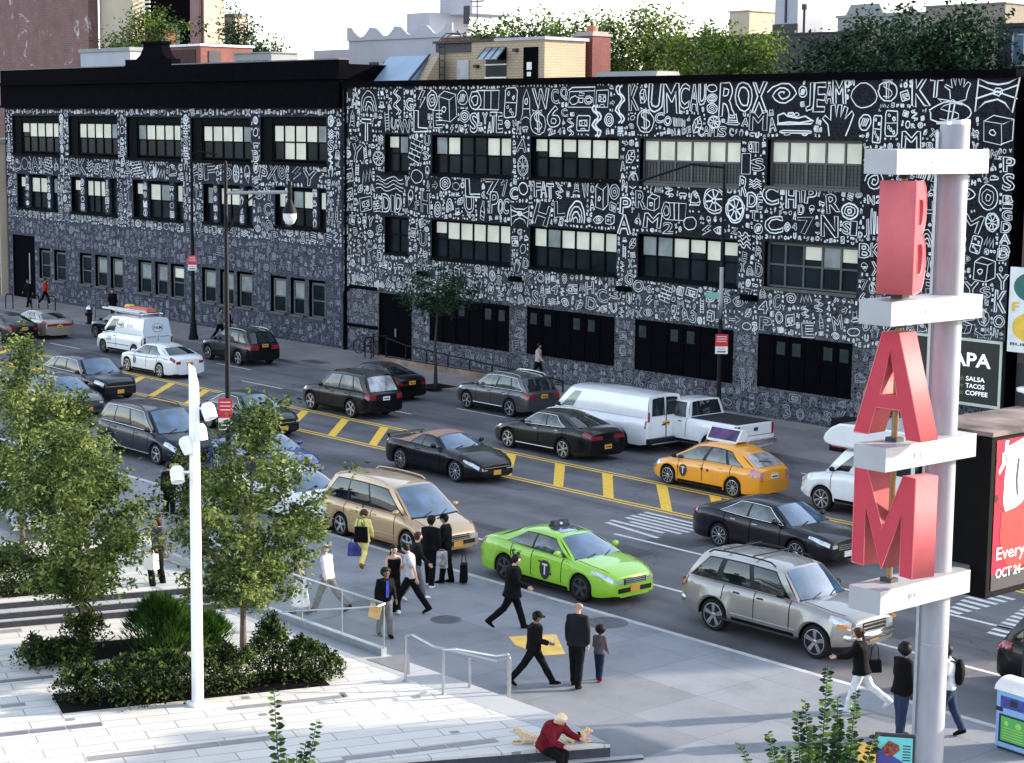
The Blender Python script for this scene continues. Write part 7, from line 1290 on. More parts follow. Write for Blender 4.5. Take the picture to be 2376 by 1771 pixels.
bag('folded_jacket', 'grey and black striped jacket held low between the pair in black', 'jacket', (J['wr'].x + .1, J['wr'].y, J['wr'].z + .02), .9, .30, .12, .42, mat('striped_cloth', (.30, .30, .32), .8, var=.9, scale=7), .04)
x, y, z = WP_(1035, 1352); rt, J = person('person in black with peaked cap turned left, right of the standing pair', x, y, z, 215, 1.72, ((6, 0), (-6, 4)), ((12, 10, 25), (-5, 12, 10)), top=CB, bottom=CB, hat=(CB, 'front'), skin='tan', bulk=1.1, head=(20, 5))
bag('holdall', 'small black case with white base beside the pair in black', 'case', (x + .32, y + .30, .62), .8, .20, .30, .46, CB, .25)
x, y, z = WP_(1188, 1460); person('person in heavy black uniform jacket walking beside the green taxi', x, y, z, 52, 1.76, ((20, 4), (-26, 24)), ((-14, 12, 25), (18, 12, 45)), top=CB, bottom=CB, coat=.22, bulk=1.3, skin='light', hair=HB, head=(0, 14))
x, y, z = WP_(1237, 1592); rt, J = person('person in black with peaked cap striding right with a cup in hand', x, y, z, 40, 1.60, ((30, 2), (-30, 10)), ((-12, 10, 15), (18, 8, 60)), top=CB, bottom=CB, hat=(CB, 'front'), skin='brown', bulk=1.22, lean=4)
m = MB(); m.lathe([(.028, 0), (.036, .11), (.03, .115)], 12); o = m.build('drinks_cup', PLATE_W); o.location = J['wr'] + Vector((.03, .06, -.02)); tag(o, 'small pale cup held by the striding person in the peaked cap', 'cup')
x, y, z = WP_(1337, 1595); person('bald person in black top with loose hem seen from behind by the yellow pad', x, y, z, 118, 1.76, ((8, 2), (-8, 6)), ((4, 10, 6), (-4, 12, 6)), top=CD, bottom=CB, hairstyle='bald', skin='tan', coat=.12, bulk=1.0)
x, y, z = WP_(1390, 1580); person('small child with big curly hair and red shoes beside the bald person', x, y, z, 112, 1.12, ((8, 2), (-8, 4)), ((8, 12, 40), (6, 10, 30)), top=cloth('floral', (.10, .08, .10)), bottom=CN, shoes=CRD, hair=HB, hairstyle='curly', skin='dark', headscale=1.25, bulk=1.05)
x, y, z = WP_(1995, 1652); rt, J = person('person in black jacket and white trousers walking left by the kerb', x, y, z, 212, 1.70, ((18, 4), (-26, 30)), ((42, 10, 38), (-16, 10, 12)), lean=6, top=CB, bottom=CW, shoes=CW, hair=HBR, hairstyle='bun', skin='light', bulk=1.15, coat=.15, head=(-15, 5))
bag('shoulder_bag', 'slim black bag swinging behind the person in white trousers', 'bag', (J['pel'].x + .14, J['pel'].y + .22, J['pel'].z + .14), 1.0, .30, .10, .26, CB, .3)
x, y, z = WP_(2088, 1712); person('person in black jacket and jeans standing still just left of the pale column', x, y, z, 75, 1.80, ((4, 0), (-4, 2)), ((2, 6, 8), (0, 8, 8)), top=CB, bottom=CJ, hair=HB, skin='dark', coat=.15, bulk=1.05, hairstyle='curly')
x, y, z = WP_(2196, 1708); rt, J = person('person in white shirt and jeans with backpack, right of the pale column', x, y, z, 215, 1.74, ((20, 4), (-14, 10)), ((10, 6, 12), (-12, 8, 10)), top=CW, bottom=CJ, hair=HB, skin='dark', sleeve=.6)
backpack('bulging black backpack on the person right of the pale column', J, CB)
zt = PZ + .455; x, y = G(372, 1370, PZ + .3); rt, J = person('person in dark patterned clothes stepping down the dark plaza steps', x, y, PZ + .30, 255, 1.74, ((34, 40), (-4, 6)), ((10, 12, 40), (-8, 10, 20)), top=mat('speckled_cloth', (.02, .02, .022), .8, var=.9, scale=18), bottom=CB, hair=HBR, hairstyle='bob', skin='light', bulk=1.25, coat=.2)
bag('plastic_bag', 'white plastic bag held by the person on the plaza steps', 'bag', (J['wl'].x, J['wl'].y, J['wl'].z - .05), .3, .32, .2, .36, mat('white_plastic', (.7, .68, .66), .35, var=.1), .10)
for i, (px, py, az, kw, lab) in enumerate(((67, 712, 300, dict(top=CB, bottom=CB, skin='tan'), 'person in black at the dark doorway far left'), (105, 708, 60, dict(top=CRD, bottom=CB, skin='tan', shoes=CW), 'person in bright red top on the far-left pavement'), (262, 738, 320, dict(top=CB, bottom=CB, coat=.3, bulk=1.15), 'person in long black coat behind the white PAM van'), (510, 790, 40, dict(top=CGY, bottom=CB, hairstyle='bob'), 'person with grey-white scarf walking past the far street lamp'), (530, 792, 50, dict(top=CB, bottom=CB), 'person in black beside the one with the grey-white scarf'), (1248, 884, 30, dict(top=CPK, bottom=CB, skin='tan'), 'person in pale pink top by the mural wall behind the graphite crossover'), (2055, 1062, 220, dict(top=CPK, bottom=CB), 'person in pink-white top on the far pavement seen through the letter A'), (394, 1208, 150, dict(top=CB, bottom=CB), 'person in black behind the white column, left of two'), (437, 1215, 20, dict(top=CD, bottom=CJ), 'person in dark clothes behind the white column, right of two'))):
    x, y, z = WP_(px, py); person(lab, x, y, z, az, 1.70, **kw)
# seated person on the plaza edge with two dogs
sx, sy_ = G(1275, 1748, PZ); sx -= .12
rt, J = person('person in crimson jumper with blond-grey hair sitting hunched on the dark plaza edge', sx, sy_, PZ, 12, 1.66, ((80, 96), (74, 84)), ((48, 8, 34), (30, 12, 50)), lean=26, head=(-10, 34), top=CR_, bottom=CB, hair=HBL, hairstyle='bob', skin='light', pelvis=.12, shoes=CGY, bulk=1.22)
def dog(label, x, y, z, rz, sc, m_, harness=None, head_m=None):
    t = thing('dog', label, 'dog', (x, y, z), rz); V = []; E = []; R = []
    def a(p, r, par=None):
        V.append(Vector(p) * sc); R.append(r * sc); i = len(V) - 1
        if par is not None: E.append((par, i))
        return i
    b0 = a((-.22, 0, .17), .13); b1 = a((0, 0, .19), .14, b0); b2 = a((.22, 0, .22), .15, b1); n1 = a((.36, 0, .34), .09, b2); hd = a((.45, 0, .42), .095, n1); mz = a((.56, 0, .38), .045, hd); a((.64, 0, .37), .03, mz)
    for sd in (-1, 1):
        a((.42, sd * .07, .53), .022, hd); s1 = a((.24, sd * .11, .12), .055, b2); s2 = a((.32, sd * .12, .04), .04, s1); s3 = a((.50, sd * .12, .035), .03, s2); a((.58, sd * .12, .03), .028, s3)
        k1 = a((-.24, sd * .14, .14), .08, b0); k2 = a((-.10, sd * .18, .10), .05, k1); k3 = a((-.22, sd * .18, .04), .032, k2); a((-.06, sd * .18, .03), .028, k3)
    t1 = a((-.38, 0, .14), .05, b0); t2 = a((-.50, .08, .10), .05, t1); a((-.60, .16, .10), .03, t2)
    o = skin_mesh('body', V, E, R, m_, t, 2)
    for v in o.data.vertices: v.co += v.normal * mnoise.noise(v.co * 28) * .02 * sc
    m = MB(); [m.ell((.53 * sc, sd * .045 * sc, .45 * sc), (.014 * sc,) * 3, 0, 6, 4) for sd in (-1, 1)]; m.ell((.665 * sc, 0, .375 * sc), (.018 * sc,) * 3, 0, 6, 4); m.build('face', EYE, t, 180)
    if harness: m = MB(); m.lathe([(.165 * sc, -.05 * sc), (.17 * sc, .05 * sc)], 16, 0, Matrix.Translation((.10 * sc, 0, .20 * sc)) @ Matrix.Rotation(pi / 2, 4, 'Y'), caps=False); m.tube([(.1 * sc, 0, .36 * sc), (.3 * sc, 0, .34 * sc)], .02 * sc, 6); m.build('harness', harness, t, 60)
    return t
x, y = G(1238, 1727, PZ); dog('fluffy cream dog lying behind the seated person in crimson', x - .06, y, PZ, D(232), .58, mat('cream_fur', (.56, .42, .27), .9, var=.2, scale=25))
x, y = G(1345, 1724, PZ); dog('small cream and brown dog in a harness in front of the seated person', x - .08, y - .02, PZ, D(60), .50, mat('tan_fur', (.62, .42, .22), .9, var=.35, scale=12), CB)
# ---------------------------------------------------------------- vegetation
BARK = mat('tree_bark', (.10, .075, .055), .9, var=.4, scale=14, bump=.3, stretch=(1, 1, .3)); BARKD = mat('dark_bark', (.03, .024, .02), .9, var=.3, scale=12)
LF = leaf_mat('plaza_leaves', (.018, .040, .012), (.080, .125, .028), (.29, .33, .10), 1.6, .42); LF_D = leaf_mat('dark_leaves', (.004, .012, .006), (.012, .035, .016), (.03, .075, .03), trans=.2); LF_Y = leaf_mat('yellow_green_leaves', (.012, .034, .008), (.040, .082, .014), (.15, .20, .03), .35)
LF_S = leaf_mat('shrub_leaves', (.004, .011, .004), (.018, .038, .009), (.15, .19, .045), 3.5); LF_J = leaf_mat('juniper_leaves', (.004, .016, .004), (.03, .085, .012), (.09, .17, .03), 2.0); SOIL = mat('planting_soil', (.006, .005, .005), .95, var=.5, scale=12, spec=.1)
def leaves(mb, pts, size, R, flat=.6, droop=.3, asp=.55):
    v, f = mb.v, mb.f
    for p in pts:
        s = size * R.uniform(.6, 1.3); d = Vector((R.gauss(0, 1), R.gauss(0, 1), R.gauss(0, flat) - droop)); d.normalize(); w = d.cross(Vector((R.gauss(0, 1), R.gauss(0, 1), R.gauss(0, 1) + .8)))
        if w.length < .05: continue
        w.normalize(); n = d.cross(w) * .12 * s; o = len(v); q = p + d * s
        v += [tuple(p), tuple(p + d * s * .5 + w * s * asp * .5 + n), tuple(q), tuple(p + d * s * .5 - w * s * asp * .5 + n)]; f.append((o, o + 1, o + 2, o + 3)); mb.m.append(0)
def tree(name, label, x, y, z0, H, trunk_h, prof, n, leaf, lm, bark, R, lean=(0, 0), tr=.06, clump=.30, group=None, cat='tree', gap=.0, nb=34):
    """prof: [(height fraction of crown, radius)]"""
    t = thing(name, label, cat, (x, y, z0), 0, group); m = MB(); top = Vector((lean[0], lean[1], H)); P = []
    for k in range(7): f = k / 6; P.append(Vector((lean[0] * f * f + .03 * sin(k * 2.1) * tr * 10, lean[1] * f * f + .03 * cos(k * 1.7) * tr * 10, H * .96 * f)))
    m.tube(P, [tr * (1.25 if k == 0 else 1) * (1 - .88 * k / 6) + .006 for k in range(7)], 9)
    def axis(h): f = min(1, h / (H * .96)); i = min(5, int(f * 6)); return P[i].lerp(P[i + 1], f * 6 - i)
    C = []
    for b_ in range(nb):
        hf = (b_ + R.random()) / nb; h = trunk_h + (H - trunk_h) * hf; r = interp(prof, hf) * R.uniform(.65, 1.12); a = b_ * 2.4 + R.uniform(-.5, .5)
        s = axis(max(trunk_h * .85, h - r * .75)); e = Vector((axis(h).x + r * cos(a), axis(h).y + r * sin(a), h + R.uniform(-.1, .15) * r)); mid_ = s.lerp(e, .5) + Vector((0, 0, r * .10))
        m.tube([s, mid_, e], [tr * .30 * (1 - hf * .6), tr * .18 * (1 - hf * .6), .005], 4, caps=False)
        L_ = (e - s).length
        for q in range(max(2, int(L_ / (clump * .9)))):
            f = .30 + .70 * (q + R.random() * .6) / max(1, int(L_ / (clump * .9))); c = s.lerp(mid_, min(1, f * 2)) if f < .5 else mid_.lerp(e, min(1.05, f * 2 - 1)); C.append((c, clump * R.uniform(.55, 1.15)))
            if R.random() < .5: c2 = c + Vector((R.gauss(0, 1), R.gauss(0, 1), R.gauss(0, .6))) * clump * 1.15; C.append((c2, clump * R.uniform(.4, .8)))
    C = [c for c in C if R.random() > gap]
    m.build('trunk', bark, t, 60); m = MB(); tot = sum(c[1] ** 2 for c in C)
    for c, r in C:
        k = max(3, int(n * r * r / tot)); pts = [c + Vector((R.gauss(0, .5), R.gauss(0, .5), R.gauss(0, .42))) * r for _ in range(k)]; leaves(m, pts, leaf, R)
    m.build('crown', lm, t); return t
R1 = random.Random(5)
x, y = G(563, 1540, PZ); tree('plaza_tree', 'young leafy tree right of the white column, tallest over the front bed', x, y, PZ, 5.4, 1.35, [(0, .85), (.12, 1.5), (.35, 1.7), (.55, 1.5), (.75, .9), (.92, .5), (1, .15)], 11800, .12, LF, BARK, R1, (.25, .3), .065, .30, 'young plaza trees', nb=46)
x, y = G(195, 1500, PZ); tree('plaza_tree', 'broad leafy tree left of the white column, rooted in the rear bed', x, y, PZ, 4.7, 1.2, [(0, .8), (.12, 1.5), (.4, 1.9), (.62, 1.5), (.8, .95), (.92, .5), (1, .2)], 11500, .12, LF, BARK, R1, (-.15, -.15), .065, .30, 'young plaza trees', nb=48)
x, y = G(52, 1290, PZ + .45); tree('plaza_tree', 'leafy tree with pointed top at the left picture edge on the terrace', x, y, PZ + .45, 5.35, 1.2, [(0, .7), (.15, 1.35), (.4, 1.5), (.6, 1.05), (.78, .65), (.92, .35), (1, .1)], 9500, .12, LF, BARK, R1, (.2, .1), .06, .30, 'young plaza trees', nb=44)
x, y = G(170, 1268, PZ + .45); tree('plaza_tree', 'further leafy tree between the left-edge tree and the white column', x, y, PZ + .45, 3.7, 1.1, [(0, .6), (.15, 1.2), (.4, 1.3), (.7, .9), (.9, .5), (1, .15)], 9000, .12, LF, BARK, R1, (-.1, .1), .055, .30, 'young plaza trees', nb=36)
x, y = G(445, 1300, PZ + .45); tree('plaza_tree', 'small dark-leaved tree just behind the white column', x, y, PZ + .45, 2.9, .6, [(0, .5), (.3, .85), (.7, .7), (1, .15)], 3600, .095, LF_S, BARK, R1, (0, 0), .04, .26, 'young plaza trees', nb=22)
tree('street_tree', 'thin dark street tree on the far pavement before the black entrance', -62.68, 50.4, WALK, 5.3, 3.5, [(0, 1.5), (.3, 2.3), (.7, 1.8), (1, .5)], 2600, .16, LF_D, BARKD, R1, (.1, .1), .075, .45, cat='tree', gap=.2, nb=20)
m = MB(); m.box(-.7, -.7, 0, .7, .7, .012); o = m.build('tree_pit', SOIL); o.location = (-62.68, 50.4, WALK + .001); o['kind'] = 'structure'
# foreground shoots
def shoots(label, px, py, zt, depth_pt, specs, R, name='young_tree'):
    d = ray(px, py); p = Vector((d.x, d.y, d.z)) * depth_pt; base = Vector((p.x, p.y, PZ)); t = thing(name, label, 'tree', tuple(base)); m = MB(); lf = MB(); H0 = CAM_H + p.z - PZ
    m.tube([(0, 0, 0), (.02, 0, H0 * .5), (0, 0, H0 * .8)], [.05, .035, .02], 8)
    for (dx, dz_top, dz0, lsz, dens, lean_) in specs:      # dx offset to screen right at tip, heights relative to anchor
        a = Vector((CR.x * dx * .3, CR.y * dx * .3, H0 + dz0 - .5)); e = Vector((CR.x * dx, CR.y * dx, H0 + dz_top)); mid_ = a.lerp(e, .5) + Vector((R.uniform(-.05, .05), R.uniform(-.05, .05), 0)) + CR * lean_
        m.tube([(0, 0, H0 * .55), a, mid_, e], [.018, .014, .009, .004], 5)
        L_ = (e - a).length; k = int(L_ / .026 * dens)
        for q in range(k):
            f = q / k; c = a.lerp(mid_, f * 2) if f < .5 else mid_.lerp(e, f * 2 - 1); sd = 1 if q % 2 else -1; an = R.uniform(-.7, .7) + (0 if sd > 0 else pi)
            dr = (CR * cos(an) + Vector((c_f.x, c_f.y, 0)) * sin(an)).normalized() * .9 + Vector((0, 0, R.uniform(-.25, .55))); dr.normalize(); s = lsz * 1.25 * R.uniform(.7, 1.2) * (1 - .4 * f); w = dr.cross(c_f * R.choice((-1, 1)) * 1.0 + Vector((R.gauss(0, .45), R.gauss(0, .45), R.gauss(0, .5)))).normalized(); n = dr.cross(w) * s * .08; o = len(lf.v)
            P = [c, c + dr * s * .3 + w * s * .24 + n, c + dr * s * .7 + w * s * .20 + n, c + dr * s, c + dr * s * .7 - w * s * .20 + n, c + dr * s * .3 - w * s * .24 + n]; lf.v += [tuple(v) for v in P]; lf.f += [(o, o + 1, o + 2, o + 3), (o, o + 3, o + 4, o + 5)]; lf.m += [0, 0]
    m.build('trunk', BARKD, t, 60); lf.build('crown', LF_F, t); return t
LF_F = leaf_mat('foreground_leaves', (.006, .022, .006), (.022, .065, .014), (.15, .24, .03), 5.0)
shoots('bushy young tree top at the bottom edge, left of the pale column', 1905, 1771, 0, 26, [(.05, 1.40, -.2, .12, 1.0, .0), (-.35, .75, -.3, .12, 1.3, -.05), (.45, 1.05, -.3, .11, 1.2, .08), (-.75, .45, -.4, .12, 1.2, -.1), (.75, .42, -.4, .13, 1.2, .1), (.25, .65, -.3, .12, 1.6, .03), (-.15, .55, -.3, .12, 1.8, -.03), (.5, .35, -.3, .12, 1.5, .05), (-.5, .25, -.4, .12, 1.5, -.05), (.0, .3, -.3, .12, 2, 0), (.3, .2, -.3, .12, 2, 0), (-1.15, .28, -.4, .10, .9, -.1), (-.25, .9, -.3, .11, 1.0, .0), (.2, .95, -.2, .12, 1.2, .1)], random.Random(3))
shoots('few upright leafy shoots at the bottom edge in front of the white paving', 672, 1790, 0, 24.5, [(-.20, 1.12, -.1, .12, .7, -.05), (.36, .70, -.1, .12, .8, .05), (-.05, .25, -.2, .12, .9, 0), (.1, .3, -.2, .12, .8, .0), (.22, .42, -.2, .11, .8, .0)], random.Random(8))
# planting beds and shrubs
def bed(name, a0, a1, b0, b1, z): o = slab(name, [XY(a0, b0), XY(a0, b1), XY(a1, b1), XY(a1, b0)], z - .1, z + .012, SOIL); return o
fa0, fb1 = AB(145, 1656, PZ); fa1, _ = AB(765, 1590, PZ); _, bb1 = AB(300, 1525, PZ); ba0 = AB(70, 1548, PZ)[0]; ba1 = AB(535, 1500, PZ)[0]
bed('planting_bed', fa0, fa1, fb1 - 1.25, fb1, PZ); bed('planting_bed', ba0, ba1, bb1 - 1.35, bb1, PZ)
def shrub(label, px, py, z, rx, ry, rz, n, size, lm, R, kind='leafy', group='shrubs in the planting beds', top=None):
    x, y = G(px, py, z); t = thing('shrub', label, 'shrub', (x, y, z), 0, group); m = MB(); st = MB()
    for k in range(12): a = k * .9; st.tube([(0, 0, 0), (rx * .5 * cos(a), ry * .5 * sin(a), rz * R.uniform(.8, 1.4))], [.012, .004], 4, caps=False)
    st.build('stem', BARKD, t); pts = []
    while len(pts) < n:
        p = Vector((R.gauss(0, .42), R.gauss(0, .42), R.random())); rr = hypot(p.x, p.y)
        hmax = sqrt(max(0, 1 - (rr / 1.05) ** 2)) * (1 + .5 * mnoise.noise(Vector((p.x * 2.6 + px * .1, p.y * 2.6, 0))))
        if p.z > hmax: continue
        if R.random() < .6: p.z = hmax * (1 - .25 * R.random())
        pts.append(Vector((p.x * rx, p.y * ry, p.z * rz * 1.5 + .02)))
    if kind == 'juniper':
        for p in pts:
            d = Vector((p.x / rx, p.y / ry, .9 + R.uniform(-.3, .4))).normalized(); w = d.cross(Vector((R.gauss(0, 1), R.gauss(0, 1), R.gauss(0, 1)))).normalized(); s = size * R.uniform(.8, 1.8); o = len(m.v); m.v += [tuple(p - w * .012), tuple(p + w * .012), tuple(p + d * s)]; m.f.append((o, o + 1, o + 2)); m.m.append(0)
    else: leaves(m, pts, size, R, 1.0, -.2)
    m.build('foliage', lm, t); return t
R2 = random.Random(21)
for px, py, rx, rz, n, lab in ((190, 1622, .6, .42, 2000, 'low dark shrub at the left end of the front bed'), (300, 1622, .85, .5, 3400, 'dark shrub second from left in the front bed'), (395, 1612, .85, .52, 3400, 'leafy shrub left of the foot of the white column'), (525, 1595, .8, .5, 3200, 'leafy shrub right of the foot of the white column'), (628, 1572, .5, .74, 2600, 'taller rounded dark shrub near the right end of the front bed'), (705, 1575, .7, .5, 2600, 'light-tipped shrub at the right end of the front bed'), (768, 1572, .35, .28, 700, 'small low shrub tip overhanging the bed corner')): shrub(lab, px, py, PZ, rx, rx, rz, n, .085, LF_S, R2)
for px, py, rx, rz, n, lab in ((100, 1545, .65, .35, 1900, 'low sprawling shrub at the left end of the rear bed'), (195, 1500, .6, .48, 2000, 'shrub around the foot of the rear bed tree'), (160, 1540, .6, .32, 1800, 'dark low shrub between the two at the left of the rear bed')): shrub(lab, px, py, PZ, rx, rx, rz, n, .085, LF_S, R2)
shrub('feathery bright green juniper mound behind the white column', 385, 1505, PZ, 1.05, .85, .62, 9000, .13, LF_J, R2, 'juniper'); shrub('smaller feathery juniper mound right of the white column', 480, 1490, PZ, .6, .55, .36, 3500, .12, LF_J, R2, 'juniper')
for px, py, rx, rz, n, lab in ((25, 1375, .7, .62, 2600, 'tall leafy shrub at the left picture edge on the terrace'), (115, 1360, .7, .4, 1900, 'dark hedge-like shrub on the terrace'), (170, 1350, .55, .38, 1500, 'dark rounded shrub right in the terrace bed')): shrub(lab, px, py, PZ + .45, rx, rx, rz, n, .085, LF_S, R2)
a0, b0 = AB(0, 1395, PZ + .45); a1, b1 = AB(230, 1376, PZ + .45); bed('planting_bed', a0 - 3, a1 - .4, b0 - 1.7, b0 - .25, PZ + .45)
# trees beyond the roofs
R3 = random.Random(33)
def far_tree(label, px, top_px, Y, rad, lm, n=5000, bark=BARKD, crown=7.0, leaf=.27, gap=.0, name='background_tree', grp='trees beyond the mural buildings'):
    X, Zt = FY(px, top_px, Y); tree(name, label, X, Y, 0, Zt, Zt - crown, [(0, rad * .7), (.25, rad), (.6, rad * .85), (.85, rad * .55), (1, rad * .2)], int(n * 2.6), leaf, lm, bark, R3, (0, 0), .22, 1.1, grp, gap=gap, nb=30)
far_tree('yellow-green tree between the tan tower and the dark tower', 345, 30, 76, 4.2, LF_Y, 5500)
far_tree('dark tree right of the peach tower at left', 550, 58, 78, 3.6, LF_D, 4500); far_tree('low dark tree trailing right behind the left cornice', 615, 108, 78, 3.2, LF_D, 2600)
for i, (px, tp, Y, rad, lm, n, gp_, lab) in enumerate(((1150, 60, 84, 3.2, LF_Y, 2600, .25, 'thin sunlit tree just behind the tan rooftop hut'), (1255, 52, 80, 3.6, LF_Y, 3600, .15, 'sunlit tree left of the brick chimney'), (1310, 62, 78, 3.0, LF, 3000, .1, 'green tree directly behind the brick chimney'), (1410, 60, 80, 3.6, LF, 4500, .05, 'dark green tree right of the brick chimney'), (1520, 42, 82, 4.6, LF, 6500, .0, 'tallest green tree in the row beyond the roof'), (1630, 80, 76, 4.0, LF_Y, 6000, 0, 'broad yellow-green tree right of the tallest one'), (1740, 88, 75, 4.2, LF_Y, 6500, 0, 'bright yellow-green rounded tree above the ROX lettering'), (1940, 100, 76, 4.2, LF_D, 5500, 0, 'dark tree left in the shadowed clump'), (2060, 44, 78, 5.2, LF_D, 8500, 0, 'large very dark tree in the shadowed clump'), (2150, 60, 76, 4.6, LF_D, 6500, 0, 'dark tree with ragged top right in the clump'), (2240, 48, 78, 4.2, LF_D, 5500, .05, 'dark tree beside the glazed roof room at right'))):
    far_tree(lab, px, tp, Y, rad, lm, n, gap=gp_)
# ---------------------------------------------------------------- buildings beyond and rooftop things
def patchy(nt, g, col):
    n = N(nt, 'ShaderNodeTexNoise'); n.inputs['Scale'].default_value = .55; n.inputs['Detail'].default_value = 9; n.inputs['Roughness'].default_value = .7; n.inputs['Distortion'].default_value = 1.2; nt.links.new(g.outputs['Position'], n.inputs['Vector'])
    r = ramp(nt, n.outputs['Fac'], [(.60, 0), (.66, .7)]); mx = N(nt, 'ShaderNodeMix', data_type='RGBA'); nt.links.new(r.outputs[0], mx.inputs['Factor']); nt.links.new(col, mx.inputs['A']); mx.inputs['B'].default_value = (.60, .54, .54, 1); return mx.outputs['Result']
BR_OLD = brick_mat('old_red_brick', (.24, .11, .10), (.19, .09, .085), (.21, .15, .14), bw=.5, bh=.16, ms=.02, extra=patchy); BR_RED = brick_mat('red_brick', (.26, .055, .04), (.20, .045, .035), (.2, .12, .1)); BR_YEL = brick_mat('tan_brick', (.44, .34, .23), (.40, .31, .21), (.28, .22, .16), bw=.4, bh=.13, ms=.018, blotch=.1)
TANC = mat('tan_render', (.46, .38, .29), .85, var=.06, scale=.6); PALEC = mat('pale_grey_render', (.36, .37, .42), .85, var=.08, scale=.5); DKT = mat('dark_tower_glass', (.008, .008, .01), .4, var=.4); GRYC = mat('grey_render', (.24, .25, .25), .8, var=.12, scale=.5); DKB = mat('dark_brown_roof', (.045, .04, .045), .8, var=.2)
def fwin(parent, x0, x1, z0, z1, y, mt=GL_D): m = MB(); m.box(x0, y - .05, z0, x1, y - .002, z1); return m.build('window', mt, parent)
def bld(label, x0, x1, y0, y1, z1, m_, roofm=None, cap=.25, name='building', z0=-.05, cat='building'):
    t = thing(name, label, cat, (x0, y0, 0)); m = MB(); m.box(0, 0, z0, x1 - x0, y1 - y0, z1); m.build('wall', m_, t); m = MB(); m.box(-.12, -.12, z1, x1 - x0 + .12, y1 - y0 + .12, z1 + cap); m.build('roof', roofm or GRYC, t); return t
t = bld('tall old red brick building with patchy whitewashed wall at far left', -175, -138.05, 75, 75.9, 34, BR_OLD)
for k in range(4): fwin(t, 2 + k * 4, 3.3 + k * 4, 26, 28.5, 0)
t = bld('slim tan tower with sunlit side next to the old brick wall', -138.0, -132.75, 76, 77.1, 33, TANC); m = MB(); m.box(.1, -.06, 15.5, .22, -.002, 33); m.build('corner_pipe', GRYC, t); m = MB(); [m.box(5.3, .9, 19.6 + k * .35, 6.3, 1.0, 19.75 + k * .35) for k in range(6)]; m.build('louvre', PLATE_W, t)
t = bld('nearly black high-rise behind the yellow-green tree', -167.5, -155.3, 95, 97, 40, M_BLK); fwin(t, 9.8, 10.4, 18.3, 20.2, 0, PALEC)
t = bld('pink-grey and peach stair tower beside the black high-rise', -155.25, -152.9, 95.1, 97.3, 38, TANC); m = MB(); m.box(0, -.08, -.0, 1.6, -.002, 38); m.build('pink_panel', mat('pink_grey_panel', (.30, .24, .25), .8), t); m = MB(); m.box(1.9, -.1, 0, 2.05, -.002, 38); m.build('dark_groove', INK, t)
bld('lower peach block stepping down right of the stair tower', -163.2, -160.7, 103.5, 105.0, 21.9, TANC)
bld('small red brick block between the tan tower and the black high-rise', -150.6, -145.6, 86, 87.6, 19.6, BR_RED)
t = bld('tan shop building just left of the mural building', -124, -113.2, 54.9, 70, 9.9, TANC); m = MB(); m.box(.2, -.1, .1, 10.6, -.002, 4.5); m.build('blue_shopfront', mat('blue_shopfront', (.02, .02, .22), .5), t); fwin(t, 7, 9, 5.6, 8, 0)
# things on the left roof (roof level 13.4)
def roofbox(label, x0, x1, y0, y1, z1, m_, name='roof_hut', cat='roof hut', z0=13.4, cap=None): t = thing(name, label, cat, (x0, y0, z0)); m = MB(); m.box(0, 0, 0, x1 - x0, y1 - y0, z1 - z0); m.build('wall', m_, t); m = MB(); m.box(-.1, -.1, z1 - z0, x1 - x0 + .1, y1 - y0 + .1, z1 - z0 + .12); m.build('roof', cap or GRYC, t); return t
bld('pale grey rendered block with parapet behind the left cornice', -122.7, -115.7, 66, 72, 16.2, PALEC, GRYC)
bld('low white wall running behind the gable ornament', -115.6, -99, 66.5, 71, 14.9, PALEC, PLATE_W, .12)
x0, _ = FY(280, 130, 68); x1, _ = FY(342, 130, 68); t = thing('dome_skylight', 'glazed pyramid skylight with round cap left of the gable ornament', 'skylight', ((x0 + x1) / 2, 69, 14.9)); m = MB(); hw_ = (x1 - x0) / 2; m.box(-hw_ * .75, -1, 0, hw_ * .75, 1, .75); m.build('base', GRYC, t)
m = MB(); m.add([(-hw_, -1.2, .75), (hw_, -1.2, .75), (hw_, 1.2, .75), (-hw_, 1.2, .75), (-.5, -.3, 1.55), (.5, -.3, 1.55), (.5, .3, 1.55), (-.5, .3, 1.55)], [(0, 1, 5, 4), (1, 2, 6, 5), (2, 3, 7, 6), (3, 0, 4, 7), (4, 5, 6, 7)]); m.build('glazing', mat('skylight_glass', (.16, .18, .21), .2, spec=.8), t); m = MB(); [m.tube([(-hw_ + 2 * hw_ * k / 5, -1.22, .77), (-.5 + k / 5, -.32, 1.58)], .04, 4) for k in range(6)]; m.ell((0, 0, 1.7), (.5, .4, .25), 0, 10, 6); m.build('ribs', INK, t)
t = bld('low red brick shed with white roof edge right of the gable ornament', -111.4, -106.6, 66, 70.0, 16.3, BR_RED, PLATE_W, .14); m = MB(); m.box(.6, -.05, 14.6, 4.2, -.002, 16.1); m.build('shade_panel', mat('brick_shade', (.05, .018, .018), .9), t); m = MB(); m.box(4.81, .6, 14.6, 4.86, 1.5, 16.0); m.build('window', INK, t)  # dark panel on the shed front: shade put into its colour
t = bld('grey vented roof unit right of the red shed', -104.2, -99.9, 67, 69, 15.75, GRYC, GRYC, .06, 'roof_unit', 14.0, 'roof unit')
for k in range(4): fwin(t, .4 + k * .95, 1.1 + k * .95, 15.15, 15.3, 0, INK)
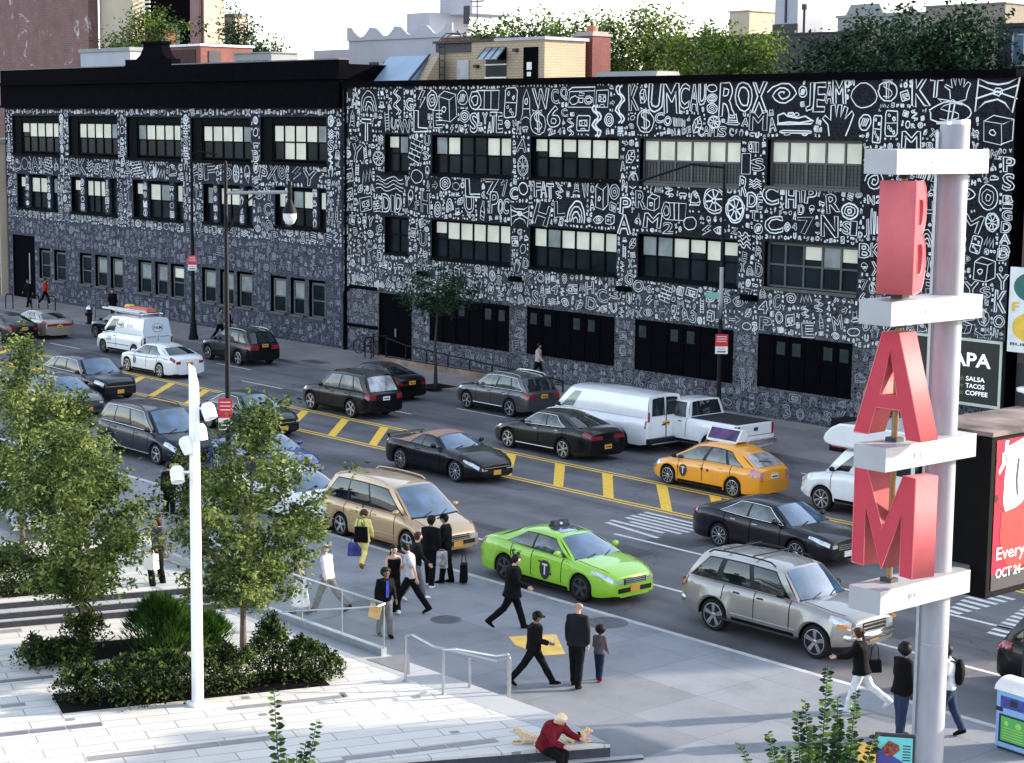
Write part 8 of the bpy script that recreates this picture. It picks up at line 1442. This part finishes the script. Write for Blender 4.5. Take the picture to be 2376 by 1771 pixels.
# things on the right roof (roof level 12.6)
t = thing('rooftop_hut', 'tan brick rooftop hut with open awning window and black door', 'roof hut', (-70.7, 59, 12.6)); a = 5.28
m = MB(); m.box(0, 0, 0, a, 2.6, 2.72); m.build('wall', BR_YEL, t); m = MB(); m.box(1.8, -.12, 2.721, a + .15, 2.7, 2.86, 1); m.box(-2.9, -.1, 2.721, 1.79, 2.7, 2.84, 0); m.build('roof', [DKB, PALEC], t)
m = MB(); m.box(-2.78, .25, 0, -.001, 2.5, 2.3); m.build('side_wall', BR_YEL, t); m = MB(); m.box(-2.9, .1, 2.301, -.01, 2.6, 2.72); m.build('dark_fascia', INK, t)
m = MB(); m.box(1.1, -.03, 1.05, 2.6, -.001, 2.45); w = m.build('window', GL_D, t); m = MB(); m.box(1.05, -.08, .98, 2.65, -.0305, 1.05); m.box(1.05, -.08, 1.6, 2.65, -.0305, 1.66); m.build('frame', PLATE_W, w)
m = MB(); m.add([(1.1, -.06, 2.4), (2.6, -.06, 2.4), (2.75, -.75, 1.85), (1.25, -.75, 1.85), (1.1, -.03, 2.43), (2.6, -.03, 2.43), (2.75, -.72, 1.89), (1.25, -.72, 1.89)], [(0, 1, 2, 3), (7, 6, 5, 4), (0, 3, 7, 4), (1, 5, 6, 2), (3, 2, 6, 7)]); [m.tube([(1.12 + k * .49, -.06, 2.44), (1.27 + k * .49, -.75, 1.9)], .02, 4, 1) for k in range(4)]; m.build('awning_pane', [mat('awning_glass', (.22, .28, .32), .1, spec=1), INK], w)
m = MB(); m.box(3.85, -.05, .0, 4.85, -.001, 2.4); d = m.build('door', M_BLK, t); m = MB(); m.box(4.1, -.056, 1.35, 4.45, -.051, 1.7); m.box(4.12, -.056, 1.05, 4.4, -.051, 1.25); m.build('notice', PLATE_W, d)
m = MB(); m.box(-1.35, .19, .0, -.45, .249, 1.9); m.build('door', mat('pale_roof_door', (.42, .40, .42), .6), t); m = MB(); m.box(3.2, -.2, 2.2, 3.45, -.001, 2.35); m.box(.35, -.2, 1.5, .6, -.001, 1.65); m.build('wall_lamp', INK, t); m = MB(); m.box(-2.5, .0, 1.0, -2.2, .2, 1.35); 
t = thing('roof_ladder', 'black ladder with hooped top on the tan rooftop hut', 'ladder', (-73.3, 59.1, 12.6)); m = MB()
for dx in (0, .42): m.tube([(dx, 0, 0), (dx, 0, 2.9), (dx + .1, .35, 3.25), (dx + .5, .9, 3.2), (dx + .8, 1.0, 2.6)], .03, 5)
m.build('side_rail', INK, t); m = MB(); [m.tube([(0, 0, .25 + .33 * k), (.42, 0, .25 + .33 * k)], .02, 4) for k in range(8)]; m.build('rung', INK, t)
t = thing('sloped_skylight', 'large pale blue sloped metal skylight left of the tan rooftop hut', 'skylight', (-76.6, 57, 12.6)); m = MB(); m.add([(0, 0, .65), (3.2, 0, .65), (3.2, 1.5, 2.15), (0, 1.5, 2.15), (0, 1.5, 0), (3.2, 1.5, 0), (0, 0, 0), (3.2, 0, 0)], [(0, 1, 2, 3), (6, 7, 1, 0), (7, 5, 2, 1), (5, 4, 3, 2), (4, 6, 0, 3)]); m.build('panel', mat('blue_grey_sheet', (.27, .36, .47), .35, .2, var=.06, scale=.8), t); m = MB(); m.add([(3.21, -.02, .62), (3.34, -.02, .62), (3.34, 1.5, 2.14), (3.21, 1.5, 2.14), (3.21, -.02, .7), (3.34, -.02, .7), (3.34, 1.5, 2.22), (3.21, 1.5, 2.22)], [(3, 2, 1, 0), (4, 5, 6, 7), (0, 1, 5, 4), (1, 2, 6, 5), (2, 3, 7, 6), (3, 0, 4, 7)]); m.build('edge_strip', INK, t)
m = MB(); m.add([(3.35, .1, 0), (4.0, .1, 0), (4.0, 1.5, 2.1), (3.35, 1.5, 2.1), (4.0, 1.5, 0), (3.35, 1.5, 0)], [(0, 1, 2, 3), (1, 4, 2), (0, 3, 5)]); m.build('tan_flank', BR_YEL, t)
t = thing('brick_chimney', 'tall square red brick chimney with clay pot in front of the trees', 'chimney', (-66.05, 62.6, 12.6)); m = MB(); m.box(-.68, -.6, 0, .68, .6, 3.0); m.build('stack', brick_mat('chimney_brick', (.24, .05, .045), (.19, .04, .04), (.12, .06, .06)), t); m = MB(); m.box(-.74, -.66, 3.001, .74, .66, 3.12); m.box(-.62, -.5, 3.121, .62, .5, 3.22); m.build('cap', mat('weathered_cap', (.28, .25, .24), .8), t); m = MB(); m.lathe([(.3, 3.22), (.26, 3.5), (.22, 3.52)], 12); m.build('pot', mat('clay_pot', (.35, .13, .07), .8), t)
t = thing('roof_skylight', 'low pale grey roof skylight box right of the brick chimney', 'skylight', (-62.7, 60, 12.6)); m = MB(); m.box(0, 0, 0, 3.95, 1.2, 1.0, tx=.12); m.build('kerb_box', PALEC, t); m = MB(); m.box(-.15, -.15, 1.001, 3.7, 1.4, 1.22, ty=.1); m.build('lid', GRYC, t)
# pale stepped building with scalloped parapet
t = thing('stepped_building', 'pale stepped building with scalloped parapet and roof towers', 'building', (-128, 90, 0)); m = MB(); m.box(0, 0, -.05, 5.3, 12, 17.3); m.box(5.2, -.3, -.05, 18.4, 12, 18.0); m.box(-3, 1, -.05, 0.1, 12, 15.6); m.build('wall', PALEC, t)
sc = [(5.2, 17.9), (5.2, 18.95)]
for q in range(4):
    x_a = 5.5 + q * 3.2; sc += [(x_a + .3, 18.95 if q == 0 else 18.8)] + [(x_a + .3 + 2.4 * k / 6, 18.9 - .75 * sin(pi * k / 6)) for k in range(1, 7)]
sc += [(18.4, 18.9), (18.4, 17.9)]; m = MB(); m.prism(sc, -.45, -.3, 0, Matrix(((1, 0, 0, 0), (0, 0, 1, 0), (0, 1, 0, 0), (0, 0, 0, 1)))); m.build('scalloped_parapet', PALEC, t)
m = MB(); m.box(8.5, 3, 17.9, 11.4, 7, 20.1); m.box(10.2, 5, 20.0, 14.2, 10, 21.6); m.lathe([(.9, 21.6), (.9, 22.0), (1.3, 22.15), (.5, 22.5)], 14, 0, Matrix.Translation((11.4, 6.2, 0))); m.build('roof_tower', PALEC, t); fwin(t, 13.2, 13.9, 19.2, 20.6, 5, INK); fwin(t, 8.0, 9.2, 14.6, 16.2, -.3, INK); fwin(t, 9.8, 11, 14.6, 16.2, -.3, INK); fwin(t, 11.5, 12.7, 14.6, 16.2, -.3, INK)
m = MB(); m.tube([(16, 4, 18), (16, 4, 21.2)], .05, 4); m.tube([(15.2, 4, 20.8), (16.8, 4, 20.8)], .04, 4); m.tube([(15.4, 4, 20.4), (16.6, 4, 20.4)], .03, 4); m.build('aerial', INK, t)
bld('low orange brick block behind the ladder hoops', -109, -104.5, 88, 92, 17.7, BR_RED, GRYC, .1); bld('pale low wall left behind the blue skylight', -99, -88, 76, 79, 14.5, PALEC, GRYC, .1)
# right distance
bld('tan brick lift tower with pipes beyond the trees', -100.6, -98.5, 110, 113, 20.3, TANC, TANC, .1); t = bld('grey glass tower with dark base beyond the trees', -95.95, -93.7, 110, 113, 28, PALEC, GRYC, .1); m = MB(); m.box(-.1, -.12, 17, 2.35, -.002, 19.2); m.build('dark_base', INK, t); m = MB(); m.box(1.05, -.1, 19.3, 1.2, -.002, 28); m.build('mullion', INK, t); m = MB(); m.tube([(2.9, 0, 0), (2.9, 0, 20.2)], .1, 6); m.lathe([(.2, 20.2), (.2, 20.6)], 8, 0, Matrix.Translation((2.9, 0, 0))); m.build('flue', INK, t)
bld('long dark brown roof block behind the yellow-green trees', -104, -82, 104, 112, 18.0, DKB, DKB, .12)
t = bld('grey house with curved roof edge right of the glass tower', -91.5, -83.6, 112, 120, 19.6, GRYC, GRYC, .2); m = MB(); m.box(.3, .5, 19.8, 3.9, 5, 20.6, tx=.5); m.build('attic', GRYC, t); fwin(t, 2.2, 4.4, 17.8, 19.0, 0, INK); t = bld('brown block joined to the grey house', -83.5, -76.8, 112, 118, 20.1, mat('brown_render', (.20, .17, .14), .85), GRYC, .1)
t = bld('grey roof room with white-framed window at the right edge', -55.2, -48, 80, 86, 16.4, mat('slate_render', (.07, .08, .11), .8), INK, .2); fr = fwin(t, .9, 2.9, 14.6, 16.0, 0, mat('sky_window', (.18, .26, .36), .1, spec=1)); m = MB(); [m.box(.86 + .66 * k, -.08, 14.55, .93 + .66 * k, -.051, 16.05) for k in range(4)]; m.box(.86, -.08, 14.5, 2.95, -.051, 14.57); m.box(.86, -.08, 16.0, 2.95, -.051, 16.07); m.build('frame', PLATE_W, fr)
bld('low dark terrace wall below the grey roof room', -57, -46, 78.5, 79.9, 14.2, DKB, DKB, .1)
